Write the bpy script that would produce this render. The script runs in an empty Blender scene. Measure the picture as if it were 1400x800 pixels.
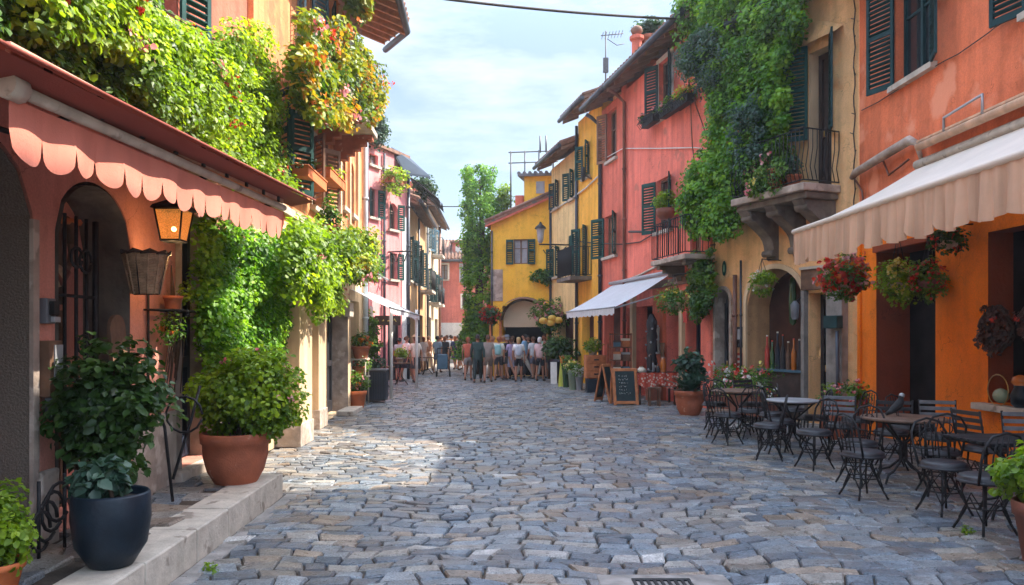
import bpy, bmesh, math, random
import numpy as np
from mathutils import Vector, Matrix
random.seed(7)
RNG = np.random.default_rng(11)
SC = bpy.context.scene
COL = SC.collection
F = 1050.0; VX = 675.0; HY = 458.0; CAMZ = 1.7     # focal length and horizon of the 1400 px photograph
def V(*a): return Vector(a)
def at(sx, sy, d):                                 # point seen at (sx, sy), d metres down the street
    return Vector(((sx-VX)*d/F, d, CAMZ-(sy-HY)*d/F))
def gd(sx, sy, z=0.0):                             # point on level z
    return at(sx, sy, (CAMZ-z)*F/(sy-HY))
# ---------------------------------------------------------------- materials
MATS = {}
def _lnk(nt, a, b): nt.links.new(a, b)
def M(name, col, rough=.75, var=.12, scale=2.0, bump=.15, bscale=30.0, metal=0.0, streak=0.0, spec=.5,
      fine=.0, crack=False, spots=None, transl=0.0, coat=0.0):
    if name in MATS: return MATS[name]
    m = bpy.data.materials.new(name); m.use_nodes = True; nt = m.node_tree; n = nt.nodes
    b = n['Principled BSDF']; b.inputs['Roughness'].default_value = rough
    b.inputs['Metallic'].default_value = metal
    b.inputs['Specular IOR Level'].default_value = spec
    if coat: b.inputs['Coat Weight'].default_value = coat
    tc = n.new('ShaderNodeTexCoord')
    def noise(sc, det=5, mp=None):
        t = n.new('ShaderNodeTexNoise'); t.inputs['Scale'].default_value = sc; t.inputs['Detail'].default_value = det
        if mp:
            q = n.new('ShaderNodeMapping'); q.inputs['Scale'].default_value = mp
            _lnk(nt, tc.outputs['Object'], q.inputs['Vector']); _lnk(nt, q.outputs['Vector'], t.inputs['Vector'])
        else: _lnk(nt, tc.outputs['Object'], t.inputs['Vector'])
        return t.outputs['Fac']
    def ramp(f, a, c, lo=.3, hi=.7):
        r = n.new('ShaderNodeValToRGB'); r.color_ramp.elements[0].position = lo; r.color_ramp.elements[1].position = hi
        r.color_ramp.elements[0].color = (*a, 1); r.color_ramp.elements[1].color = (*c, 1); _lnk(nt, f, r.inputs['Fac']); return r.outputs['Color']
    def mul(a, c, fac=1.0, mode='MULTIPLY'):
        x = n.new('ShaderNodeMix'); x.data_type = 'RGBA'; x.blend_type = mode; x.inputs[0].default_value = fac
        _lnk(nt, a, x.inputs[6]); _lnk(nt, c, x.inputs[7]); return x.outputs[2]
    lo = tuple(max(0, c*(1-var)) for c in col); hi = tuple(min(1, c*(1+var)) for c in col)
    c = ramp(noise(scale), lo, hi)
    if streak:
        c = mul(c, ramp(noise(2.2, 6, (2.2, 2.2, .22)), (1-streak,)*3, (1.0,)*3, .35, .6))
    if crack:
        vo = n.new('ShaderNodeTexVoronoi'); vo.feature = 'DISTANCE_TO_EDGE'; vo.inputs['Scale'].default_value = .9
        dm = n.new('ShaderNodeVectorMath'); dm.operation = 'ADD'; t2 = n.new('ShaderNodeTexNoise'); t2.inputs['Scale'].default_value = 3; t2.inputs['Detail'].default_value = 6
        _lnk(nt, tc.outputs['Object'], t2.inputs['Vector']); _lnk(nt, tc.outputs['Object'], dm.inputs[0]); _lnk(nt, t2.outputs['Color'], dm.inputs[1]); _lnk(nt, dm.outputs[0], vo.inputs['Vector'])
        cr = ramp(vo.outputs['Distance'], (.55,)*3, (1,)*3, .0, .008); msk = ramp(noise(1.1), (0,)*3, (1,)*3, .52, .56)
        x = n.new('ShaderNodeMix'); x.data_type = 'RGBA'; x.blend_type = 'MULTIPLY'; _lnk(nt, msk, x.inputs[0]); _lnk(nt, c, x.inputs[6]); _lnk(nt, cr, x.inputs[7]); c = x.outputs[2]
        c = mul(c, ramp(noise(4.5, 8), (.91,)*3, (1.02,)*3, .36, .46))
    if fine:
        c = mul(c, ramp(noise(55, 3), (1-fine,)*3, (1.0+fine,)*3))
    if spots:
        sp = n.new('ShaderNodeRGB'); sp.outputs[0].default_value = (*spots[0], 1)
        x = n.new('ShaderNodeMix'); x.data_type = 'RGBA'
        _lnk(nt, ramp(noise(spots[1], 6), (0,)*3, (1,)*3, spots[2], spots[2]+.06), x.inputs[0])
        _lnk(nt, c, x.inputs[6]); _lnk(nt, sp.outputs[0], x.inputs[7]); c = x.outputs[2]
    _lnk(nt, c, b.inputs['Base Color'])
    if bump:
        bp = n.new('ShaderNodeBump'); bp.inputs['Strength'].default_value = bump; bp.inputs['Distance'].default_value = .02
        _lnk(nt, noise(bscale, 6), bp.inputs['Height']); _lnk(nt, bp.outputs['Normal'], b.inputs['Normal'])
    if transl:
        t = n.new('ShaderNodeBsdfTranslucent'); _lnk(nt, c, t.inputs['Color'])
        x = n.new('ShaderNodeMixShader'); x.inputs[0].default_value = transl
        _lnk(nt, b.outputs[0], x.inputs[1]); _lnk(nt, t.outputs[0], x.inputs[2])
        _lnk(nt, x.outputs[0], n['Material Output'].inputs['Surface'])
    MATS[name] = m; return m
def stucco(name, col, var=.14, streak=.22, scale=.9, **k):
    return M(name, col, rough=.9, var=var, scale=scale, bump=.5, bscale=17, streak=streak, fine=.10, spec=.25, crack=True, **k)
def leafmat(name, cols, transl=.4, rough=.45, tcol=None):
    if name in MATS: return MATS[name]
    m = bpy.data.materials.new(name); m.use_nodes = True; nt = m.node_tree; n = nt.nodes; b = n['Principled BSDF']
    b.inputs['Roughness'].default_value = rough; b.inputs['Specular IOR Level'].default_value = .4
    at_ = n.new('ShaderNodeAttribute'); at_.attribute_name = 'tone'
    r = n.new('ShaderNodeValToRGB'); r.color_ramp.interpolation = 'LINEAR'
    e = r.color_ramp.elements
    k = len(cols)
    e[0].position = 0; e[0].color = (*cols[0], 1); e[1].position = 1; e[1].color = (*cols[-1], 1)
    for i in range(1, k-1):
        q = e.new(i/(k-1)); q.color = (*cols[i], 1)
    _lnk(nt, at_.outputs['Fac'], r.inputs['Fac']); _lnk(nt, r.outputs['Color'], b.inputs['Base Color'])
    t = n.new('ShaderNodeBsdfTranslucent')
    g = n.new('ShaderNodeMix'); g.data_type = 'RGBA'; g.blend_type = 'MULTIPLY'; g.inputs[0].default_value = 1
    g.inputs[7].default_value = (*(tcol or (2.0, 2.0, .7)), 1); _lnk(nt, r.outputs['Color'], g.inputs[6]); _lnk(nt, g.outputs[2], t.inputs['Color'])
    x = n.new('ShaderNodeMixShader'); x.inputs[0].default_value = transl
    _lnk(nt, b.outputs[0], x.inputs[1]); _lnk(nt, t.outputs[0], x.inputs[2]); _lnk(nt, x.outputs[0], n['Material Output'].inputs['Surface'])
    MATS[name] = m; return m
def emis(name, col, s):
    if name in MATS: return MATS[name]
    m = bpy.data.materials.new(name); m.use_nodes = True; b = m.node_tree.nodes['Principled BSDF']
    b.inputs['Base Color'].default_value = (*col, 1); b.inputs['Emission Color'].default_value = (*col, 1); b.inputs['Emission Strength'].default_value = s
    MATS[name] = m; return m
# ---------------------------------------------------------------- scene tree
OFF = {}
def prop(o, label=None, cat=None, group=None, kind=None):
    if label: o['label'] = label
    if cat: o['category'] = cat
    if group: o['group'] = group
    if kind: o['kind'] = kind
    return o
def thing(name, loc, label, cat, group=None):
    o = bpy.data.objects.new(name, None); COL.objects.link(o); o.location = loc; o.empty_display_size = .2
    OFF[o.name] = Vector(loc); return prop(o, label, cat, group)
def copy_tree(o, parent=None):
    c = o.copy(); COL.objects.link(c)
    if parent: c.parent = parent
    for ch in list(o.children): copy_tree(ch, c)
    return c
class MB:
    def __init__(s): s.v = []; s.f = []; s.smooth = []
    def quad(s, a, b, c, d): s.poly([a, b, c, d])
    def poly(s, pts, sm=False):
        i = len(s.v); s.v += [tuple(p) for p in pts]; s.f.append(tuple(range(i, i+len(pts)))); s.smooth.append(sm)
    def obox(s, o, ex, ey, ez):
        o, ex, ey, ez = map(Vector, (o, ex, ey, ez))
        p = [o, o+ex, o+ex+ey, o+ey, o+ez, o+ex+ez, o+ex+ey+ez, o+ey+ez]; i = len(s.v); s.v += [tuple(q) for q in p]
        for f in ((3, 2, 1, 0), (4, 5, 6, 7), (0, 1, 5, 4), (1, 2, 6, 5), (2, 3, 7, 6), (3, 0, 4, 7)):
            s.f.append(tuple(i+k for k in f)); s.smooth.append(False)
        return s
    def box(s, x0, x1, y0, y1, z0, z1): return s.obox((x0, y0, z0), (x1-x0, 0, 0), (0, y1-y0, 0), (0, 0, z1-z0))
    def tube(s, pts, r, n=6, caps=True):
        pts = [Vector(p) for p in pts]; rs = r if isinstance(r, (list, tuple)) else [r]*len(pts)
        base = len(s.v); up = None
        for k, p in enumerate(pts):
            t = (pts[min(k+1, len(pts)-1)]-pts[max(k-1, 0)])
            if t.length < 1e-9: t = Vector((0, 0, 1))
            t.normalize()
            if up is None: up = Vector((0, 0, 1)) if abs(t.z) < .9 else Vector((1, 0, 0))
            a = t.cross(up)
            if a.length < 1e-6: a = t.cross(Vector((0, 1, 0)))
            a.normalize(); b = a.cross(t).normalized(); up = b
            for j in range(n):
                an = 2*math.pi*j/n; s.v.append(tuple(p+a*math.cos(an)*rs[k]+b*math.sin(an)*rs[k]))
        for k in range(len(pts)-1):
            for j in range(n):
                s.f.append((base+k*n+j, base+k*n+(j+1) % n, base+(k+1)*n+(j+1) % n, base+(k+1)*n+j)); s.smooth.append(True)
        if caps:
            s.f.append(tuple(base+j for j in range(n))[::-1]); s.smooth.append(False)
            s.f.append(tuple(base+(len(pts)-1)*n+j for j in range(n))); s.smooth.append(False)
        return s
    def lathe(s, c, prof, n=20, sm=True, wob=0):
        c = Vector(c); base = len(s.v)
        for (r, z) in prof:
            for j in range(n):
                an = 2*math.pi*j/n; rr = r*(1+wob*math.sin(3*an+z*7)); s.v.append((c.x+rr*math.cos(an), c.y+rr*math.sin(an), c.z+z))
        for k in range(len(prof)-1):
            for j in range(n):
                s.f.append((base+k*n+j, base+k*n+(j+1) % n, base+(k+1)*n+(j+1) % n, base+(k+1)*n+j)); s.smooth.append(sm)
        for k in (0, len(prof)-1):
            if prof[k][0] > 1e-4:
                s.f.append(tuple(base+k*n+j for j in range(n))); s.smooth.append(False)
        return s
    def grid(s, fn, nu, nv, sm=True):
        b = len(s.v)
        for i in range(nu+1):
            for j in range(nv+1): s.v.append(tuple(fn(i/nu, j/nv)))
        for i in range(nu):
            for j in range(nv):
                a = b+i*(nv+1)+j; s.f.append((a, a+nv+1, a+nv+2, a+1)); s.smooth.append(sm)
        return s
    def sphere(s, c, r, n=10, sq=(1, 1, 1)):
        c = Vector(c)
        def fn(u, v):
            t = v*math.pi; p = u*2*math.pi
            return c+Vector((r*sq[0]*math.sin(t)*math.cos(p), r*sq[1]*math.sin(t)*math.sin(p), r*sq[2]*math.cos(t)))
        return s.grid(fn, n, max(4, n//2+1))
    def build(s, name, mat, parent=None, bevel=0):
        me = bpy.data.meshes.new(name); off = Vector((0, 0, 0))
        if parent is not None: off = OFF[parent.name]
        elif s.v:
            a = np.array(s.v); off = Vector(((a[:, 0].min()+a[:, 0].max())/2, (a[:, 1].min()+a[:, 1].max())/2, a[:, 2].min()))
        me.from_pydata([(x-off.x, y-off.y, z-off.z) for x, y, z in s.v], [], s.f)
        me.polygons.foreach_set('use_smooth', s.smooth); me.validate(); me.update()
        if isinstance(mat, str): mat = MATS[mat]
        me.materials.append(mat)
        o = bpy.data.objects.new(name, me); COL.objects.link(o)
        if parent is not None: o.parent = parent; OFF[o.name] = off
        else: o.location = off; OFF[o.name] = off
        if bevel:
            b = o.modifiers.new('bevel', 'BEVEL'); b.width = bevel; b.segments = 2; b.limit_method = 'ANGLE'
        return o
def leaves(name, pts, dirs, size, mat, parent=None, jit=.7, tone=None, wid=.36, sizevar=.35):
    """pts Nx3 positions, dirs Nx3 rough outward normals; every leaf a folded blade of four triangles"""
    pts = np.asarray(pts, float); N = len(pts); dirs = np.asarray(dirs, float)
    nn = dirs+RNG.normal(0, jit, (N, 3)); nn /= np.linalg.norm(nn, axis=1)[:, None]+1e-9
    t = RNG.normal(0, 1, (N, 3)); t[:, 2] -= .8; t -= (t*nn).sum(1)[:, None]*nn; t /= np.linalg.norm(t, axis=1)[:, None]+1e-9
    b = np.cross(nn, t); sz = size*(1+RNG.uniform(-sizevar, sizevar, N))[:, None]
    loc = [(0, 0, 0), (.32, wid, .07), (.7, wid*.8, .1), (1, 0, -.05), (.7, -wid*.8, .1), (.32, -wid, .07)]
    vs = np.stack([pts+t*sz*l[0]+b*sz*l[1]+nn*sz*l[2] for l in loc], 1).reshape(-1, 3)
    base = np.arange(N)[:, None]*6
    fs = (base[:, :, None]+np.array([[0, 1, 2, 3], [0, 3, 4, 5]])[None]).reshape(-1, 4)
    off = np.array(OFF[parent.name]) if parent is not None else np.array([pts[:, 0].mean(), pts[:, 1].mean(), pts[:, 2].min()])
    me = bpy.data.meshes.new(name); me.vertices.add(len(vs)); me.vertices.foreach_set('co', (vs-off).ravel())
    me.loops.add(len(fs)*4); me.loops.foreach_set('vertex_index', fs.ravel().astype(np.int32))
    me.polygons.add(len(fs)); me.polygons.foreach_set('loop_start', (np.arange(len(fs))*4).astype(np.int32))
    me.update(calc_edges=True)
    if tone is None: tone = RNG.uniform(0, 1, N)
    tn = np.clip(np.asarray(tone)+RNG.normal(0, .1, N), 0, 1)
    a = me.attributes.new('tone', 'FLOAT', 'POINT'); a.data.foreach_set('value', np.repeat(tn, 6).astype(np.float32))
    if isinstance(mat, str): mat = MATS[mat]
    me.materials.append(mat); o = bpy.data.objects.new(name, me); COL.objects.link(o)
    if parent is not None: o.parent = parent
    else: o.location = off
    OFF[o.name] = Vector(off); return o
def clumps(cents, per, rad, flat=(1, 1, 1)):
    """leaf positions on the skins of clumps"""
    cents = np.asarray(cents, float); C = len(cents)
    d = RNG.normal(0, 1, (C, per, 3)); d /= np.linalg.norm(d, axis=2)[:, :, None]
    r = rad*np.cbrt(RNG.uniform(.25, 1.25, (C, per, 1)))*(RNG.uniform(.6, 1.35, (C, 1, 1)))
    p = cents[:, None, :]+d*r*np.array(flat); dd = d+np.array([0, 0, .5])
    tone = np.repeat(RNG.uniform(.1, .9, C), per)
    return p.reshape(-1, 3), dd.reshape(-1, 3), tone
# ---------------------------------------------------------------- walls
class Wall:
    def __init__(s, p0, p1, ref=None):
        s.P = Vector((p0[0], p0[1], 0)); e = Vector((p1[0], p1[1], 0))-s.P; s.L = e.length; s.U = e/s.L
        n = Vector((-s.U.y, s.U.x, 0)); r = Vector((*(ref or (0, (p0[1]+p1[1])/2-3)), 0))
        s.N = n if (r-s.P).dot(n) > 0 else -n
    def pt(s, u, w, z): return s.P+s.U*u+s.N*w+Vector((0, 0, z))
    def hit(s, sx, sy, w=0.0):
        a = (sx-VX)/F; q = s.P+s.N*w; den = s.U.x-a*s.U.y
        u = (a*q.y-q.x)/den; d = q.y+u*s.U.y
        return u, CAMZ-(sy-HY)*d/F
    def u(s, sx, w=0.0): return s.hit(sx, HY, w)[0]
    def z(s, sx, sy, w=0.0): return s.hit(sx, sy, w)[1]
    def box(s, mb, u0, u1, w0, w1, z0, z1):
        return mb.obox(s.pt(u0, w0, z0), s.U*(u1-u0), s.N*(w1-w0), (0, 0, z1-z0))
    def rect(s, sx0, sx1, sy0, sy1):     # heights measured at the middle
        u0, u1 = sorted((s.u(sx0), s.u(sx1))); xm = (sx0+sx1)/2
        return u0, u1, s.z(xm, sy1), s.z(xm, sy0)
def wall_mesh(mb, W, L0, L1, z0, z1, ops, inner=None):
    """ops: (u0,u1,za,zb,depth,arch_rise)"""
    us = sorted({L0, L1, *[o[0] for o in ops], *[o[1] for o in ops]}); zs = sorted({z0, z1, *[o[2] for o in ops], *[o[3] for o in ops]})
    us = [u for u in us if L0 <= u <= L1]; zs = [z for z in zs if z0 <= z <= z1]
    for a, b in zip(us, us[1:]):
        for c, d in zip(zs, zs[1:]):
            um, zm = (a+b)/2, (c+d)/2
            if any(o[0] < um < o[1] and o[2] < zm < o[3] for o in ops): continue
            mb.quad(W.pt(a, 0, c), W.pt(b, 0, c), W.pt(b, 0, d), W.pt(a, 0, d))
    for (a, b, c, d, D, R) in ops:
        n = 14 if R else 1
        arc = [(a+(b-a)*i/n, d-R+R*math.sqrt(max(0, 1-(2*i/n-1)**2))) for i in range(n+1)] if R else [(a, d), (b, d)]
        if R:
            for p, q in zip(arc, arc[1:]):
                mb.quad(W.pt(p[0], 0, p[1]), W.pt(q[0], 0, q[1]), W.pt(q[0], 0, d), W.pt(p[0], 0, d))
        for p, q in zip(arc, arc[1:]): mb.quad(W.pt(p[0], 0, p[1]), W.pt(q[0], 0, q[1]), W.pt(q[0], -D, q[1]), W.pt(p[0], -D, p[1]))
        mb.quad(W.pt(a, 0, c), W.pt(a, 0, d-R), W.pt(a, -D, d-R), W.pt(a, -D, c))
        mb.quad(W.pt(b, 0, c), W.pt(b, 0, d-R), W.pt(b, -D, d-R), W.pt(b, -D, c))
        mb.quad(W.pt(a, 0, c), W.pt(b, 0, c), W.pt(b, -D, c), W.pt(a, -D, c))
def arc_poly(W, a, b, c, d, R, w, n=14):
    arc = [(a+(b-a)*i/n, d-R+R*math.sqrt(max(0, 1-(2*i/n-1)**2))) for i in range(n+1)] if R else [(a, d), (b, d)]
    return [W.pt(a, w, c)]+[W.pt(p[0], w, p[1]) for p in arc]+[W.pt(b, w, c)]
def shutter_panel(mb, P, e, nn, w, h, step=.075):
    """hinged louvred leaf: P bottom hinge, e its width direction, nn its thickness direction"""
    t = .035; st = .055; up = Vector((0, 0, 1))
    mb.obox(P, e*st, nn*t, up*h); mb.obox(P+e*(w-st), e*st, nn*t, up*h)
    for z in (0, h*.52, h-st*1.4): mb.obox(P+e*st+up*z+nn*.002, e*(w-2*st), nn*(t-.004), up*st*1.4)
    n = max(6, min(26, int(h/step))); 
    for i in range(n):
        z = h*(i+.6)/(n+.2)
        mb.obox(P+e*st+up*z, e*(w-2*st), nn*(t*.9)+up*.035, up*.012-nn*.0)
class Bld:
    def __init__(s, name, W, H, label, ops=(), mat='plaster', depth=6, z0=0.0, cat='house', group=None, L0=0, L1=None, low=None, thick=None):
        s.W = W; s.H = H; L1 = W.L if L1 is None else L1; s.root = thing(name, W.pt((L0+L1)/2, -depth/2, 0), label, cat, group); s.L0, s.L1 = L0, L1
        zs = low[0] if low else None
        def mk(za, zb, m, nm):
            mb = MB(); wall_mesh(mb, W, L0, L1, za, zb, [o for o in ops if o[2] >= za-.001 and o[3] <= zb+.001])
            mb.quad(W.pt(L0, 0, za), W.pt(L0, -depth, za), W.pt(L0, -depth, zb), W.pt(L0, 0, zb))
            mb.quad(W.pt(L1, 0, za), W.pt(L1, -depth, za), W.pt(L1, -depth, zb), W.pt(L1, 0, zb))
            mb.quad(W.pt(L0, -depth, za), W.pt(L1, -depth, za), W.pt(L1, -depth, zb), W.pt(L0, -depth, zb))
            return mb.build(nm, m, s.root)
        if low: mk(z0, zs, low[1], 'lower_wall'); mk(zs, H, mat, 'wall')
        else: mk(z0, H, mat, 'wall')
        s.depth = depth
    def roof(s, over=.6, rise=1.6, mat='roof_tile', under='soffit', gutter=True, L0=None, L1=None, t=.12, tiles=True, back=None):
        W, H = s.W, s.H; a = s.L0 if L0 is None else L0; b = s.L1 if L1 is None else L1; D = back or s.depth/2
        k = rise/(D+over); mb = MB()
        mb.obox(W.pt(a-.05, over, H+.02), W.U*(b-a+.1), -W.N*(D+over)+Vector((0, 0, rise)), (0, 0, t))
        mb.obox(W.pt(a-.05, -2*D, H+.1), W.U*(b-a+.1), W.N*(D)+Vector((0, 0, rise-.02)), (0, 0, t))
        for ee in (a, b):
            mb.poly([W.pt(ee, 0, H), W.pt(ee, -D, H+rise), W.pt(ee, -2*D, H)])
        if tiles:
            n = int((b-a)/.22)
            for i in range(n+1):
                u = a+i*(b-a)/max(1, n); r = .075
                mb.tube([W.pt(u, over+.03, H+t+.03), W.pt(u, -D, H+t+rise+.03)], r, 6)
        r = mb.build('roof', mat, s.root)
        mb = MB(); n = max(2, int((b-a)/.55))
        for i in range(n+1):
            u = a+i*(b-a-.08)/n
            mb = MB(); mb.obox(W.pt(u, over-.04, H-.1), W.U*.08, -W.N*(over-.04)+Vector((0, 0, k*over)), (0, 0, .11)); mb.build('rafter', under, r)
        if gutter:
            mb = MB(); mb.tube([W.pt(a-.08, over+.07, H+.03), W.pt(b+.08, over+.07, H+.03)], .075, 8); mb.build('gutter', 'pipe_dark', s.root)
        return r
    def pipe(s, u, z0, z1, mat='pipe_dark', r=.045, w=.08, jog=None):
        mb = MB(); p = [s.W.pt(u, w, z0), s.W.pt(u, w, z1)]
        if jog: p += [s.W.pt(u, w+jog*.5, z1+.25), s.W.pt(u, jog, z1+.35)]
        mb.tube(p, r, 8)
        for k in range(int((z1-z0)/1.5)):
            z = z0+.6+k*1.5; mb.tube([s.W.pt(u, w, z), s.W.pt(u, w, z+.05)], r*1.35, 8)
        return mb.build('downpipe', mat, s.root)
    def window(s, u0, u1, z0, z1, shut='open', smat='shutter_green', ang=18, sill=True, arch=0, D=.2, curtain=False, fmat='frame_wood', sides=(1, 1), surround=None, pane='glass_dark', swang=None):
        W = s.W; w = u1-u0; h = z1-z0; ft = .05; mb = MB(); wd = -D+.03
        R = arch
        for (a, b, c, d) in ((u0, u0+ft, z0, z1-R), (u1-ft, u1, z0, z1-R), (u0+ft, u1-ft, z0, z0+ft), (u0+ft, u1-ft, z1-ft-R, z1-R), ((u0+u1)/2-.03, (u0+u1)/2+.03, z0+ft, z1-ft-R)):
            W.box(mb, a, b, wd, wd+.05, c, d)
        W.box(mb, u0+ft, u1-ft, wd+.005, wd+.035, z0+h*.62, z0+h*.62+.03)
        wn = mb.build('window', fmat, s.root)
        mb = MB(); mb.poly(arc_poly(W, u0, u1, z0, z1, R, -D+.035)); mb.build('pane', pane, wn)
        if curtain:
            for c0, c1 in ((u0+ft, u0+w*.32), (u1-w*.32, u1-ft)):
                mb = MB(); mb.grid(lambda p, q: W.pt(c0+(c1-c0)*p, -D+.012+.008*math.sin(p*22), z0+ft+(h-2*ft-R)*q), 16, 2); mb.build('curtain', 'curtain', wn)
        if sill:
            mb = MB(); W.box(mb, u0-.1, u1+.1, -.04, .1, z0-.09, z0-.002); mb.build('sill', 'stone_pale', wn)
        if surround:
            mb = MB(); q = .11
            for (a, b, c, d) in ((u0-q, u0-.001, z0, z1+q), (u1+.001, u1+q, z0, z1+q), (u0-.001, u1+.001, z1+.001, z1+q)): W.box(mb, a, b, 0.002, .035, c, d)
            mb.build('surround', surround, wn)
        if shut:
            lw = w/2; hh = h
            for k, (hu, sg) in enumerate(((u0, -1), (u1, 1))):
                if not sides[k]: continue
                an = math.radians((swang or (ang, ang))[k])
                if shut == 'open':
                    e = W.U*sg*math.cos(an)+W.N*math.sin(an); nn = W.N*math.cos(an)-W.U*sg*math.sin(an); P = W.pt(hu, .03, z0-.02)
                else:
                    e = -W.U*sg*math.cos(an)+W.N*math.sin(an); nn = W.N*math.cos(an)+W.U*sg*math.sin(an); P = W.pt(hu, .01, z0)
                    lw = w/2-.006
                mb = MB(); shutter_panel(mb, P, e, nn, lw, hh); mb.build('shutter', smat, wn)
        return wn
    def panel(s, name, u0, u1, z0, z1, w, mat, arch=0, parent=None):
        mb = MB(); mb.poly(arc_poly(s.W, u0, u1, z0, z1, arch, w)); return mb.build(name, mat, parent or s.root)
    def door(s, u0, u1, z0, z1, mat, D=.25, arch=0, glass=False, handle=True):
        W = s.W; mb = MB(); R = arch
        mb.poly(arc_poly(W, u0, u1, z0, z1, R, -D+.02)); m = (u0+u1)/2; zt = z1-R
        for (a, b) in ((u0+.02, m-.01), (m+.01, u1-.02)):
            for (c, d, e, f) in ((a, a+.08, z0+.02, zt), (b-.08, b, z0+.02, zt), (a+.08, b-.08, z0+.02, z0+.24), (a+.08, b-.08, z0+1.0, z0+1.12), (a+.08, b-.08, zt-.1, zt)):
                W.box(mb, c, d, -D+.022, -D+.07, e, f)
        o = mb.build('door', mat, s.root)
        if handle:
            hb = MB(); hb.tube([W.pt(m+.06, -D+.07, z0+1.0), W.pt(m+.06, -D+.12, z0+1.0), W.pt(m+.06, -D+.12, z0+1.12)], .012); hb.build('handle', 'brass', o)
        return o
# ---------------------------------------------------------------- camera, light, sky
cam = bpy.data.cameras.new('camera'); co = bpy.data.objects.new('camera', cam); COL.objects.link(co); SC.camera = co
co.location = (0, 0, CAMZ); co.rotation_euler = (math.radians(90), 0, 0)
cam.sensor_width = 36; cam.lens = 36*F/1400; cam.shift_x = (700-VX)/1400; cam.shift_y = (HY-400)/1400; cam.clip_end = 2000; cam.clip_start = .05
EL, AZ = math.radians(50), math.radians(77)       # azimuth clockwise from +Y
sd = Vector((math.sin(AZ)*math.cos(EL), math.cos(AZ)*math.cos(EL), math.sin(EL)))
sl = bpy.data.lights.new('sun', 'SUN'); sl.energy = 4.4; sl.angle = math.radians(.55); sl.color = (1, .90, .76)
so = bpy.data.objects.new('sun', sl); COL.objects.link(so); so.rotation_euler = (-sd).to_track_quat('-Z', 'Y').to_euler(); so.location = (20, 5, 30)
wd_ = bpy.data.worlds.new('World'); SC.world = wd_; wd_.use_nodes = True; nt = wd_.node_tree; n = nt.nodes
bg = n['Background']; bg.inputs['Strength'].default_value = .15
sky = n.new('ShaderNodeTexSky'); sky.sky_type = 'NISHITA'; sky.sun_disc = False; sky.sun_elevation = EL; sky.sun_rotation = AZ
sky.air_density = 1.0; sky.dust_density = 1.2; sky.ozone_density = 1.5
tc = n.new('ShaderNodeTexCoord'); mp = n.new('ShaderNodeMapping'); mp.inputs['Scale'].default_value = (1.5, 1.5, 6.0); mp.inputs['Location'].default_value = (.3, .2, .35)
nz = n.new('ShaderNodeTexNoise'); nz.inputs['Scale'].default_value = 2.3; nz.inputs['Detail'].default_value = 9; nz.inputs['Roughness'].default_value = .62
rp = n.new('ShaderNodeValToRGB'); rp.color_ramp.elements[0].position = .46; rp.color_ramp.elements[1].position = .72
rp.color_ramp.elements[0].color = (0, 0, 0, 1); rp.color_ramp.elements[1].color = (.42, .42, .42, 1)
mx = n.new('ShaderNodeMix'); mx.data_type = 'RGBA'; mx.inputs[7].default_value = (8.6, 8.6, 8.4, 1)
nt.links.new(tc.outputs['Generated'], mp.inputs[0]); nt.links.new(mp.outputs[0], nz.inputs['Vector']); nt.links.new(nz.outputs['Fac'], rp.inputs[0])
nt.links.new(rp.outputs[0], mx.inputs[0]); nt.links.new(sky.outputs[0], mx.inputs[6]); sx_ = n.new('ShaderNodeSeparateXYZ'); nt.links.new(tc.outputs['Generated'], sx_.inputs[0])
mr = n.new('ShaderNodeMapRange'); mr.interpolation_type = 'SMOOTHSTEP'; mr.inputs['From Min'].default_value = .30; mr.inputs['From Max'].default_value = .80; mr.inputs['To Min'].default_value = .55; mr.inputs['To Max'].default_value = 2.3  # added gain: unseen overhead sky brightened to fill the shade, low sky dimmed
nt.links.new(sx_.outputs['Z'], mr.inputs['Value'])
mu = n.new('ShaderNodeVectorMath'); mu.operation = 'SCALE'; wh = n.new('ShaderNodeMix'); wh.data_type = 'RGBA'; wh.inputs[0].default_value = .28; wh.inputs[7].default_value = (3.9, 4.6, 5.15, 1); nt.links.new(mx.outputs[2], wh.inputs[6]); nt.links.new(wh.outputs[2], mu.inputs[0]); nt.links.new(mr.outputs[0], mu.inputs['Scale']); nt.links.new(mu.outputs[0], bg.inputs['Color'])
vs_ = SC.view_settings; vs_.view_transform = 'Standard'; vs_.look = 'None'; vs_.exposure = 1.5; vs_.gamma = 1.0; vs_.use_curve_mapping = False
SC.cycles.max_bounces = 6; SC.cycles.transparent_max_bounces = 6; SC.cycles.use_denoising = True
# ---------------------------------------------------------------- materials
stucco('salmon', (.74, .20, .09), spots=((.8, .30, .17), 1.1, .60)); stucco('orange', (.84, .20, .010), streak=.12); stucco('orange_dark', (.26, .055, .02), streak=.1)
stucco('cream_yellow', (.90, .54, .26), spots=((.80, .40, .17), 1.1, .62)); stucco('coral', (.80, .21, .15), spots=((.52, .17, .12), 2.0, .62)); stucco('coral_dark', (.68, .18, .12))
stucco('ochre', (.93, .48, .07)); stucco('pale_yellow', (.86, .64, .30)); stucco('yellow', (.95, .53, .065), streak=.12); stucco('pink_low', (.60, .26, .20))
stucco('pink_up', (.50, .15, .10)); stucco('peach', (.76, .31, .14), streak=.3, spots=((.55, .18, .09), 1.6, .55)); stucco('rose', (.8, .30, .30)); stucco('tan', (.6, .36, .18)); stucco('cream', (.68, .55, .38))
stucco('far_pink', (.62, .2, .16)); stucco('white_wall', (.7, .7, .68), streak=.1); stucco('red_ochre', (.55, .14, .07))
M('pebble', (.17, .14, .115), rough=.95, var=.25, scale=90, bump=.9, bscale=60, spec=.2)
M('stone_pale', (.46, .41, .34), rough=.85, var=.2, scale=6, bump=.4, bscale=25, spots=((.25, .21, .17), 5, .6))
M('stone_grey', (.27, .25, .23), rough=.9, var=.25, scale=5, bump=.6, bscale=20, streak=.3)
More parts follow.
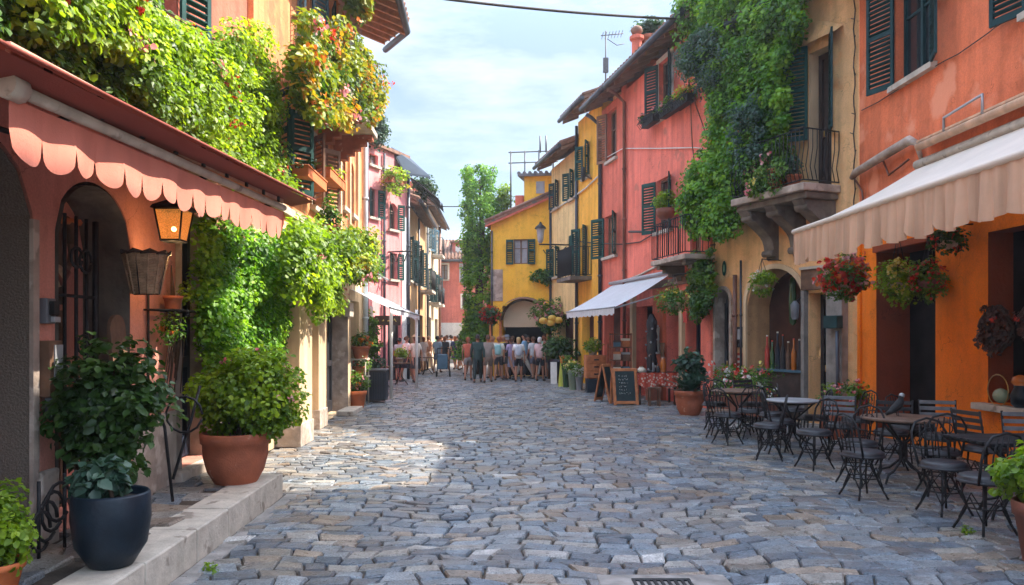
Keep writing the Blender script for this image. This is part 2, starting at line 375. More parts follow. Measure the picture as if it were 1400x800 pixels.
M('stone_dark', (.17, .145, .12), rough=.9, var=.35, scale=4, bump=.7, bscale=16, streak=.3)
M('stone_worn', (.36, .29, .24), rough=.9, var=.3, scale=5, bump=.8, bscale=14, spots=((.5, .42, .36), 4, .55))
M('plaster_cream', (.68, .50, .31), rough=.9, var=.12, scale=2, bump=.35, bscale=25, streak=.25)
M('mortar', (.07, .052, .038), rough=1, var=.3, scale=8, bump=.6, bscale=50)
M('ground_far', (.2, .19, .18), rough=.8, var=.3, scale=6, bump=.4, bscale=12)
M('terracotta', (.36, .105, .05), rough=.8, var=.2, scale=7, bump=.25, bscale=60, spots=((.55, .3, .2), 9, .66))
M('terracotta_bright', (.62, .17, .055), rough=.75, var=.12, scale=7, bump=.2, bscale=60)
M('terracotta_dark', (.20, .075, .05), rough=.8, var=.2, scale=7, bump=.25, bscale=60)
M('glaze', (.008, .016, .026), spec=.3, rough=.42, var=.35, scale=6, bump=.12, bscale=40, coat=.0)
M('soil', (.035, .022, .015), rough=1, var=.4, scale=30, bump=1, bscale=70)
M('iron', (.018, .018, .02), rough=.6, var=.4, scale=20, bump=.15, bscale=80, spec=.25)
M('iron_grey', (.10, .10, .105), rough=.5, var=.3, scale=20, bump=.15, bscale=80)
M('seat_black', (.02, .02, .025), rough=.5, var=.3, scale=12, bump=.1, bscale=50)
M('wood_slat', (.13, .075, .05), rough=.55, var=.4, scale=9, bump=.2, bscale=50)
M('slat_grey', (.16, .17, .19), rough=.4, var=.3, scale=9, bump=.2, bscale=50)
M('wood_red', (.30, .085, .04), rough=.6, var=.3, scale=9, bump=.2, bscale=50)
M('wood_orange', (.48, .17, .06), rough=.6, var=.25, scale=9, bump=.2, bscale=50)
M('wood_brown', (.16, .085, .05), rough=.7, var=.35, scale=6, bump=.3, bscale=30, streak=.3)
M('wood_dark', (.05, .03, .022), rough=.7, var=.35, scale=6, bump=.3, bscale=30)
M('wicker', (.45, .31, .2), rough=.9, var=.3, scale=14, bump=.5, bscale=60)
M('frame_wood', (.16, .10, .07), rough=.6, var=.25, scale=8, bump=.2); M('frame_white', (.7, .69, .65), rough=.6, var=.1, scale=8, bump=.1)
M('shutter_green', (.010, .065, .06), rough=.65, spec=.25, var=.3, scale=3, bump=.15, streak=.2); M('shutter_dark', (.008, .04, .045), rough=.6, spec=.25, var=.3, scale=3, bump=.1)
M('shutter_blue', (.05, .13, .19), rough=.5, var=.2, scale=3, bump=.1); M('shutter_brown', (.20, .10, .055), rough=.6, var=.3, scale=5, bump=.2)
M('shutter_pale', (.42, .50, .56), rough=.5, var=.15, scale=3, bump=.1)
M('glass_dark', (.02, .025, .03), rough=.08, var=.3, scale=.8, bump=.03, bscale=2, spec=.8)
M('glass_curtain', (.30, .33, .38), rough=.25, var=.25, scale=3, bump=.05, bscale=3, spec=.7)
M('curtain', (.55, .52, .5), rough=.9, var=.1, bump=.1)
M('interior', (.012, .010, .010), rough=.9, var=.6, scale=3, bump=0, spec=.1); M('interior_brown', (.07, .035, .025), rough=.9, var=.5, scale=2, bump=0, spec=.1)  # flat dark sheets behind openings; the rooms' shade is put into the colour
M('navy', (.012, .02, .038), rough=.45, var=.35, scale=3, bump=.1, streak=.2); M('door_dark', (.022, .022, .028), rough=.5, var=.4, scale=3, bump=.1); M('door_grey', (.16, .14, .125), rough=.6, var=.2, scale=3, bump=.1)
M('pipe_dark', (.045, .055, .075), rough=.45, var=.3, scale=3, bump=.1, metal=.3); M('pipe_copper', (.17, .07, .045), rough=.55, var=.35, scale=3, bump=.1); M('pipe_pale', (.40, .47, .53), rough=.5, var=.15, scale=3, bump=.1)
M('brass', (.5, .33, .12), rough=.4, var=.2, metal=.8); M('soffit', (.25, .17, .12), rough=.9, var=.25, scale=3, bump=.2)
M('roof_tile', (.24, .13, .09), rough=.9, var=.4, scale=5, bump=.5, bscale=15, spots=((.12, .11, .09), 5, .58)); M('roof_grey', (.15, .15, .16), rough=.8, var=.3, scale=3, bump=.3)
M('canvas_red', (.72, .25, .18), rough=.9, var=.1, scale=2, bump=.2, bscale=90, transl=.12, streak=.15); M('canvas_rust', (.26, .06, .04), rough=.9, var=.12, scale=2, bump=.15, bscale=90, transl=.06); M('board_pink', (.48, .27, .2), rough=.9, var=.25, scale=6, bump=.5, bscale=20, spots=((.2, .1, .08), 7, .62))
M('canvas_beige', (.82, .55, .37), rough=.95, var=.08, scale=2, bump=.35, bscale=18, transl=.3, streak=.3); M('canvas_top', (.84, .76, .66), rough=.95, var=.06, scale=2, bump=.2, bscale=30, transl=.25)
M('canvas_white', (.74, .76, .78), rough=.9, var=.05, scale=2, bump=.15, bscale=30, transl=.3); M('canvas_cream', (.7, .55, .38), rough=.9, var=.05, scale=2, bump=.15, transl=.1); M('canvas_blue', (.035, .055, .085), rough=.9, var=.2, scale=2, bump=.15)
M('board_face', (.012, .03, .032), rough=.7, var=.4, scale=6, bump=.1); M('chalk', (.7, .7, .66), rough=1, var=.2, scale=30, bump=0)
M('cable', (.06, .05, .045), rough=.8, var=.4, scale=30, bump=.3); M('plastic_grey', (.12, .13, .15), rough=.5, var=.2); M('steel_pale', (.35, .36, .38), rough=.5, var=.2, metal=.3)
M('cloth_red', (.5, .07, .05), rough=.95, var=.1, scale=3, bump=.2); M('paper', (.7, .66, .55), rough=.9, var=.1)
M('bottle_green', (.03, .09, .03), rough=.12, var=.2, bump=0, coat=.4); M('bottle_amber', (.45, .13, .02), rough=.12, var=.2, bump=0); M('bottle_clear', (.25, .32, .22), rough=.1, var=.2, bump=0)
emis('lamp_glass', (1.0, .38, .08), .22)
_m = MATS['lamp_glass'].node_tree; _t = _m.nodes.new('ShaderNodeBsdfTransparent'); _t.inputs[0].default_value = (1, .8, .5, 1); _x = _m.nodes.new('ShaderNodeMixShader'); _n = _m.nodes.new('ShaderNodeTexNoise'); _n.inputs['Scale'].default_value = 30
_m.links.new(_n.outputs['Fac'], _x.inputs[0]); _m.links.new(_m.nodes['Principled BSDF'].outputs[0], _x.inputs[1]); _m.links.new(_t.outputs[0], _x.inputs[2]); _m.links.new(_x.outputs[0], _m.nodes['Material Output'].inputs['Surface'])
emis('bulb', (1.0, .8, .45), 5)
G_dark = [(.010, .028, .008), (.022, .060, .012), (.045, .10, .018), (.08, .16, .03)]
G_mid = [(.02, .06, .012), (.05, .13, .018), (.10, .20, .022), (.18, .29, .035)]
G_lime = [(.045, .10, .012), (.11, .20, .018), (.21, .32, .02), (.34, .45, .03)]
leafmat('leaf_dark', G_dark, .25); leafmat('leaf_mid', G_mid, .35); leafmat('leaf_lime', G_lime, .42)
leafmat('leaf_vine', [(.03, .09, .012), (.08, .21, .02), (.15, .32, .03), (.28, .44, .045)], .42)
leafmat('leaf_autumn', [(.03, .08, .015), (.06, .14, .02), (.12, .22, .025), (.21, .31, .03), (.34, .37, .03), (.48, .22, .03)], .4, tcol=(1.6, 1.2, .5))
leafmat('leaf_blue', [(.02, .05, .035), (.04, .09, .06), (.08, .15, .10)], .25)
leafmat('petal_red', [(.35, .015, .012), (.6, .04, .02), (.7, .10, .05)], .3, tcol=(1.3, .8, .8)); leafmat('petal_pink', [(.6, .12, .16), (.75, .3, .32), (.8, .5, .5)], .3, tcol=(1.2, 1, 1))
leafmat('petal_yellow', [(.6, .45, .05), (.7, .6, .12), (.75, .72, .35)], .3, tcol=(1.2, 1.1, .6)); leafmat('petal_white', [(.7, .7, .65), (.8, .8, .78)], .3, tcol=(1, 1, 1)); leafmat('petal_orange', [(.6, .14, .02), (.7, .28, .05)], .3, tcol=(1.2, 1, .6))
M('twig', (.09, .055, .035), rough=.9, var=.4, scale=20, bump=.4)
# stone colours come from a value stored on every stone
def stone_mat():
    m = bpy.data.materials.new('cobble'); m.use_nodes = True; nt = m.node_tree; n = nt.nodes; b = n['Principled BSDF']
    a = n.new('ShaderNodeAttribute'); a.attribute_name = 'stone'; tc = n.new('ShaderNodeTexCoord')
    def nz(s, d=6, r=.6):
        t = n.new('ShaderNodeTexNoise'); t.inputs['Scale'].default_value = s; t.inputs['Detail'].default_value = d; t.inputs['Roughness'].default_value = r
        nt.links.new(tc.outputs['Object'], t.inputs['Vector']); return t.outputs['Fac']
    def mix(x, y, mode, f=1.0):
        q = n.new('ShaderNodeMix'); q.data_type = 'RGBA'; q.blend_type = mode; q.inputs[0].default_value = f; nt.links.new(x, q.inputs[6]); nt.links.new(y, q.inputs[7]); return q.outputs[2]
    def rmp(f, lo, hi, p0, p1):
        r = n.new('ShaderNodeValToRGB'); r.color_ramp.elements[0].position = p0; r.color_ramp.elements[1].position = p1
        r.color_ramp.elements[0].color = (lo, lo, lo, 1); r.color_ramp.elements[1].color = (hi, hi, hi, 1); nt.links.new(f, r.inputs[0]); return r.outputs[0]
    c = mix(a.outputs['Color'], rmp(nz(9), .62, 1.25, .3, .7), 'MULTIPLY'); c = mix(c, rmp(nz(75, 4), .45, 1.45, .35, .65), 'MULTIPLY', .9)
    dn = n.new('ShaderNodeRGB'); dn.outputs[0].default_value = (.17, .125, .09, 1)
    q = n.new('ShaderNodeMix'); q.data_type = 'RGBA'; nt.links.new(rmp(nz(1.6), 0, .6, .46, .68), q.inputs[0]); nt.links.new(c, q.inputs[6]); nt.links.new(dn.outputs[0], q.inputs[7]); c = q.outputs[2]
    nt.links.new(c, b.inputs['Base Color']); nt.links.new(rmp(nz(14), .22, .5, .3, .7), b.inputs['Roughness']); b.inputs['Specular IOR Level'].default_value = .55
    bp = n.new('ShaderNodeBump'); bp.inputs['Strength'].default_value = .45; bp.inputs['Distance'].default_value = .02; nt.links.new(nz(38, 7), bp.inputs['Height']); nt.links.new(bp.outputs[0], b.inputs['Normal'])
    MATS['cobble'] = m
stone_mat()
PAL = [((.11, .135, .165), .17), ((.16, .195, .23), .22), ((.215, .24, .26), .27), ((.26, .245, .22), .15), ((.26, .21, .165), .10), ((.32, .305, .28), .07), ((.44, .43, .41), .02)]
def stones(name, inside, x0, x1, y0, y1, dx, dy, z, warp=True, parent=None, hgt=.045, gap=.0075, cream=1.0):
    rnd = random.Random(5); pal = [c for c, _ in PAL]; wt = [w for _, w in PAL]
    
    def wp(x, y):
        if not warp: return x, y
        return x+.10*math.sin(.9*y+.3*x)+.05*math.sin(3.1*y+x), y+.30*math.sin(.42*x+.8)+.16*math.sin(1.15*x+.55*y)+.07*math.sin(2.9*x-.9*y)+.025*math.sin(6.5*x+2*y)
    v = []; f = []; colr = []
    cuts = []; ys = [y0]
    while ys[-1] < y1: ys.append(ys[-1]+dy*rnd.uniform(.8, 1.22))
    for j in range(len(ys)-1):
        x = x0+rnd.uniform(0, dx); row = [x]
        while x < x1: x += dx*rnd.choice((.72, .85, 1.0, 1.0, 1.15, 1.35)); row.append(x)
        sl = [rnd.gauss(0, .13)*dx for _ in row]; jy = [rnd.gauss(0, .07)*dy for _ in row]
        for q in range(len(row)-1):
            a, b_ = row[q], row[q+1]; lo, up = ys[j], ys[j+1]; m = (a+b_)/2; bl, bu = rnd.uniform(0, .13)*dy, rnd.uniform(0, .13)*dy
            pg = [wp(a-sl[q]/2, lo+jy[q]*.5), wp(m+rnd.uniform(-.1, .1)*dx, lo-bl), wp(b_-sl[q+1]/2, lo+jy[q+1]*.5), wp(b_+sl[q+1]/2, up+jy[q+1]*.5), wp(m+rnd.uniform(-.1, .1)*dx, up+bu-.03*dy), wp(a+sl[q]/2, up+jy[q]*.5)]
            cx = sum(p[0] for p in pg)/6; cy = sum(p[1] for p in pg)/6
            if not inside(cx, cy): continue
            c = rnd.choices(pal, wt)[0]; br = rnd.uniform(.68, 1.14)*cream; c = tuple(q*br for q in c); tx, ty = rnd.gauss(0, .045), rnd.gauss(0, .045); dz = rnd.uniform(-.007, .007)
            b = len(v)
            def ring(ins, zz):
                for (px, py) in pg:
                    l = math.hypot(px-cx, py-cy)+1e-6; s = max(.2, 1-ins/l); qx, qy = cx+(px-cx)*s, cy+(py-cy)*s
                    v.append((qx, qy, z+zz+dz+tx*(qx-cx)+ty*(qy-cy)))
            ring(gap, -hgt); ring(gap+.002, -.015); ring(gap+.015, 0)
            for r in range(2):
                for i in range(6): f.append((b+r*6+i, b+r*6+(i+1) % 6, b+r*6+6+(i+1) % 6, b+r*6+6+i)); colr.append(c)
            f.append(tuple(b+12+i for i in range(6))); colr.append(c)
    me = bpy.data.meshes.new(name); me.from_pydata(v, [], f); me.update()
    me.polygons.foreach_set('use_smooth', [False]*len(f))
    at_ = me.attributes.new('stone', 'FLOAT_COLOR', 'FACE'); at_.data.foreach_set('color', np.array([(*c, 1) for c in colr], np.float32).ravel())
    me.materials.append(MATS['cobble']); o = bpy.data.objects.new(name, me); COL.objects.link(o); OFF[o.name] = Vector((0, 0, 0)); return o
KX = -2.23; KZ = .24; KE = 8.15
def in_street(x, y):
    if y < KE+.05 and x < KX+.06: return False
    if x < -3.25 and y < 19.6: return False
    if y < 13.65 and x > 6.5: return False
    if 13.65 <= y < 17.5 and x > 6.5-.39*(y-13.65)+.05: return False
    if y >= 17.5 and x > 8.21-.187*y+.05: return False
    return x > -7.5
st = stones('cobbled_street', in_street, -7.5, 7.6, 3.2, 36.5, .25, .168, 0.0); prop(st, kind='structure')
mb = MB(); mb.quad((-60, -20, -.03), (60, -20, -.03), (60, 300, -.03), (-60, 300, -.03)); g = mb.build('ground', 'mortar'); prop(g, kind='structure')
mb = MB(); mb.quad((-20, 36.3, -.012), (20, 36.3, -.012), (20, 120, -.012), (-20, 120, -.012)); g = mb.build('far_road', 'ground_far'); prop(g, kind='structure')
# raised terrace on the left
mb = MB(); mb.box(-3.35, KX-.03, 1, KE-.03, -.02, KZ-.03); t = mb.build('terrace_base', 'mortar'); prop(t, kind='structure')
tp = stones('terrace_paving', lambda x, y: x < KX-.36 and y < KE-.12, -3.35, KX-.3, 2.5, KE+.1, .34, .26, KZ, warp=False, gap=.008); prop(tp, kind='structure')
mb = MB(); rnd = random.Random(3); y = 1.0
while y < KE-.05:
    L = min(rnd.uniform(.55, 1.0), KE-y); mb.box(KX-.36+rnd.uniform(-.01, .01), KX+rnd.uniform(-.006, .006), y+.004, y+L-.004, -.02, KZ+rnd.uniform(-.006, .006)); y += L
mb.box(-3.3, KX-.37, KE-.2, KE-.002, -.02, KZ-.004)
kb = mb.build('kerb', 'stone_pale', bevel=.012); prop(kb, kind='structure')
mb = MB(); y = 1.0
while y < KE+.4:
    L = rnd.uniform(.5, .9); mb.box(KX+.01, KX+.15+rnd.uniform(-.02, .02), y, y+L-.01, -.03, -.004+rnd.uniform(-.004, .004)); y += L
gs = mb.build('gutter_stones', 'stone_grey', bevel=.008); prop(gs, kind='structure')
# drain grate in the paving at the front
r = thing('drain_cover', (1.12, 5.14, 0), 'small iron grate set in a stone slab in the cobbled paving', 'drain cover')
mb = MB(); mb.box(.72, 1.62, 4.82, 5.42, -.03, .012); mb.build('slab', 'stone_grey', r, bevel=.01)
mb = MB(); mb.box(.95, 1.35, 5.0, 5.04, .013, .022); mb.box(.95, 1.35, 5.26, 5.3, .013, .022)
for i in range(9): mb.box(.95+i*.047, .97+i*.047, 5.041, 5.259, .013, .021)
mb.build('grate', 'iron', r)
def lining(b, name, W, u0, u1, z0, z1, R, D, mat, off=.006, proud=.0):
    a, c = u0+off, u1-off; top = z1-off; mb = MB(); n = 14 if R else 1
    arc = [(a+(c-a)*i/n, top-R+R*math.sqrt(max(0, 1-(2*i/n-1)**2))) for i in range(n+1)] if R else [(a, top), (c, top)]
    path = [(a, z0+.002)]+arc+[(c, z0+.002)]
    for p, q in zip(path, path[1:]): mb.quad(W.pt(p[0], proud, p[1]), W.pt(q[0], proud, q[1]), W.pt(q[0], -D, q[1]), W.pt(p[0], -D, p[1]))
    return mb.build(name, mat, b.root)
def strip(b, name, u0, u1, w0, w1, z0, z1, mat, bevel=0, parent=None):
    mb = MB(); b.W.box(mb, u0, u1, w0, w1, z0, z1); return mb.build(name, mat, parent or b.root, bevel)
# ================= left side
W1 = Wall((-3.2, 2), (-3.2, 10.2))
o1 = (1.2, 3.33, .24, 3.1, .9, .55); o2 = (3.6, 4.76, .26, 2.92, .4, .45); o3 = (5.72, 6.73, .34, 2.98, .32, 0); o4 = (3.42, 3.84, 3.72, 4.6, .2, 0); o5 = (4.95, 5.75, 4.75, 6.6, .2, 0)
b = Bld('corner_house', W1, 8.3, 'pink plastered house with red scalloped awning, iron gate and navy door, nearest on the left', [o1, o2, o3, o4, o5], 'pink_up', low=(3.45, 'pink_low'))
lining(b, 'arch_lining', W1, *o1[:4], .55, .9, 'pebble', .03, .0); b.panel('recess_wall', 1.2, 3.33, .24, 3.1, -.9, 'pebble', .55)
mb = MB(); W1.box(mb, 3.29, 3.36, .001, .03, .24, 2.5); mb.build('arch_edge', 'stone_worn', b.root)
lining(b, 'gate_lining', W1, *o2[:4], .45, .4, 'stone_dark', .03, .01); b.panel('recess_wall', 3.6, 4.76, .26, 2.92, -.4, 'pink_low', .45)
# pale glazed door inside the gate recess
mb = MB(); W1.box(mb, 3.66, 4.34, -.385, -.35, .3, 1.9); dn = mb.build('inner_door', M('pale_green', (.28, .27, .15), rough=.6), b.root)
mb = MB()
for (a, c, d, e) in ((3.66, 4.34, .3, .42), (3.66, 4.34, 1.8, 1.9), (3.66, 3.74, .42, 1.8), (4.26, 4.34, .42, 1.8), (3.97, 4.03, .42, 1.8), (3.74, 4.26, 1.1, 1.16)): W1.box(mb, a, c, -.349, -.33, d, e)
mb.build('door_frame', 'wood_brown', dn)
b.panel('transom_panel', 3.7, 4.4, 1.95, 2.6, -.37, 'wood_dark', 0)
gate = MB()
for u in (3.63, 3.80, 3.96, 4.11, 4.25): gate.tube([W1.pt(u, -.04, .3), W1.pt(u, -.04, 2.62 if u > 3.7 else 2.55)], .014 if 3.7 < u < 4.2 else .024, 6)
for z in (.45, 1.35, 2.0): gate.tube([W1.pt(3.63, -.04, z), W1.pt(4.25, -.04, z)], .014, 6)
gate.tube([W1.pt(3.6+1.16*i/14, -.03, 2.47+.44*math.sqrt(max(0, 1-(2*i/14-1)**2))) for i in range(15)], .018, 6)
gt = gate.build('gate', 'iron', b.root)
sc = MB()
for k, (u, z, r) in enumerate(((4.05, 1.62, .09), (4.12, 1.42, .07), (4.03, 1.22, .08), (4.1, 1.0, .09), (3.88, .8, .07))):
    sc.tube([W1.pt(u+r*math.cos(t*.5), -.03, z+r*math.sin(t*.5)*(1-t*.03)) for t in range(12)], .009, 5)
sc.build('scrollwork', 'iron', gt); sc = MB()
for (u, z, r) in ((3.95, 2.3, .08), (4.08, 2.28, .09)): sc.tube([W1.pt(u+r*math.cos(t*.6), -.03, z+r*math.sin(t*.6)) for t in range(11)], .012, 5)
sc.build('scrollwork', 'iron', gt)
lining(b, 'door_jamb', W1, *o3[:4], 0, .32, 'stone_worn', .04, .05)
b.door(5.76, 6.69, .34, 2.94, 'navy', .3)
strip(b, 'door_step', 5.6, 6.85, -.3, .12, .2, .335, 'stone_worn', .01)
for a_, b_, z_ in ((3.36, 3.58, .74), (4.80, 5.64, .95), (6.77, 8.2, .8)): strip(b, 'plinth', a_, b_, .002, .05, .2, z_, 'stone_worn', .015)
wn = b.window(3.42, 3.84, 3.72, 4.6, None, fmat='frame_white', pane='glass_curtain', sill=False)
lt = MB()
for i in range(6):
    for s in (1, -1):
        u = 3.42+i*.09; lt.tube([W1.pt(min(3.84, max(3.42, u-.12*s)), -.03, 3.72), W1.pt(min(3.84, max(3.42, u+.22*s)), -.03, 4.6)], .008, 4)
lt.build('lattice', 'iron', wn)
b.window(4.95, 5.75, 4.75, 6.6, 'open', 'shutter_green', 24)
strip(b, 'pilaster', 7.98, 8.2, .002, .08, 3.46, 8.3, 'peach')
b.roof(.7, 1.5)
# --- peach house
W2 = Wall((-3.3, 10.2), (-3.3, 19.6))
ops = [(4.75, 6.95, 0, 2.45, .38, 0), (2.35, 3.35, 0, 2.5, .3, .4), (7.5, 8.6, 0, 2.5, .3, 0), (1.3, 2.15, 4.0, 5.35, .2, .0), (2.7, 3.6, 5.95, 8.1, .25, 0), (5.3, 6.1, 6.6, 8.3, .2, 0), (6.45, 6.9, 4.5, 5.7, .12, .2), (7.5, 7.95, 4.5, 5.7, .12, .2), (3.7, 4.5, 4.05, 5.3, .2, 0), (7.6, 8.4, 6.6, 8.2, .2, 0)]
b = Bld('peach_house', W2, 8.8, 'tall peach orange house with flowering balcony and cream stone pilasters on the left', ops, 'peach', low=(3.5, 'plaster_cream'))
for (u0, u1, w, z, m) in ((1.4, 2.2, .37, 2.9, 'plaster_cream'), (3.6, 4.2, .16, 3.0, 'plaster_cream')):
    p = strip(b, 'pilaster', u0, u1, .002, w, 0, z, m, .012); q = strip(b, 'capital', u0-.05, u1+.05, .003, w+.06, z+.001, z+.16, 'stone_pale', .012, p); strip(b, 'base', u0-.02, u1+.02, .003, w+.025, 0.001, .35, 'stone_worn', .012, p)
lining(b, 'stone_jamb', W2, 4.75, 6.95, 0, 2.45, 0, .38, 'stone_worn', .01, .05); b.door(4.78, 6.9, .02, 2.42, 'door_dark', .36)
strip(b, 'capital', 6.7, 7.15, .002, .14, 2.1, 2.42, 'stone_pale', .02); strip(b, 'threshold', 5.9, 7.1, .0, .35, 0.0, .1, 'stone_pale', .012)
b.door(2.38, 3.32, .02, 2.48, 'wood_brown', .28, .4); b.door(7.53, 8.57, .02, 2.47, 'door_grey', .28)
b.window(1.3, 2.15, 4.0, 5.35, 'open', 'shutter_green', 42)
b.window(2.7, 3.6, 5.95, 8.1, 'open', 'shutter_blue', 25, sill=False, pane='glass_curtain')
b.window(5.3, 6.1, 6.6, 8.3, 'open', 'shutter_dark', 20); b.window(7.6, 8.4, 6.6, 8.2, 'closed', 'shutter_dark', 3)
b.window(3.7, 4.5, 4.05, 5.3, 'open', 'shutter_brown', 40, surround='stone_pale')
for u in (6.45, 7.5): b.window(u, u+.45, 4.5, 5.7, None, arch=.2, D=.12, surround=None, sill=True, pane='shutter_brown')
strip(b, 'string_course', 0.1, 9.3, .002, .07, 3.6, 3.72, 'stone_pale')
for u in (6.1, 7.15, 8.2): strip(b, 'pilaster_strip', u, u+.14, .002, .06, 3.73, 8.7, 'plaster_cream')
b.pipe(9.1, .0, 8.7, 'pipe_pale', .06); b.pipe(9.32, .0, 8.7, 'pipe_dark', .04); b.pipe(4.6, 3.8, 8.6, 'pipe_copper', .03); b.pipe(.12, 3.5, 8.6, 'pipe_dark', .035)
# balcony with brackets
bal = strip(b, 'balcony', 2.5, 6.0, .002, .85, 5.82, 5.94, 'stone_pale', .015)
for u in (2.9, 4.2, 5.6):
    mb = MB()
    for i in range(5): W2.box(mb, u, u+.22, .003, .8-.13*i, 5.815-.1*(i+1), 5.815-.1*i)
    mb.build('bracket', 'terracotta', bal)
def railing(W, pts, z0, z1, parent, step=.11, r=.008, mat='iron', belly=0):
    mb = MB()
    for (a, c) in zip(pts, pts[1:]):
        A, B = W.pt(a[0], a[1], 0), W.pt(c[0], c[1], 0); L = (B-A).length; n = max(1, int(L/step))
        for zz in (z0+.05, z1): mb.tube([A+V(0, 0, zz), B+V(0, 0, zz)], .014, 5)
        for i in range(n+1):
            q = A+(B-A)*i/n
            if belly:
                o = W.N*belly; mb.tube([q+V(0, 0, z0+.05), q+o+V(0, 0, z0+(z1-z0)*.3), q+V(0, 0, z0+(z1-z0)*.65), q+V(0, 0, z1)], r, 5)
            else: mb.tube([q+V(0, 0, z0+.05), q+V(0, 0, z1)], r, 4)
    return mb.build('railing', mat, parent)
railing(W2, [(2.52, .02), (2.52, .82), (5.98, .82), (5.98, .02)], 5.94, 6.9, bal)
# roof with cut corner at its far end
r = MB(); z = 8.82; N = V(1, 0, 0)
top = [V(-2.0, 9.8, z), V(-2.1, 18.0, z), V(-2.85, 19.75, z), V(-3.45, 19.75, z+.1), V(-6.3, 19.75, z+1.7), V(-6.3, 9.8, z+1.7)]
top = [V(p.x, p.y, z+max(0, (-2.0-p.x))*.42) for p in top]
r.poly(top); r.poly([p+V(0, 0, .12) for p in top])
for p, q in zip(top, top[1:]+top[:1]): r.quad(p, q, q+V(0, 0, .12), p+V(0, 0, .12))
for i in range(36):
    y = 10+i*.27; xo = -2.02 if y < 18 else -2.1-(y-18)*.43
    if y < 19.7: r.tube([V(xo+.04, y, z+.17+(-2-xo)*.42), V(-6.2, y, z+.15+4.2*.42)], .08, 6)
rf = r.build('roof', 'roof_tile', b.root)
mb = MB()
for i in range(22):
    y = 10+i*.44; xo = -2.08 if y < 18 else -2.2-(y-18)*.43
    mb = MB(); mb.obox((xo, y, z-.13+(-2-xo)*.42), (-3.3-xo, 0, (3.3+xo)*.42), (0, .1, 0), (0, 0, .12)); mb.build('rafter', 'wood_orange', rf)
mb = MB(); mb.tube([V(-1.93, 9.8, z), V(-2.03, 18.03, z), V(-2.8, 19.85, z+.25)], .08, 8); mb.build('gutter', 'pipe_dark', b.root)
# --- low shop behind the white awning
W25 = Wall((-3.72, 19.62), (-3.95, 26.4))
b = Bld('low_shop', W25, 3.05, 'low rose coloured shop behind the white awning on the left', [(.5, 1.6, 0, 2.3, .4, 0), (2.2, 4.2, .5, 2.3, .4, 0), (4.7, 6.2, 0, 2.3, .4, 0)], 'rose', depth=3)
for (u0, u1, z0) in ((.5, 1.6, 0), (2.2, 4.2, .5), (4.7, 6.2, 0)): b.panel('dark_interior', u0, u1, z0, 2.3, -.38, 'interior_brown')
strip(b, 'pilaster', 1.7, 2.05, .002, .08, 0, 2.6, 'coral_dark'); strip(b, 'pilaster', 4.3, 4.6, .002, .08, 0, 2.6, 'white_wall')
# --- rose house, turned towards us
W3 = Wall((-4.65, 26.6), (-3.33, 29.6))
def R_(W, *a): return W.rect(*a)
r3 = [R_(W3, 505, 516, 258, 297), R_(W3, 532, 543, 278, 314), R_(W3, 507, 517, 346, 378), R_(W3, 533, 543, 346, 382), R_(W3, 524, 529, 205, 228), R_(W3, 505, 517, 211, 226), (R_(W3, 530, 548, 400, 500)[0], R_(W3, 530, 548, 400, 500)[1], .0, 2.3)]
b = Bld('rose_house', W3, 8.45, 'rose pink house with green shutters and overhanging dark eave behind the white awning', [(*q, .18, .25 if i in (1, 4) else 0) for i, q in enumerate(r3)], 'rose', depth=3.5)
b.window(*r3[0], 'open', 'shutter_green', 35); b.window(*r3[1], 'open', 'shutter_green', 30, arch=.25); b.window(*r3[2], 'open', 'shutter_green', 35); b.window(*r3[3], 'open', 'shutter_green', 30)
b.window(*r3[4], None, arch=.25); b.window(*r3[5], None, pane='glass_curtain'); b.door(r3[6][0], r3[6][1], 0, 2.3, 'door_dark', .18)
L = W3.L; strip(b, 'corner_strip', L-.42, L-.02, .002, .03, 0, 6.2, 'white_wall'); b.pipe(W3.u(523), 0, 8.3, 'pipe_dark', .05); b.pipe(L-.05, 0, 8.2, 'pipe_dark', .06)
mb = MB(); Wp = W3.pt
A = [Wp(L-1.0, -.1, 8.65), Wp(L+.1, -.1, 8.6), Wp(L+.35, .8, 7.75), Wp(L-.75, .35, 7.7)]
mb.poly(A); mb.poly([p+V(0, 0, .08) for p in A])
for p, q in zip(A, A[1:]+A[:1]): mb.quad(p, q, q+V(0, 0, .08), p+V(0, 0, .08))
cn = mb.build('eave_canopy', 'canvas_blue', b.root)
mb = MB()
for i in range(5):
    t = i/4; mb.tube([A[0].lerp(A[1], t)-V(0, 0, .03), A[3].lerp(A[2], t)-V(0, 0, .03)], .025, 5)
mb.build('canopy_ribs', 'iron', cn)
mb = MB(); W3.box(mb, -.1, L+.02, -3.4, .12, 8.46, 8.58); W3.box(mb, -.2, L*.55, -3.0, -.2, 8.58, 8.75); mb.build('roof', 'roof_tile', b.root)
mb = MB(); W3.box(mb, .35, 1.5, -1.7, -.5, 8.76, 9.45); tw = mb.build('roof_room', 'coral', b.root); mb = MB(); W3.box(mb, .2, 1.65, -1.85, -.35, 9.455, 9.55); mb.build('roof_slab', 'roof_tile', tw)
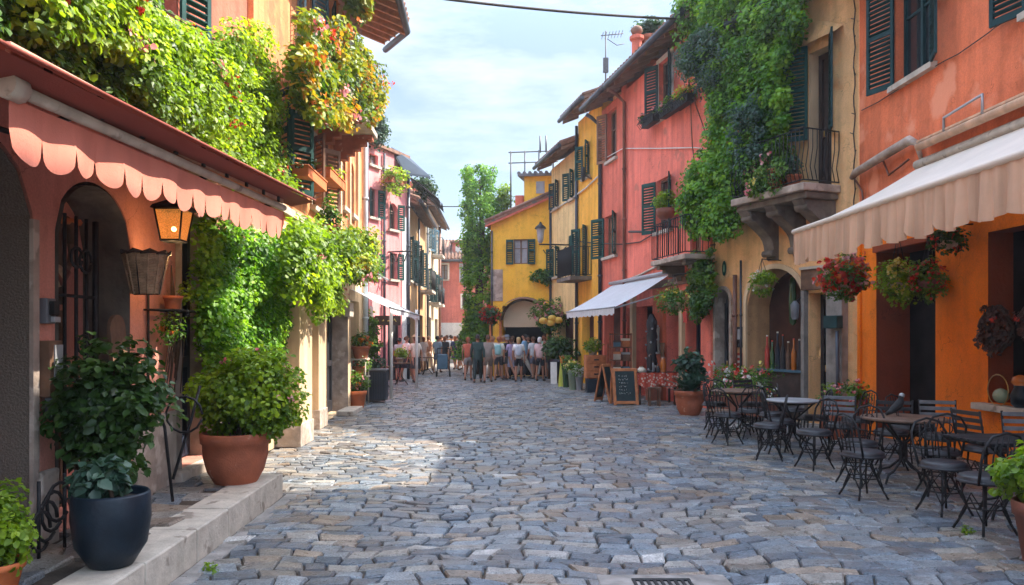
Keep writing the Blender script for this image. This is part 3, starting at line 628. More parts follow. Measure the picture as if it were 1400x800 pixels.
# --- tan house and cream house further down
W4 = Wall((-3.38, 30.0), (-3.32, 37.2))
ra = [(.5, 1.3, 3.9, 5.6), (2.2, 3.0, 3.9, 5.6), (4.4, 5.2, 3.9, 5.5), (1.0, 2.6, 0, 2.6), (4.0, 6.0, 0, 2.6)]
b = Bld('tan_house', W4, 6.9, 'narrow tan house with striped dark shade canopy past the rose house', [(*q, .2, 0) for q in ra], 'tan')
for q in ra[:3]: b.window(*q, 'open', 'shutter_dark', 30)
for q in ra[3:]: b.panel('dark_interior', *q, -.18, 'interior')
b.pipe(3.6, 0, 6.8); b.roof(.45, 1.2)
mb = MB(); mb.grid(lambda u, v: W4.pt(.3+2.6*u, 1.2*v+.05, 7.9-.9*v**1.4-.12*math.sin(u*9)*v), 12, 6); sh = mb.build('shade_canopy', 'canvas_blue', b.root)
for u in (.3, 1.6, 2.9): mb = MB(); mb.tube([W4.pt(u, .05, 6.9), W4.pt(u, .05, 7.95), W4.pt(u, 1.2, 7.05)], .03, 5); mb.build('canopy_rib', 'iron', sh)
strip(b, 'balcony', 4.2, 6.2, .002, .6, 3.6, 3.72, 'stone_pale'); railing(W4, [(4.2, .58), (6.2, .58)], 3.72, 4.6, b.root, .16, .012)
W5 = Wall((-3.3, 37.25), (-3.2, 46.5))
rb = [(.8, 1.7, 3.4, 5.0), (3.2, 4.1, 3.4, 5.0), (5.8, 6.7, 3.4, 5.0), (.8, 1.7, 6.0, 7.4), (3.2, 4.1, 6.0, 7.4), (1, 2.8, 0, 2.6), (5, 7, 0, 2.6)]
b = Bld('cream_house', W5, 8.1, 'cream house with small iron balconies near the end of the street on the left', [(*q, .2, 0) for q in rb], 'cream')
for q in rb[:5]: b.window(*q, 'open', 'shutter_dark' if q[2] < 5 else 'shutter_blue', 30)
for q in rb[5:]: b.panel('dark_interior', *q, -.18, 'interior')
for (u, z) in ((.6, 3.2), (3.0, 3.2), (3.0, 5.8)):
    bl = strip(b, 'balcony', u, u+1.4, .002, .6, z, z+.12, 'stone_pale'); railing(W5, [(u, .02), (u, .58), (u+1.4, .58)], z+.12, z+1.0, bl, .16, .012)
b.pipe(.1, 0, 8.0, 'pipe_dark', .05); b.pipe(7.5, 0, 8.0, 'pipe_copper', .08); b.roof(.4, 1.3); strip(b, 'chimney', 2.2, 2.7, -1.2, -.7, 8.3, 9.6, 'coral_dark'); strip(b, 'chimney', 5.2, 5.7, -.9, -.4, 8.3, 9.4, 'cream')
# --- pink house closing the street
W6 = Wall((-3.9, 47.3), (1.4, 47.3), (0, 40))
rc = [R_(W6, 603, 612, 362, 382), R_(W6, 633, 643, 360, 386), R_(W6, 632, 642, 404, 421), (W6.u(640), W6.u(650), 0, 2.0)]
b = Bld('end_house', W6, 6.2, 'pink house with white base closing the far end of the street', [(*q, .2, 0) for q in rc], 'far_pink', low=(2.45, 'white_wall'), depth=7)
b.window(*rc[0], None, surround='frame_white', pane='glass_curtain'); b.window(*rc[1], 'open', 'shutter_pale', 8); b.window(*rc[2], None, surround='frame_white'); b.door(*rc[3], 'door_dark', .2)
b.roof(.4, 1.6)
mb = MB(); W6.box(mb, 1.3, 2.1, -2.6, -.9, 6.2, 7.5); dm = mb.build('dormer', 'far_pink', b.root); mb = MB(); W6.box(mb, 1.15, 2.25, -2.8, -.75, 7.505, 7.6); mb.build('dormer_roof', 'roof_tile', dm)
mb = MB(); W6.box(mb, 1.5, 1.9, -.899, -.88, 6.75, 7.25); mb.build('dormer_window', 'frame_white', dm)
mb = MB(); mb.obox(W6.pt(2.0, .02, 2.3), W6.U*1.4, W6.N*.9, (0, 0, .12)); mb.build('porch_roof', 'plaster_cream', b.root)
# ================= right side
WA = Wall((6.5, 2), (6.5, 13.65))
oa = [(9.3, 11.05, 0, 3.1, .6, 0), (6.4, 8.1, .81, 3.05, .35, 0), (9.35, 10.4, 5.72, 7.4, .25, 0), (6.3, 7.3, 5.62, 7.3, .25, 0), (2.5, 5.0, 0, 3.0, .4, 0)]
b = Bld('orange_house', WA, 8.0, 'orange plastered house with beige awning, nearest on the right', oa, 'salmon', low=(3.3, 'orange'), depth=7)
strip(b, 'unseen_shade_storey', 0, 8.35, -6.8, 0, 8.001, 13.2, 'salmon')  # unseen storey, height and end shaped so its shadow covers the near street
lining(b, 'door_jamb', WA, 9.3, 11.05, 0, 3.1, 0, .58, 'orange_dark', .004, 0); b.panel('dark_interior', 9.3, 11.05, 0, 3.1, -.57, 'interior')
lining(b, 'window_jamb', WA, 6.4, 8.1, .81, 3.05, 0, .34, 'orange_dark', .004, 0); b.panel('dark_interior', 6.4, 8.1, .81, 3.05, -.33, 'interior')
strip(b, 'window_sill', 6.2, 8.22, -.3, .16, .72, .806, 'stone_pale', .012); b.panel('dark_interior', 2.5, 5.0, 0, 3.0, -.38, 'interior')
b.window(9.35, 10.4, 5.72, 7.4, 'open', 'shutter_dark', 22, fmat='shutter_dark', curtain=True); b.window(6.3, 7.3, 5.62, 7.3, 'open', 'shutter_dark', 16, fmat='shutter_dark', curtain=True)
strip(b, 'corner_fillet', 11.55, 11.65, .002, .04, 0, 3.3, 'orange'); strip(b, 'door_fascia', 9.2, 11.1, .002, .04, 3.1, 3.2, 'orange_dark')
b.roof(.5, 1.5, L0=8.4, tiles=False)
WB = Wall((6.5, 13.66), (4.97, 17.57))
pb = [(*WB.rect(980, 999, 393, 560)[:2], 0, 2.72, .3, .28), (*WB.rect(1022, 1100, 368, 560)[:2], 0, 3.05, .6, .72), (*WB.rect(1106, 1136, 400, 560)[:2], 0, 2.5, .35, 0), (*WB.rect(1106, 1137, 65, 240)[:2], 4.48, 7.1, .3, 0)]
b = Bld('yellow_house', WB, 8.2, 'cream yellow house with stone balcony and arched shopfront, half under a green creeper', pb, 'cream_yellow')
BY = b
for i, q in enumerate(pb[:2]): lining(b, 'arch_surround', WB, *q[:4], q[5], q[4]-.02, 'tan' if i else 'stone_worn', .004, .002)
q = pb[0]; b.door(q[0]+.01, q[1]-.01, 0, 2.70, 'door_dark', .26, .28)
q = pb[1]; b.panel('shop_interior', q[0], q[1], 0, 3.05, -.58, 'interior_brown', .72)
def arch_band(W, u0, u1, z1, R, wdt, w0, w1, z0):
    mb = MB(); n = 18
    def P(k, o):
        t = math.pi*(1-k/n); c = (u0+u1)/2; hw = (u1-u0)/2
        return (c+(hw+o)*math.cos(t), z1-R+(R+o)*math.sin(t))
    path = [(u0, z0)]+[P(k, 0) for k in range(n+1)]+[(u1, z0)]; out = [(u0-wdt, z0)]+[P(k, wdt) for k in range(n+1)]+[(u1+wdt, z0)]
    for i in range(len(path)-1):
        a, c, d, e = path[i], path[i+1], out[i+1], out[i]
        mb.quad(W.pt(a[0], w1, a[1]), W.pt(c[0], w1, c[1]), W.pt(d[0], w1, d[1]), W.pt(e[0], w1, e[1]))
        mb.quad(W.pt(a[0], w0, a[1]), W.pt(c[0], w0, c[1]), W.pt(c[0], w1, c[1]), W.pt(a[0], w1, a[1]))
        mb.quad(W.pt(e[0], w0, e[1]), W.pt(d[0], w0, d[1]), W.pt(d[0], w1, d[1]), W.pt(e[0], w1, e[1]))
    return mb
arch_band(WB, q[0], q[1], 3.05, .72, .10, .001, .05, .0).build('archivolt', 'plaster_cream', b.root); q = pb[0]; arch_band(WB, q[0], q[1], 2.72, .28, .07, .001, .05, .0).build('archivolt', 'stone_worn', b.root)
q = pb[2]; b.door(q[0]+.01, q[1]-.01, 0, 2.48, 'door_dark', .33)
strip(b, 'shop_pilaster', *WB.rect(1138, 1160, 0, 1)[:2], .002, .16, 0, 2.55, 'stone_grey', .012); strip(b, 'shop_pilaster', *WB.rect(1101, 1105.5, 0, 1)[:2], .002, .12, 0, 2.55, 'stone_grey', .01)
strip(b, 'sign_board', *WB.rect(1100, 1136, 0, 1)[:2], .002, .1, 2.56, 2.95, 'wood_brown', .01); strip(b, 'sign_board_edge', *WB.rect(1100, 1136, 0, 1)[:2], .002, .14, 2.951, 3.0, 'stone_pale')
q = pb[3]; lining(b, 'door_jamb', WB, *q[:4], 0, .28, 'plaster_cream', .004); b.door(q[0]+.01, q[1]-.01, 4.48, 7.08, 'wood_dark', .28); 
for (hu, sg, an) in ((q[0], -1, 40), (q[1], 1, 35)):
    a_ = math.radians(an); e = WB.U*sg*math.cos(a_)+WB.N*math.sin(a_); nn = WB.N*math.cos(a_)-WB.U*sg*math.sin(a_)
    mb = MB(); shutter_panel(mb, WB.pt(hu, .03, 5.45), e, nn, .46, 1.8); mb.build('shutter', 'shutter_green' if sg > 0 else 'shutter_dark', b.root)
mb = MB(); mb.grid(lambda u, v: WB.pt(.35+1.9*u, .02+.16*v, 7.35+.35*math.sin(u*math.pi)*(1-v)-.12*v), 14, 3); mb.build('lintel_hood', 'cream_yellow', b.root)
u0, u1 = WB.u(1150), WB.u(1150)+2.0
bal = strip(b, 'balcony', u0, u1, .002, .88, 4.30, 4.44, 'stone_worn', .02); strip(b, 'balcony_moulding', u0+.05, u1-.05, .003, .78, 4.17, 4.298, 'stone_dark', .03, bal)
for u in (u0+.12, (u0+u1)/2-.14, u1-.4):
    mb = MB()
    mb.grid(lambda p, q: WB.pt(u+.28*q, .76*(1-p)**1.5+.02+.05*math.sin(p*9), 4.165-.95*p), 12, 1)
    for qq in (0, 1):
        pr = [WB.pt(u+.28*qq, .76*(1-p/12)**1.5+.02+.05*math.sin(p/12*9), 4.165-.95*p/12) for p in range(13)]
        mb.poly(pr+[WB.pt(u+.28*qq, .003, 3.215), WB.pt(u+.28*qq, .003, 4.165)])
    mb.tube([WB.pt(u-.02, .62, 4.05), WB.pt(u+.30, .62, 4.05)], .09, 10); mb.tube([WB.pt(u-.02, .12, 3.35), WB.pt(u+.30, .12, 3.35)], .07, 10)
    mb.build('bracket', 'stone_dark', bal)
railing(WB, [(u0+.03, .02), (u0+.03, .84), (u1-.03, .84), (u1-.03, .02)], 4.44, 5.42, bal, .10, .009, belly=.06)
BALU = (u0, u1)
b.pipe(WB.u(1010), 0, 3.0, 'pipe_copper', .05, .1); b.pipe(WB.u(1017), 0, 3.3, 'pipe_dark', .025, .08)
mb = MB(); p = [WB.pt(.06, .05, 9.2)]
for i in range(40): p.append(WB.pt(.06+.02*math.sin(i*1.7), .05, 9.2-i*.17))
mb.tube(p, .012, 5)
for i in range(0, 40, 2): mb.tube([p[i], p[i]+WB.U*.05*random.choice((-1, 1))+WB.N*.03+V(0, 0, .03)], .008, 4)
mb.build('barbed_cable', 'cable', b.root)
b.roof(.5, 1.6, L0=.3)
# R3 .. R5 share one building line
WR = Wall((8.21-.187*17.5, 17.5), (8.21-.187*31.3, 31.3))
def uy(d): return (d-17.5)*math.sqrt(1+.187**2)
def wr(*a): return WR.rect(*a)
e1, e2, e3, e4 = uy(22.85), uy(25.05), uy(27.65), WR.L
rw = [wr(901, 919, 80, 158), wr(898, 918, 243, 315), wr(946, 958, 262, 352), wr(838, 842, 60, 61)]
so_ = [(*wr(858, 866, 1, 2)[:2], 0, 2.5), (*wr(870, 896, 1, 2)[:2], .0, 2.5), (*wr(912, 932, 1, 2)[:2], 0, 2.6), (*wr(938, 958, 1, 2)[:2], 0, 2.7)]
b = Bld('coral_house', WR, 9.0, 'large coral pink house with white awning, balcony and window flower boxes on the right', [(*rw[0], .2, 0), (*rw[1], .2, 0), (*rw[2], .2, 0)]+[(*q, .35, 0) for q in so_], 'coral', L0=0, L1=e1, depth=6); BC = b
b.window(*rw[0], 'open', 'shutter_dark', 30, surround='frame_white', pane='glass_dark'); b.window(*rw[1], 'open', 'shutter_green', 26, surround=None); b.door(*rw[2], 'shutter_brown', .18)
for i, q in enumerate(so_):
    if i == 3: b.door(q[0], q[1], 0, 2.68, 'navy', .33, glass=True)
    else: b.panel('dark_interior', *q, -.33, 'interior_brown' if i != 1 else 'interior')
strip(b, 'pilaster', *wr(866.5, 870, 1, 2)[:2], .002, .12, 0, 2.8, 'plaster_cream'); strip(b, 'pilaster', *wr(897, 911, 1, 2)[:2], .002, .1, 0, 2.9, 'red_ochre'); strip(b, 'pilaster', *wr(933, 937, 1, 2)[:2], .002, .1, 0, 2.8, 'plaster_cream')
strip(b, 'shop_fascia', .2, e1-.1, .002, .09, 2.95, 3.12, 'wood_brown')
q = rw[2]; bal = strip(b, 'balcony', q[0]-.75, q[1]+.75, .002, .75, q[2]-.14, q[2]-.02, 'stone_worn', .02); railing(WR, [(q[0]-.72, .02), (q[0]-.72, .72), (q[1]+.72, .72), (q[1]+.72, .02)], q[2]-.02, q[2]+.85, bal, .12, .011)
for u in (q[0]-.6, q[1]+.4):
    mb = MB()
    for i in range(4): WR.box(mb, u, u+.2, .003, .65-.15*i, q[2]-.15-.09*(i+1), q[2]-.15-.09*i)
    mb.build('bracket', 'stone_dark', bal)
b.pipe(e1-.06, 0, 8.6, 'pipe_copper', .05, jog=.55); b.roof(.62, 1.5)
BC3 = Bld('narrow_red_house', WR, 9.0, 'narrow dull red house with brown shutters between two downpipes on the right', [(*wr(831, 843, 150, 218), .2, 0), (*wr(827, 843, 294, 350), .2, 0), (*wr(826, 848, 1, 2)[:2], 0, 2.6, .35, 0)], 'coral_dark', L0=e1, L1=e2, depth=6); b = BC3
b.window(*wr(831, 843, 150, 218), 'open', 'shutter_brown', 30, fmat='shutter_brown', sides=(0, 1)); b.window(*wr(827, 843, 294, 350), 'open', 'shutter_green', 28, pane='shutter_brown')
q = wr(826, 848, 1, 2); b.panel('dark_interior', q[0], q[1], 0, 2.6, -.33, 'interior_brown'); b.pipe(e2-.05, 0, 8.5, 'pipe_dark', .06, jog=.55); b.roof(.62, 1.5)
strip(b, 'chimney', e1+.5, e1+.95, -.6, -.2, 9.1, 10.0, 'coral_dark'); strip(b, 'chimney', e1+1.6, e1+2.0, -.7, -.3, 9.1, 9.8, 'cream_yellow')
b = Bld('ochre_house', WR, 9.35, 'narrow ochre house with green shutters and black iron balcony on the right', [(*wr(798, 806, 196, 242), .2, 0), (*wr(794, 803, 310, 378), .2, 0), (*wr(796, 812, 1, 2)[:2], 0, 2.6, .3, 0)], 'ochre', L0=e2, L1=e3, depth=6)
b.window(*wr(798, 806, 196, 242), 'open', 'shutter_green', 36); b.window(*wr(794, 803, 310, 378), 'open', 'shutter_green', 34, sill=False); q = wr(796, 812, 1, 2); b.panel('dark_interior', q[0], q[1], 0, 2.6, -.28, 'interior_brown')
q = wr(794, 803, 310, 378); bal = strip(b, 'balcony', q[0]-.5, q[1]+.5, .002, .75, q[2]-.18, q[2]-.05, 'stone_dark'); railing(WR, [(q[0]-.48, .02), (q[0]-.48, .72), (q[1]+.48, .72), (q[1]+.48, .02)], q[2]-.05, q[2]+.95, bal, .09, .014)
b.roof(.62, 1.4); b.pipe(e3-.06, 0, 9.2, 'pipe_dark', .055)
b = Bld('pale_yellow_house', WR, 8.45, 'pale yellow house with green shutters next to the ochre house at the street end', [(*wr(779, 785, 234, 272), .2, 0), (*wr(759, 764, 248, 284), .2, 0), (*wr(779, 785, 322, 372), .2, 0), (*wr(758, 765, 338, 378), .2, 0), (*wr(764, 784, 1, 2)[:2], 0, 2.5, .3, 0)], 'pale_yellow', L0=e3, L1=e4, depth=6)
b.window(*wr(779, 785, 234, 272), 'open', 'shutter_green', 40, arch=.0); b.window(*wr(759, 764, 248, 284), 'open', 'shutter_dark', 36); b.window(*wr(779, 785, 322, 372), 'closed', 'shutter_green', 6); b.window(*wr(758, 765, 338, 378), 'open', 'shutter_green', 34)
q = wr(764, 784, 1, 2); b.panel('dark_interior', q[0], q[1], 0, 2.5, -.28, 'interior_brown'); b.roof(.65, 1.4)
# --- yellow house facing us at the end of the square
W7 = Wall((-.12, 31.75), (2.42, 31.35), (0, 20))
wq = W7.rect(702, 722, 327, 361); ar = W7.rect(687, 747, 411, 500)
b = Bld('facing_yellow_house', W7, 6.1, 'bright yellow house facing down the street with green shutters and low arched cafe front', [(*wq, .18, 0), (ar[0], ar[1], 0, 2.9, .8, .0)], 'yellow', depth=5)
L = W7.L
mb = MB(); P = [(0, 6.1), (L, 6.1), (L, 7.35), (0, 6.25)]
mb.poly([W7.pt(u, 0, z) for u, z in P]); mb.poly([W7.pt(u, -5, z) for u, z in P]); mb.quad(W7.pt(0, 0, 6.1), W7.pt(0, -5, 6.1), W7.pt(0, -5, 6.25), W7.pt(0, 0, 6.25)); mb.build('gable_wall', 'yellow', b.root)
mb = MB(); o_ = W7.pt(-.2, .25, 6.2); e = W7.U*(L+.25)+V(0, 0, 1.17); mb.obox(o_, e, -W7.N*5.3, (0, 0, .1))
for i in range(11): mb.tube([W7.pt(-.22, .2-.42*i, 6.36), W7.pt(L+.05, .2-.42*i, 6.36+1.17)], .085, 6)
rf = mb.build('roof', 'roof_tile', b.root); mb = MB(); mb.obox(W7.pt(-.2, .2, 6.12), e, W7.N*.04, (0, 0, .08)); mb.build('verge_board', 'coral_dark', rf)
b.window(*wq, 'open', 'shutter_green', 6, D=.15, sill=False, pane='glass_curtain', fmat='frame_wood', curtain=True)
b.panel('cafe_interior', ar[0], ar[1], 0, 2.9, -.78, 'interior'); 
c, hw = (ar[0]+ar[1])/2, (ar[1]-ar[0])/2
mb = MB(); mb.poly([W7.pt(ar[0]+.06, .12, 2.02)]+[W7.pt(c+(hw-.06)*math.cos(math.pi*(1-i/16)), .12, 2.3+.8*math.sin(math.pi*(1-i/16))) for i in range(17)]+[W7.pt(ar[1]-.06, .12, 2.02)]); fan = mb.build('fanlight_panel', 'canvas_cream', b.root)
mb = MB(); mb.tube([W7.pt(c+hw*math.cos(math.pi*(1-i/16)), .14, 2.3+.85*math.sin(math.pi*(1-i/16))) for i in range(17)], .06, 6); mb.build('arch_rim', 'wood_brown', fan)
mb = MB(); mb.grid(lambda u, v: W7.pt(c+(hw+.15)*math.cos(math.pi*(1-u)), .14+.5*v, 2.32+.92*math.sin(math.pi*(1-u))+.02-.1*v), 20, 2); mb.build('arch_canopy', 'roof_tile', fan)
for u in (ar[0]-.12, ar[1]+.02): strip(b, 'cafe_post', u, u+.1, .002, .12, 0, 2.5, 'wood_orange')
strip(b, 'rough_stonework', .0, .5, .002, .03, 3.1, 4.4, 'stone_worn'); b.pipe(L-.1, 0, 6.9, 'pipe_dark', .05); b.pipe(.06, 0, 6.0, 'pipe_dark', .035)
mb = MB(); W7.box(mb, L-1.25, L+.3, -2.6, -.6, 6.5, 8.35); up = mb.build('roof_room', 'yellow', b.root); mb = MB(); mb.obox(W7.pt(L-1.5, -.35, 8.3), W7.U*2.0, -W7.N*2.6+V(0, 0, .25), (0, 0, .1))
for i in range(9): mb.tube([W7.pt(L-1.45+.23*i, -.33, 8.42), W7.pt(L-1.45+.23*i, -2.9, 8.68)], .08, 6)
mb.build('roof_tiles', 'roof_grey', up); mb = MB(); W7.box(mb, L-.75, L-.4, -.6, -.57, 7.6, 8.1); mb.build('roof_window', 'glass_curtain', up)
strip(b, 'chimney', .9, 1.25, -1.2, -.9, 6.4, 7.6, 'coral_dark'); 
mb = MB(); z = 8.75
for (u, w) in ((.7, -1), (1.3, -1), (1.9, -1), (2.5, -1)): mb.tube([W7.pt(u, w, 6.7 if u < 1.5 else 8.6), W7.pt(u, w, 9.5)], .035, 5)
for zz in (9.0, 9.45): mb.tube([W7.pt(.6, -1, zz), W7.pt(2.7, -1, zz)], .028, 5)
for u in (1.95, 2.2): mb.tube([W7.pt(u, -1, 9.4), W7.pt(u, -1, 10.1)], .04, 6)
mb.build('roof_frame', 'iron_grey', b.root)
# buildings that only close the gaps behind
W8 = Wall((2.3, 36), (9, 36), (4, 20)); b = Bld('back_house', W8, 6.2, 'plain tan house hidden behind the yellow house', [], 'tan'); b.roof(.3, 1.2, tiles=False)
# ================= plants
def inpoly(x, y, P):
    c = False
    for (a, b), (d, e) in zip(P, P[1:]+P[:1]):
        if (b > y) != (e > y) and x < (d-a)*(y-b)/(e-b)+a: c = not c
    return c
def stems_on(W, pts, w, root, name='stem', r=.012):
    mb = MB()
    for (a, b) in pts:
        P = []; n = 14
        for i in range(n+1):
            t = i/n; P.append(W.pt(a[0]+(b[0]-a[0])*t+.08*math.sin(t*9+a[0]), w+.03*math.sin(t*7), a[1]+(b[1]-a[1])*t))
        mb.tube(P, [r*(1.6-t/n) for t in range(n+1)], 5)
    return mb.build(name, 'twig', root)
def vine(name, label, cat, W, poly, w0, w1, nc, per, rad, size, lm, flowers=(), extra=(), base=None, tilt=.6, group=None, stem=True, jit=.6):
    xs = [p[0] for p in poly]; ys = [p[1] for p in poly]; cs = []
    while len(cs) < nc:
        x, y = random.uniform(min(xs), max(xs)), random.uniform(min(ys), max(ys))
        if not inpoly(x, y, poly): continue
        w = random.uniform(w0, w1); u, z = W.hit(x, y, w); cs.append(W.pt(u, w, z))
    C = np.array([tuple(c) for c in cs]); b = base or (C[:, 0].mean(), C[:, 1].mean(), C[:, 2].min())
    root = thing(name, b, label, cat, group)
    p, d, t = clumps(C, per, rad); d = d*.6+np.array(tuple(W.N))*.8+np.array([0, 0, tilt]); leaves('foliage', p, d, size, lm, root, tone=t, jit=jit)
    for (fm, n, fs, k) in flowers:
        idx = RNG.choice(len(C), max(1, n//6)); fp = np.repeat(C[idx], 6, 0)+RNG.normal(0, rad*.45, (max(1, n//6)*6, 3))+np.array(tuple(W.N))*rad*.7
        fp = np.repeat(fp, k, 0)+RNG.normal(0, fs*.5, (len(fp)*k, 3)); leaves('blossom', fp, np.tile(np.array(tuple(W.N))+[0, 0, .3], (len(fp), 1)), fs, fm, root, wid=.5)
    if stem:
        us = [W.hit(x, y, w0) for x, y in [random.choice(poly) for _ in range(8)]]; pr = []
        for i in range(0, 8, 2): pr.append((us[i], us[i+1]))
        stems_on(W, pr, w0*.6, root)
    return root
def bush(parent, c, rr, nc, per, rad, size, lm, name='foliage', shell=.35, up=.7, jit=.7):
    d = RNG.normal(0, 1, (nc, 3)); d /= np.linalg.norm(d, axis=1)[:, None]; r = RNG.uniform(shell, 1, (nc, 1))
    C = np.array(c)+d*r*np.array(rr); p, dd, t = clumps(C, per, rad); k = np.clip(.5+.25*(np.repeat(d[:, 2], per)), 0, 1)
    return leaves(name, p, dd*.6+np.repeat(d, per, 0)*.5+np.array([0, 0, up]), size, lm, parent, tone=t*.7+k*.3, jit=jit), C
def blooms(parent, c, rr, n, size, fm, k=5, name='blossom'):
    d = RNG.normal(0, 1, (n, 3)); d /= np.linalg.norm(d, axis=1)[:, None]; d[:, 1] = -np.abs(d[:, 1])*.8+.1; d[:, 2] = d[:, 2]*.8+.1
    p = np.array(c)+d*RNG.uniform(.8, 1.1, (n, 1))*np.array(rr); p = np.repeat(p, k, 0)+RNG.normal(0, size*.4, (n*k, 3))
    return leaves(name, p, np.repeat(d, k, 0), size, fm, parent, wid=.5)
def pot_mesh(mb, c, r, h, kind='flower'):
    if kind == 'bowl': pr = [(r*.45, 0), (r*.55, .02*h), (r*.9, h*.3), (r, h*.65), (r*.98, h*.97), (r*.93, h), (r*.88, h*.97), (r*.86, h*.85)]
    elif kind == 'trough': pr = None
    elif kind == 'urn': pr = [(r*.62, 0), (r*.66, h*.04), (r*.84, h*.25), (r*.96, h*.55), (r*.97, h*.78), (r*1.03, h*.80), (r*1.05, h*.97), (r*1.0, h), (r*.92, h*.97), (r*.9, h*.85)]
    else: pr = [(r*.68, 0), (r*.7, h*.02), (r*.92, h*.76), (r*1.0, h*.77), (r*1.03, h*.98), (r*.98, h), (r*.9, h*.97), (r*.88, h*.85)]
    mb.lathe(c, pr, 28)
def potted(name, label, loc, r, h, pm, kind='flower', cat='potted plant', group=None, crown=None, lm='leaf_mid', size=.05, nc=20, per=26, rad=.12, fl=(), stems=5, soil=True):
    root = thing(name, loc, label, cat, group); x, y, z = loc
    mb = MB(); pot_mesh(mb, loc, r, h, kind); p = mb.build('pot', pm, root)
    if soil: mb = MB(); mb.lathe((x, y, z+h*.88), [(.001, .02), (r*.45, .015), (r*.89, 0)], 20); mb.build('soil', 'soil', p)
    if crown:
        (cx, cy, cz), rr = crown; C0 = (x+cx, y+cy, z+cz); bush(root, C0, rr, nc, per, rad, size, lm)
        for (fm, n, fs) in fl: blooms(root, C0, rr, n, fs, fm)
        mb = MB()
        for i in range(stems):
            a = random.uniform(0, 6.28); q = random.uniform(.2, .7)
            mb.tube([(x+r*.2*math.cos(a), y+r*.2*math.sin(a), z+h*.85), (x+cx*.5+r*.4*math.cos(a), y+cy*.5+r*.4*math.sin(a), z+(h+cz)/2), (C0[0]+rr[0]*q*math.cos(a), C0[1]+rr[1]*q*math.sin(a), C0[2]+rr[2]*.3)], [.012, .009, .005], 5)
        mb.build('stem', 'twig', root)
    return root
# ---- left vines
vine('climbing_vine', 'bright lime green climbing vine covering the pink wall above the red awning', 'vine', W1,
     [(30, -60), (100, -60), (175, -20), (235, 42), (300, 55), (338, 28), (358, 52), (378, 100), (388, 200), (398, 262), (330, 245), (250, 195), (200, 150), (165, 60), (60, 40)], .12, .5, 430, 84, .15, .056, 'leaf_lime',
     [('petal_red', 30, .05, 4), ('petal_pink', 18, .05, 4)], base=(-3.0, 8.6, 3.3))
vine('shaded_creeper', 'dark leafy creeper over the wall in the top left corner above the awning', 'vine', W1,
     [(-60, -70), (190, -70), (235, 60), (215, 165), (130, 135), (60, 105), (50, 70), (-60, 70)], .03, .28, 200, 70, .14, .058, 'leaf_mid', [('petal_red', 36, .05, 4)], base=(-3.0, 5.4, 3.5))
vine('wall_creeper', 'lime green creeper hanging from the awning to the large terracotta pot', 'vine', W1,
     [(283, 300), (330, 320), (384, 325), (392, 420), (385, 480), (330, 500), (300, 520), (280, 470)], .05, .42, 300, 76, .14, .054, 'leaf_vine', base=(-3.0, 9.3, .24))
stems_on(W1, [((6.85, .25), (7.0, 3.0)), ((6.95, .25), (7.3, 3.1)), ((6.9, .3), (7.7, 2.9)), ((7.1, .3), (6.9, 2.8))], .12, bpy.data.objects['wall_creeper'], 'trunk', .022)
vine('arbour_vine', 'thick green vine spilling over the cream shop pilasters of the peach house', 'vine', W2,
     [(392, 318), (420, 308), (450, 322), (478, 318), (512, 330), (515, 360), (495, 385), (470, 375), (462, 425), (448, 395), (440, 430), (425, 400), (392, 395)], .15, 1.0, 300, 60, .17, .07, 'leaf_lime', [('petal_pink', 30, .06, 4)], base=(-2.9, 14, 2.3))
vine('yellow_vine', 'yellow topped vine at the far end of the peach house above the white awning', 'vine', W2,
     [(468, 322), (500, 312), (514, 332), (516, 370), (500, 385), (472, 372)], .7, 1.1, 50, 50, .16, .075, 'leaf_autumn', base=(-2.4, 15.6, 2.9), stem=False)
r = vine('balcony_flowers', 'orange, yellow and green flowering plants overflowing the left balcony', 'balcony plants', W2,
     [(407, 75), (418, 30), (432, 22), (440, 60), (468, 28), (490, 60), (505, 85), (522, 105), (524, 140), (508, 172), (480, 176), (455, 160), (428, 158), (408, 130)], .45, 1.05, 310, 48, .15, .085, 'leaf_autumn',
     [('petal_orange', 90, .06, 4), ('petal_red', 70, .05, 4), ('petal_pink', 60, .06, 4)], base=(-2.5, 14.5, 5.94))
vine('balcony_greenery', 'dark green trailing plant at the near end of the left flowering balcony', 'balcony plants', W2, [(404, 85), (430, 70), (436, 110), (425, 152), (405, 128)], .7, .95, 40, 50, .14, .07, 'leaf_mid', [('petal_pink', 24, .05, 4)], base=(-2.5, 12.8, 5.94), stem=False)
vine('eave_vine', 'yellow leaves hanging beside the roof eave of the peach house', 'vine', W2, [(472, -20), (500, -20), (500, 22), (490, 26), (478, 10)], .3, .9, 18, 30, .14, .16, 'leaf_autumn', base=(-2.6, 16, 8), stem=False)
# ---- right creeper
vine('house_creeper', 'huge bright green creeper hanging down between the coral house and the yellow house', 'creeper', WB,
     [(935, -60), (1088, -60), (1092, 35), (1072, 95), (1075, 160), (1060, 215), (1040, 262), (1012, 300), (990, 322), (965, 330), (935, 318), (928, 270), (945, 225), (965, 205), (975, 150), (968, 120), (950, 100), (930, 70), (925, 30)], .12, .75, 900, 62, .18, .082, 'leaf_vine',
     [('petal_yellow', 12, .06, 4), ('petal_orange', 16, .05, 4)], base=(5.3, 16.5, 3.4))
vine('blue_creeper', 'blue green small leaved creeper mixed into the huge creeper by the coral house window', 'creeper', WB, [(925, 55), (965, 40), (990, 70), (985, 110), (958, 130), (932, 95)], .55, .95, 60, 70, .15, .06, 'leaf_blue', base=(4.5, 17.2, 7), stem=False)
vine('grey_creeper', 'grey green trailing plant hanging in front of the huge creeper beside the stone balcony', 'creeper', WB, [(1000, 130), (1030, 130), (1045, 200), (1020, 250), (1000, 200)], .8, .95, 40, 60, .13, .055, 'leaf_blue', base=(5.2, 16.2, 5), stem=False)
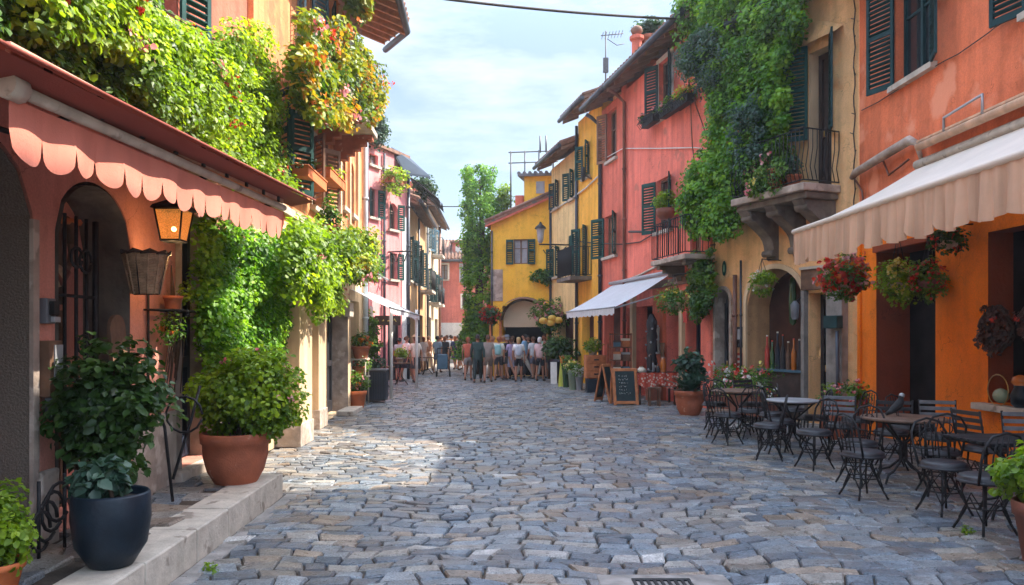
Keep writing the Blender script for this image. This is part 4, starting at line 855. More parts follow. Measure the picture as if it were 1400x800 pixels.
vine('door_creeper', 'dark green creeper hanging beside the oval plaque under the coral house balcony', 'creeper', WB, [(945, 352), (972, 335), (975, 390), (965, 430), (945, 440), (940, 400)], .1, .5, 70, 60, .13, .07, 'leaf_mid', base=(4.9, 17.3, 1.9))
# ivy column
r = thing('ivy_clad_tree', (-.62, 33.2, 0), 'tall narrow ivy covered tree standing left of the bright yellow house', 'tree')
mb = MB(); mb.tube([(-.6, 33.2, 0), (-.65, 33.2, 3), (-.5, 33.25, 6), (-.62, 33.2, 8.4)], [.22, .18, .12, .04], 8)
for i in range(9):
    z = 4+i*.5; a = i*2.3; mb.tube([(-.6, 33.2, z), (-.6+.5*math.cos(a), 33.2+.5*math.sin(a), z+.5), (-.6+.75*math.cos(a), 33.2+.7*math.sin(a), z+1.0)], [.05, .03, .01], 5)
mb.build('trunk', 'twig', r)
C = []
for i in range(760):
    z = random.uniform(.7, 8.9); k = .86 if 2 < z < 7 else (.8 if z >= 7 else .82); k *= 1+.25*math.sin(z*2.1); a = random.uniform(0, 6.28); q = math.sqrt(random.uniform(.35, 1))
    cx = -.50+(-.22 if z < 6 else .15)*math.sin(z*1.3)
    if z > 7.6 and random.random() < .45: continue
    C.append((cx+k*q*math.cos(a), 33.2+k*q*math.sin(a), z))
p, d, t = clumps(C, 44, .2); leaves('crown', p, d+np.array([0, -.3, .4]), .10, 'leaf_vine', r, tone=t)
# ---- big potted plants
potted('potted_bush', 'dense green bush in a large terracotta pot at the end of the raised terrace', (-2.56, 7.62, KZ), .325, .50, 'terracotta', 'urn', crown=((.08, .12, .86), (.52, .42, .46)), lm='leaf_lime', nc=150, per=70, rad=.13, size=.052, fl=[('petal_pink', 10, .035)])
r = potted('glazed_pot_plant', 'low leafy plant in a dark blue glazed pot on the terrace kerb', (-2.42, 4.86, KZ), .235, .47, 'glaze', 'bowl', crown=((-.08, .0, .56), (.13, .12, .07)), lm='leaf_blue', nc=20, per=22, rad=.08, size=.085)
r = thing('laurel_shrub', (-2.86, 5.55, KZ), 'tall dark glossy leaved shrub behind the dark blue pot, in front of the iron gate', 'shrub')
mb = MB(); mb.lathe((-2.86, 5.55, KZ), [(.14, 0), (.16, .02), (.19, .26), (.2, .28), (.17, .26)], 18); mb.build('pot', 'terracotta_dark', r)
mb = MB()
for i in range(12):
    a = i*1.9; q = .12+.28*(i % 3)/2; mb.tube([(-2.86+.03*math.cos(a), 5.55+.03*math.sin(a), KZ+.25), (-2.86+q*.6*math.cos(a), 5.55+q*.4*math.sin(a), KZ+.7), (-2.86+q*math.cos(a), 5.55+q*.6*math.sin(a), KZ+1.25)], [.016, .011, .005], 5)
mb.build('stem', 'twig', r)
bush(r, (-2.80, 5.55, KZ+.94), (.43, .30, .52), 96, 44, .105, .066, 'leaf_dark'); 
r = potted('low_bright_shrub', 'yellow green shrub in a terracotta pot at the bottom left corner', (-2.84, 4.38, KZ), .15, .17, 'terracotta_bright', crown=((-.0, .0, .36), (.19, .2, .23)), lm='leaf_lime', nc=60, per=34, rad=.07, size=.04)  # sun does not reach here; the lit look is in the lime leaf colour
# agave pot on the right
def rosette(parent, c, n, L, w, lm, name='foliage', droop=.5):
    mb = MB()
    for i in range(n):
        a = i*2.4; el = .25+1.1*(i/n); l = L*random.uniform(.75, 1.1); ca, sa = math.cos(a), math.sin(a); q = []
        for t in (0, .3, .6, .85, 1):
            rr = l*t*math.cos(el*(1-droop*t*.6)); zz = l*t*math.sin(el)-droop*l*t*t*.45; ww = w*(.5+1.3*t*(1-t)*1.6) if t < 1 else .003
            q.append((c[0]+rr*ca, c[1]+rr*sa, c[2]+zz, ww))
        for s, e in zip(q, q[1:]):
            mb.poly([(s[0]-sa*s[3], s[1]+ca*s[3], s[2]), (s[0], s[1], s[2]-.012), (e[0], e[1], e[2]-.012), (e[0]-sa*e[3], e[1]+ca*e[3], e[2])]); mb.poly([(s[0], s[1], s[2]-.012), (s[0]+sa*s[3], s[1]-ca*s[3], s[2]), (e[0]+sa*e[3], e[1]-ca*e[3], e[2]), (e[0], e[1], e[2]-.012)])
    return mb.build(name, lm, parent)
M('agave', (.03, .09, .055), rough=.45, var=.4, scale=6, bump=.1)
r = potted('agave_pot', 'broad leaved plant in a large terracotta pot beside the coral house shopfront', (4.17, 16.35, 0), .31, .52, 'terracotta', 'urn')
rosette(r, (4.17, 16.35, .48), 22, .62, .055, 'agave'); bush(r, (4.2, 16.45, .95), (.3, .25, .4), 26, 22, .12, .12, 'leaf_blue', 'upper_foliage')
# right bottom pot
potted('corner_potted_plant', 'leafy green plant in a dark terracotta pot in front of the nearest cafe chairs', (4.12, 5.72, 0), .22, .46, 'terracotta_dark', crown=((.0, .05, .66), (.30, .25, .20)), lm='leaf_lime', nc=80, per=30, rad=.09, size=.06)
# flower planters by the arch
def trough(name, label, c, L, dpt, h, U, pm, group=None, crownh=.25, lm='leaf_mid', size=.045, fl=(), nc=40, cat='flower box', per=26, rad=.09, legs=0.0, drop=.0):
    c = Vector(c); U = Vector(U).normalized(); N = Vector((-U.y, U.x, 0)); root = thing(name, c, label, cat, group)
    mb = MB(); o = c-U*L/2-N*dpt/2+V(0, 0, legs)
    mb.obox(o, U*L, N*dpt, V(0, 0, h)); mb.obox(o-U*.015-N*.015+V(0, 0, h), U*(L+.03), N*(dpt+.03), V(0, 0, .03))
    p = mb.build('box', pm, root, .008); mb = MB(); mb.obox(o+U*.02+N*.02+V(0, 0, h+.031), U*(L-.04), N*(dpt-.04), V(0, 0, .006)); mb.build('soil', 'soil', p)
    C = []
    for i in range(nc): C.append(tuple(c+U*random.uniform(-L/2, L/2)*1.05+N*random.uniform(-dpt/2, dpt/2)*1.3+V(0, 0, legs+h+random.uniform(-drop, crownh))))
    q, d, t = clumps(C, per, rad); leaves('foliage', q, d+np.array([0, 0, .4]), size, lm, root, tone=t)
    for (fm, n, fs) in fl:
        idx = RNG.choice(len(C), n); q = np.array(C)[idx]+RNG.normal(0, rad*.6, (n, 3))+np.array([-.04, -.05, .04]); q = np.repeat(q, 5, 0)+RNG.normal(0, fs*.4, (n*5, 3)); leaves('blossom', q, np.tile([-.3, -.6, .5], (n*5, 1)), fs, fm, root, wid=.5)
    return root
UB = WB.U
trough('arch_planter', 'brick red planter full of white, red and pink flowers below the arched shopfront', WB.pt(WB.u(1058), .75, 0), 1.5, .36, .4, UB, 'terracotta_dark', crownh=.5, fl=[('petal_white', 26, .05), ('petal_red', 24, .05), ('petal_pink', 16, .05), ('petal_yellow', 6, .05)], nc=90, rad=.13, legs=.12)
trough('corner_planter', 'tall wooden planter with pink flowers standing at the corner of the orange house', (5.75, 12.6, 0), .62, .34, .62, (1, .1, 0), 'wood_red', crownh=.24, fl=[('petal_pink', 14, .04), ('petal_red', 10, .04)], nc=40)
potted('shop_door_plant', 'small flowering plant in a pot beside the dark door left of the arched shopfront', WB.pt(WB.u(1008), .45, 0), .17, .3, 'terracotta', crown=((0, 0, .5), (.22, .2, .2)), nc=26, fl=[('petal_yellow', 5, .05)])
# window boxes of the coral house
for i, (sx, lab, fl, lm) in enumerate(((887, 'nearly bare wire flower basket, leftmost under the upper window of the coral house', [('petal_pink', 5, .05)], 'leaf_dark'), (912, 'green planted iron flower box, middle one under the upper coral house window', [('petal_pink', 8, .05)], 'leaf_mid'), (932, 'flower box with orange and yellow flowers, nearest one under the upper coral house window', [('petal_orange', 26, .07), ('petal_yellow', 12, .06)], 'leaf_lime'))):
    u, z = WR.hit(sx, (170, 156, 144)[i], .25); c = WR.pt(u, .2, z-.02)
    r = trough('window_box', lab, c, .8, .2, .17, WR.U, 'iron', 'window boxes of the coral house', .22, lm, .06, fl, (10, 30, 34)[i], rad=.1)
    mb = MB()
    for k in range(9):
        t = k/8-.5; q = c+WR.U*(t*.84)
        mb.tube([q+WR.N*.12+V(0, 0, -.02), q+WR.N*.22+V(0, 0, .1), q+WR.N*.12+V(0, 0, .26)], .008, 4)
    for zz, oo in ((-.02, .12), (.1, .22), (.26, .12)): mb.tube([c-WR.U*.43+WR.N*oo+V(0, 0, zz), c+WR.U*.43+WR.N*oo+V(0, 0, zz)], .009, 4)
    mb.build('basket_frame', 'iron', r)
u, z = WR.hit(909, 300, .3); p = WR.pt(u, .28, z)
potted('window_pot', 'brown bowl with a fresh green plant hanging at the middle window of the coral house', (p.x, p.y, z), .24, .27, 'terracotta_dark', 'bowl', 'hanging pot', crown=((0, 0, .45), (.26, .22, .26)), lm='leaf_lime', nc=30, size=.06)
# hanging baskets
def basket(name, label, c, r, lm, fl, group=None, hang=.6, nc=45, size=.05, pm='wicker', rz=1.0, cat='hanging basket', top=None, hook=None):
    root = thing(name, (c[0], c[1], c[2]-r*.5), label, cat, group); mb = MB(); mb.lathe((c[0], c[1], c[2]-r*.55), [(r*.2, 0), (r*.5, r*.15), (r*.62, r*.5), (r*.6, r*.5)], 18); mb.build('bowl', pm, root)
    mb = MB()
    for k in range(3): mb.tube([(c[0]+r*.6*math.cos(k*2.1), c[1]+r*.6*math.sin(k*2.1), c[2]), (c[0], c[1], c[2]+hang)], .006, 4)
    if hook: mb.tube([(c[0], c[1], c[2]+hang-.01), hook], .012, 5)
    mb.build('chain', 'iron', root); bush(root, (c[0], c[1], c[2]+.02), (r, r, r*rz), nc, 30, .1, size, lm)
    for (fm, n, fs) in fl: blooms(root, c, (r*1.05, r*1.05, r*rz*1.05), n, fs, fm)
    return root
p = WB.pt(WB.u(1069), .5, 0); basket('hanging_basket', 'yellow green fern basket hanging in front of the arched shopfront', (p.x, p.y, 2.72), .27, 'leaf_lime', [('petal_white', 10, .04)], hook=WB.pt(WB.u(1069), .02, 3.2)[:], hang=.5)
basket('hanging_basket', 'large basket of red and pink geraniums hanging under the end of the beige awning', (5.6, 12.3, 2.62), .37, 'leaf_mid', [('petal_red', 46, .085), ('petal_pink', 20, .08), ('petal_orange', 12, .07)], hook=(6.49, 12.3, 3.35), hang=.6, nc=80, rz=1.05)
basket('hanging_basket', 'basket of yellow flowers and lime leaves hanging before the dark doorway', (5.95, 11.3, 2.48), .26, 'leaf_lime', [('petal_yellow', 34, .055)], hook=(6.49, 11.3, 3.3), hang=.7, nc=60, rz=1.25)
basket('hanging_basket', 'red clay pot with dark trailing red flowers hanging on the orange pier', (6.22, 11.0, 2.5), .24, 'leaf_mid', [('petal_red', 30, .045)], pm='terracotta_dark', hook=(6.49, 11.0, 3.2), hang=.6, nc=30, rz=1.4)
basket('hanging_basket', 'dark basket of withered red blooms hanging under the beige awning above the orange pier', (6.15, 10.4, 2.98), .22, 'leaf_dark', [('petal_red', 14, .04)], hook=(6.49, 10.4, 3.2), hang=.22, nc=26, rz=.9)
c = WR.pt(WR.u(921, .9), .9, 2.35); basket('hanging_basket', 'green fern basket hanging outside the coral house by the shop door', (c.x, c.y, 2.45), .34, 'leaf_mid', [('petal_yellow', 10, .05)], hook=WR.pt(WR.u(921, .9), .02, 3.2)[:], hang=.6, nc=50)
# balcony plants on the right stone balcony
uA, uB = BALU
p = WB.pt(uA+.95, .62, 4.44); potted('balcony_pot', 'big rimmed terracotta pot with spiky green plant in the middle of the stone balcony', tuple(p), .24, .42, 'terracotta', 'urn', group='pots on the stone balcony', crown=((0, 0, .75), (.3, .25, .36)), lm='leaf_mid', nc=34, size=.09)
p = WB.pt(uA+.55, .6, 4.44); potted('balcony_pot', 'smaller plain terracotta pot near the right end of the stone balcony', tuple(p), .15, .24, 'terracotta', group='pots on the stone balcony', crown=((0, 0, .4), (.18, .16, .2)), lm='leaf_blue', nc=18, size=.06)
vine('balcony_vine', 'sparse flowering vine threaded through the railing of the stone balcony', 'vine', WB, [(1022, 222), (1070, 210), (1075, 250), (1050, 262), (1020, 272)], .75, .98, 46, 34, .11, .055, 'leaf_mid', [('petal_pink', 18, .05, 4), ('petal_yellow', 12, .04, 4)], base=(5.3, 15, 4.44), stem=False)
# left small planters
for i, (d, lab) in enumerate(((12.9, 'orange window trough with dry stalks, nearer one on the peach house'), (14.55, 'orange window trough with fresh green shoots, farther one on the peach house'))):
    z0 = CAMZ+(HY-246)*d/F*.97
    trough('window_trough', lab, (-3.08, d, z0), 1.35, .26, .16, (0, 1, 0), 'terracotta_bright', 'troughs on the peach house', .12, 'leaf_lime' if i else 'leaf_dark', .05, (), 14 if i else 5, rad=.07)
potted('ledge_pot', 'pink pot with a cactus like green plant on the ledge above the arbour vine', (-2.85, 13.4, 3.35), .16, .26, 'terracotta', crown=((0, 0, .5), (.14, .14, .3)), nc=18, size=.06)
for (d, x, z, lab) in ((12.0, -2.72, 2.38, 'nearer square terracotta pot hanging below the arbour vine'), (12.75, -2.78, 2.3, 'farther square terracotta pot hanging below the arbour vine')):
    potted('hanging_clay_pot', lab, (x, d, z), .16, .24, 'terracotta_bright', group='clay pots in the arbour vine', crown=((0, 0, .3), (.2, .2, .18)), lm='leaf_lime', nc=16)
u, z = W3.hit(541, 248, .5); p = W3.pt(u, .45, z); trough('flower_balcony_box', 'overflowing flower box high on the rose house wall', (p.x, p.y, z-.1), .9, .3, .2, W3.U, 'terracotta', None, .3, 'leaf_lime', .09, [('petal_yellow', 20, .08)], 40, rad=.16, drop=.45)
r = thing('roof_shrub', (-4.3, 27.2, 8.6), 'dark green shrub on the roof edge of the rose house', 'shrub'); bush(r, (-4.25, 27.2, 9.0), (.5, .5, .75), 50, 40, .2, .1, 'leaf_blue'); mb = MB(); mb.tube([(-4.3, 27.2, 8.6), (-4.25, 27.2, 9.3)], [.05, .02]); mb.build('stem', 'twig', r)
r = thing('canopy_shrub', (-2.9, 31.6, 7.6), 'dark rounded shrub above the shade canopy of the tan house', 'shrub'); bush(r, (-2.85, 31.7, 7.75), (.45, .9, .4), 50, 34, .18, .1, 'leaf_dark'); mb = MB(); mb.tube([(-3.3, 31.6, 6.9), (-2.9, 31.6, 7.6)], .04); mb.build('stem', 'twig', r)
r = thing('roof_vine', (.3, 33, 7.0), 'small green vine on the roof behind the ivy clad tree', 'vine'); bush(r, (.45, 33.0, 7.6), (.3, .4, .8), 34, 34, .18, .1, 'leaf_lime'); mb = MB(); mb.tube([(.4, 33, 6.3), (.45, 33, 7.6)], .03); mb.build('stem', 'twig', r)
p = W7.pt(W7.L-.35, .2, 4.1); r = thing('wall_fern', (p.x, p.y, 3.95), 'green fern growing from the right edge of the bright yellow house', 'fern'); bush(r, (p.x, p.y, 4.15), (.45, .25, .3), 22, 34, .14, .12, 'leaf_mid')
# roof pot + chimney pot plants on the coral house
u, z = WR.hit(874, 62, .1); p = WR.pt(u, -.2, 9.35); potted('roof_terrace_pot', 'large terracotta pot with dark spiky plant above the coral house gutter', tuple(p), .36, .7, 'terracotta', crown=((0, 0, .95), (.38, .3, .3)), lm='leaf_blue', nc=26, size=.12)
# weeds
for (x, y, lab) in ((-2.05, 5.55, 'tiny green weed growing between kerb and cobbles'), (4.05, 6.6, 'small weed tuft in the paving under the cafe chairs')):
    r = thing('weed_tuft', (x, y, 0), lab, 'weed'); bush(r, (x, y, .02), (.06, .06, .03), 7, 10, .03, .028, 'leaf_lime', 'leaf_cluster')
# ================= awnings
def valance(A, B, out, drop0, drop1, n, fold=.0, nf=30, pw=1.0, seg=8, per=4):
    """hanging strip along A-B with n scallops"""
    A, B = Vector(A), Vector(B); out = Vector(out).normalized(); N = n*seg
    mb = MB()
    def P(u, v):
        t = (u*n) % 1.0; dr = drop0+(drop1-drop0)*abs(math.sin(math.pi*t))**pw*(1+.12*math.sin(u*n*1.7))
        wob = fold*math.sin(u*nf*2*math.pi+1.3*math.sin(u*11))*(.25+v)+fold*.6*math.sin(u*nf*.9*math.pi)*v
        return A.lerp(B, u)+out*(wob+.01)+V(0, 0, -dr*v)
    mb.grid(P, N, per); return mb
r = thing('red_awning', (-2.2, 5.7, 2.5), 'salmon red scalloped awning with weathered wooden edge above the gate on the left', 'awning')
A, B = V(-2.2, 3.5, 2.83), V(-2.2, 8.05, 3.03); e = (B-A)
mb = MB(); mb.tube([A, B], .032, 10); mb.tube([A-V(0, .06, 0), A+V(0, .06, 0)], .062, 12); mb.build('front_bar', 'stone_pale', r)
mb = MB(); mb.grid(lambda u, v: A.lerp(B, u)+V(-1.0*v-.02, 0, .05+.42*v-.05*math.sin(v*math.pi)+.012*math.sin(u*40)*math.sin(v*math.pi)), 60, 8); mb.build('canopy', 'canvas_red', r)
mb = MB(); mb.obox(A+V(-.03, 0, .05), e, V(.03, 0, 0), V(0, 0, .16)); fb = mb.build('edge_board', 'board_pink', r, .006)
mb = MB()
for i in range(9):
    q = A.lerp(B, (i+.5)/9); mb.obox(q+V(.001, 0, .04), (.015, 0, 0), (0, .05, 0), (0, 0, .15))
mb.build('brackets', 'iron', fb)
valance(A-V(0.02, 0, .045), B-V(0.02, 0, .045), (1, 0, 0), .14, .28, 17, .014, 9, .30, 16, 6).build('valance', 'canvas_red', r)
mb = MB(); valance(B-V(0, 0, .04), B+V(-.95, .02, .35), (0, 1, 0), .12, .26, 3, .01, 3, .4, 12, 4).build('side_valance', 'canvas_red', r)
for t in (.12, .55, .93):
    mb = MB(); q = A.lerp(B, t); mb.tube([q, q+V(-.5, .25, -.02), q+V(-.97, .05, .1)], .018, 6); mb.build('arm', 'iron', r)
r = thing('rust_awning', (-2.0, 5.7, 3.0), 'plain rust red upper awning stretched above the scalloped one on the left', 'awning')
A, B = V(-2.0, 2.6, 2.86), V(-2.0, 8.62, 3.21)
mb = MB(); mb.grid(lambda u, v: A.lerp(B, u)+V(-1.18*v, -.5*v*(1 if u > .9 else 0), .58*v-.05*math.sin(v*math.pi)+.02*math.sin(u*12)*math.sin(v*3.1)), 40, 8); c = mb.build('canopy', 'canvas_rust', r)
mb = MB(); mb.tube([A, B], .010, 6); mb.build('edge_rod', 'canvas_rust', r)
mb = MB(); mb.grid(lambda u, v: A.lerp(B, u)+V(-.02-.25*v, 0, -.02-.05*v), 30, 2); mb.build('lining_strip', 'canvas_rust', r)
# right beige awning
r = thing('beige_awning', (5.4, 8, 3.0), 'long beige awning with pleated scalloped valance on the orange house', 'awning')
y0, y1 = 3.6, 11.72; A, B = V(4.58, y0, 3.27), V(4.58, y1, 3.27); A2, B2 = V(6.48, y0, 4.25), V(6.48, y1, 4.25)
mb = MB(); mb.grid(lambda u, v: A.lerp(B, u).lerp(A2.lerp(B2, u), v)+V(0, 0, -.06*math.sin(v*math.pi)+.012*math.sin(u*60)*math.sin(v*3.1)), 90, 10); mb.build('canopy', 'canvas_top', r)
mb = MB(); mb.tube([A, B], .04, 10); mb.build('front_bar', 'canvas_top', r)
valance(A-V(0, 0, .03), B-V(0, 0, .03), (-1, 0, 0), .40, .50, 15, .028, 42, .5, 16, 8).build('valance', 'canvas_beige', r)
valance(B-V(0, 0, .03), B+V(.35, 0, .1), (0, 1, 0), .40, .50, 1, .02, 3, .5, 16, 6).build('side_valance', 'canvas_beige', r)
mb = MB(); mb.tube([A2+V(-.02, 0, .04), B2+V(-.02, 0, .04)], .07, 10); mb.build('roller_tube', 'stone_pale', r)
for y in (5.2, 8.2, 11.5): mb = MB(); mb.tube([V(6.47, y, 3.55), V(5.5, y-.25, 3.15), V(4.6, y, 3.23)], .025, 6); mb.build('arm', 'iron_grey', r)
r = thing('rolled_awning', (6.3, 10.2, 4.6), 'second rolled up awning cassette with a thin rail high on the orange house', 'awning')
mb = MB(); mb.tube([(6.33, 6, 4.50), (6.33, 11.45, 4.50)], .06, 10); mb.obox((6.3, 6, 4.56), (.19, 0, 0), (0, 5.45, 0), (0, 0, .03)); mb.build('cassette', 'canvas_beige', r)
mb = MB(); mb.tube([(6.3, 9.9, 4.55), (6.3, 9.9, 4.8), (6.3, 10.75, 4.74), (6.3, 10.75, 4.55)], .02, 6); mb.build('rail', 'steel_pale', r)
r = thing('gas_pipe', (6.4, 12.6, 4.6), 'thick rusty bent pipe fixed to the orange wall left of the beige awning', 'pipe')
mb = MB(); P = [(6.42, 13.75, 4.52), (6.36, 13.5, 4.55), (6.36, 12.6, 4.62), (6.36, 11.75, 4.68), (6.40, 11.62, 4.6), (6.46, 11.6, 4.35)]; mb.tube(P, [.05, .07, .075, .075, .05, .03], 8); mb.build('tube', 'stone_worn', r)
mb = MB(); mb.tube([(6.43, 13.7, 4.5), (6.43, 13.4, 4.2), (6.43, 13.3, 3.5)], .018, 5); mb.build('thin_pipe', 'pipe_copper', r); mb = MB(); mb.tube([(6.43, 12.7, 4.6), (6.43, 12.5, 4.3), (6.43, 11.9, 4.42)], .018, 5); mb.build('thin_pipe', 'pipe_copper', r)
# white awnings
r = thing('white_awning', (3.6, 21.5, 2.4), 'plain white sloping awning over the shop of the coral house', 'awning')
ua, ub = uy(19.6), uy(23.9)
mb = MB(); mb.grid(lambda u, v: WR.pt(ua+(ub-ua)*u, .03+1.5*v, 3.26-.86*v-.04*math.sin(v*3.1)), 24, 8); mb.build('canopy', 'canvas_white', r)
valance(WR.pt(ua, 1.53, 2.4), WR.pt(ub, 1.53, 2.4), tuple(WR.N), .16, .2, 12, .015, 20).build('valance', 'canvas_white', r)
mb = MB(); mb.tube([WR.pt(ua, 1.53, 2.4), WR.pt(ub, 1.53, 2.4)], .025, 6); mb.tube([WR.pt(ua-.1, .1, 3.3), WR.pt(ub+.1, .1, 3.3)], .05, 8)
for u in (ua+.05, ub-.05): mb.tube([WR.pt(u, .03, 2.8), WR.pt(u, 1.5, 2.38)], .02, 5)
mb.build('frame', 'steel_pale', r)
r = thing('shop_canopy', (-3.0, 21, 2.3), 'white awning on posts over the cafe tables on the left side', 'awning')
mb = MB(); mb.grid(lambda u, v: V(-3.68+1.3*v+.0*u-.1*(1-v)*u, 17.6+7.0*u, 2.98-.66*v-.03*math.sin(v*3.1)), 30, 8); mb.build('canopy', 'canvas_white', r)
valance((-2.38, 17.6, 2.32), (-2.38, 24.6, 2.32), (1, 0, 0), .1, .14, 20, .012, 20).build('valance', 'canvas_white', r)
valance((-2.38, 24.6, 2.32), (-3.7, 24.6, 2.98), (0, 1, 0), .14, .2, 4, .01, 4).build('side_valance', 'canvas_white', r)
mb = MB(); mb.tube([(-2.38, 17.6, 2.33), (-2.38, 24.6, 2.33)], .03, 6); mb.build('front_bar', 'steel_pale', r)
for (x, y) in ((-2.75, 20.6), (-2.45, 24.4)): mb = MB(); mb.tube([(x, y, 0), (x, y, 2.5)], .045, 8); mb.build('post', 'frame_white', r)
r = thing('small_canopy', (-3.0, 16.5, 3.0), 'small white awning just above the left shop awning', 'awning')
mb = MB(); mb.grid(lambda u, v: V(-3.28+.75*v, 15.8+2.6*u, 3.35-.32*v), 12, 6); mb.build('canopy', 'canvas_white', r); mb = MB(); mb.tube([(-2.53, 15.8, 3.02), (-2.53, 18.4, 3.02)], .02, 6); mb.build('front_bar', 'steel_pale', r)
# ================= left wall things
def lantern(name, label, c, w, h, lit, hook, s=1):
    c = Vector(c); r = thing(name, c, label, 'lantern'); mb = MB(); k = w/2
    up, lo = h*.5, -h*.42; cs = [(-1, -1), (1, -1), (1, 1), (-1, 1)]
    top = [c+V(a*k, b*k, up) for a, b in cs]; bot = [c+V(a*k*.68, b*k*.68, lo) for a, b in cs]
    for i in range(4):
        mb.tube([top[i], bot[i]], .009*s, 4); mb.tube([top[i], top[(i+1) % 4]], .011*s, 4); mb.tube([bot[i], bot[(i+1) % 4]], .011*s, 4)
    mb.poly(bot); mb.build('frame', 'iron', r)
    mb = MB(); T = [c+V(a*k*1.22, b*k*1.22, up) for a, b in cs]; M_ = [c+V(a*k*1.1, b*k*1.1, up+.03*s) for a, b in cs]; P = [c+V(a*k*.3, b*k*.3, up+.09*s) for a, b in cs]
    for i in range(4): j = (i+1) % 4; mb.quad(T[i], T[j], M_[j], M_[i]); mb.quad(M_[i], M_[j], P[j], P[i])
    mb.poly(P); mb.poly(T); cap = mb.build('cap', 'iron', r)
    mb = MB()
    for i in range(4): j = (i+1) % 4; q = .97; mb.quad(*[c+(p-c)*q for p in (top[i], top[j], bot[j], bot[i])])
    mb.build('glass', 'lamp_glass' if lit else 'glass_dark', r)
    if lit:
        mb = MB(); mb.sphere(c+V(0, 0, -.02), .022, 10); mb.build('bulb', 'bulb', r)
    mb = MB(); mb.tube([c+V(0, 0, up+.08*s)]+[Vector(p) for p in hook], .01*s, 5); mb.build('bracket', 'iron', r); return r
lantern('hanging_lantern', 'lit amber lantern hanging under the red awning beside the navy door', (-2.84, 6.82, 2.66), .245, .30, True, [(-2.84, 6.82, 2.98), (-3.0, 6.82, 3.05), (-3.19, 6.82, 2.98)])
for o in bpy.data.objects:
    if o.name == 'hanging_lantern':
        l = bpy.data.lights.new('lantern_light', 'POINT'); l.energy = 3; l.color = (1, .6, .25); l.shadow_soft_size = .04; q = bpy.data.objects.new('lantern_light', l); COL.objects.link(q); q.parent = o; q.location = (0.0, 0.0, -.30)
r = thing('intercom', (-3.19, 5.52, 1.85), 'small black wall intercom above the metal letter box', 'intercom')
mb = MB(); W1.box(mb, 3.40, 3.51, .002, .06, 1.78, 1.96); mb.build('body', 'plastic_grey', r, .006)
mb = MB(); W1.box(mb, 3.42, 3.49, .061, .10, 1.84, 1.94); mb.build('handset', 'iron', r, .006); mb = MB(); W1.box(mb, 3.44, 3.52, .061, .09, 1.79, 1.83); mb.build('button_panel', 'steel_pale', r, .004)
r = thing('wall_mailbox', (-3.19, 5.5, 1.3), 'narrow weathered metal letter box on the pink wall left of the gate', 'letter box')
mb = MB(); W1.box(mb, 3.385, 3.545, .002, .09, 1.26, 1.66); mb.build('body', 'wood_brown', r, .008); mb = MB(); W1.box(mb, 3.43, 3.53, .091, .10, 1.36, 1.63); mb.build('front_plate', 'steel_pale', r); mb = MB(); W1.box(mb, 3.40, 3.53, .04, .085, 1.12, 1.255); mb.build('lower_box', 'plastic_grey', r, .006)
r = thing('wicker_basket', (-3.0, 6.62, 2.05), 'tapered wicker wall basket hanging between the gate and the lantern', 'basket')
mb = MB(); c = V(-3.0, 6.62, 2.05)
mb.lathe(c, [(.001, .01), (.095, .01), (.168, .33)], 24, True)
for k in range(24):
    q = k/23; R0 = .103+.075*q
    mb.tube([c+V((R0+.007*math.sin(j*math.pi+k*math.pi))*math.cos(j*.2618), (R0+.007*math.sin((j+k)*math.pi/1))*math.sin(j*.2618), .012+.32*q+.003*((j+k) % 2)) for j in range(25)], .0075, 4)
for j in range(12): a = j*.5236; mb.tube([c+V(.112*math.cos(a), .112*math.sin(a), 0), c+V(.187*math.cos(a), .187*math.sin(a), .345)], .007, 4)
mb.build('weave', 'wicker', r)
mb = MB()
for i in range(30):
    a = i*.7; mb.tube([c+V(.185*math.cos(a), .185*math.sin(a), .34), c+V(.2*math.cos(a+.4), .2*math.sin(a+.4), .36+.015*math.sin(i*3)), c+V(.18*math.cos(a+.8), .18*math.sin(a+.8), .35)], .009, 4)
mb.build('twig_rim', 'wood_dark', r); mb = MB(); mb.tube([c+V(.19, 0, .36), c+V(.115, 0, 0), c+V(-.1, 0, 0)], .006, 5); mb.tube([c+V(.0, -.19, .36), c+V(.0, -.115, 0), c+V(-.1, 0, 0)], .006, 5); mb.build('strap', 'iron', r)
r = thing('wooden_board', (-3.15, 6.5, 1.2), 'round topped dark wooden board leaning below the wicker basket', 'board')
mb = MB(); pr = [(-.0, 0)]; cu = 6.42-2
pts = [W1.pt(cu+.13, .08, 1.18), W1.pt(cu+.13, .03, 1.75)]+[W1.pt(cu-.13+.26*(1-i/10) if 0 else cu+.13*math.cos(math.pi*i/10), .03, 1.75+.12*math.sin(math.pi*i/10)) for i in range(1, 10)]+[W1.pt(cu-.13, .03, 1.75), W1.pt(cu-.13, .08, 1.18)]
fr = [p+V(.03, 0, 0) for p in pts]; mb.poly(pts); mb.poly(fr)
for a, c2, d2, e2_ in zip(pts, pts[1:]+pts[:1], fr[1:]+fr[:1], fr): mb.quad(a, c2, d2, e2_)
mb.build('panel', 'wood_brown', r)
r = thing('bracket_shelf', (-3.1, 7.3, 1.9), 'small black iron shelf bracket under the lantern holding a clay pot', 'shelf')
mb = MB(); z = 1.93
for x in (-3.15, -2.93): mb.tube([(x, 7.0, z), (x, 7.72, z)], .01, 5)
for y in (7.0, 7.35, 7.72): mb.tube([(-3.19, y, z), (-2.93, y, z)], .01, 5)
mb.build('shelf', 'iron', r)
mb = MB(); mb.tube([(-3.17, 7.5, z), (-3.17, 7.5, 1.45), (-2.98, 7.5, z)], .013, 5); mb.tube([(-3.17, 7.05, z+.2), (-3.17, 7.05, .9)], .012, 5); mb.build('bracket', 'iron', r)
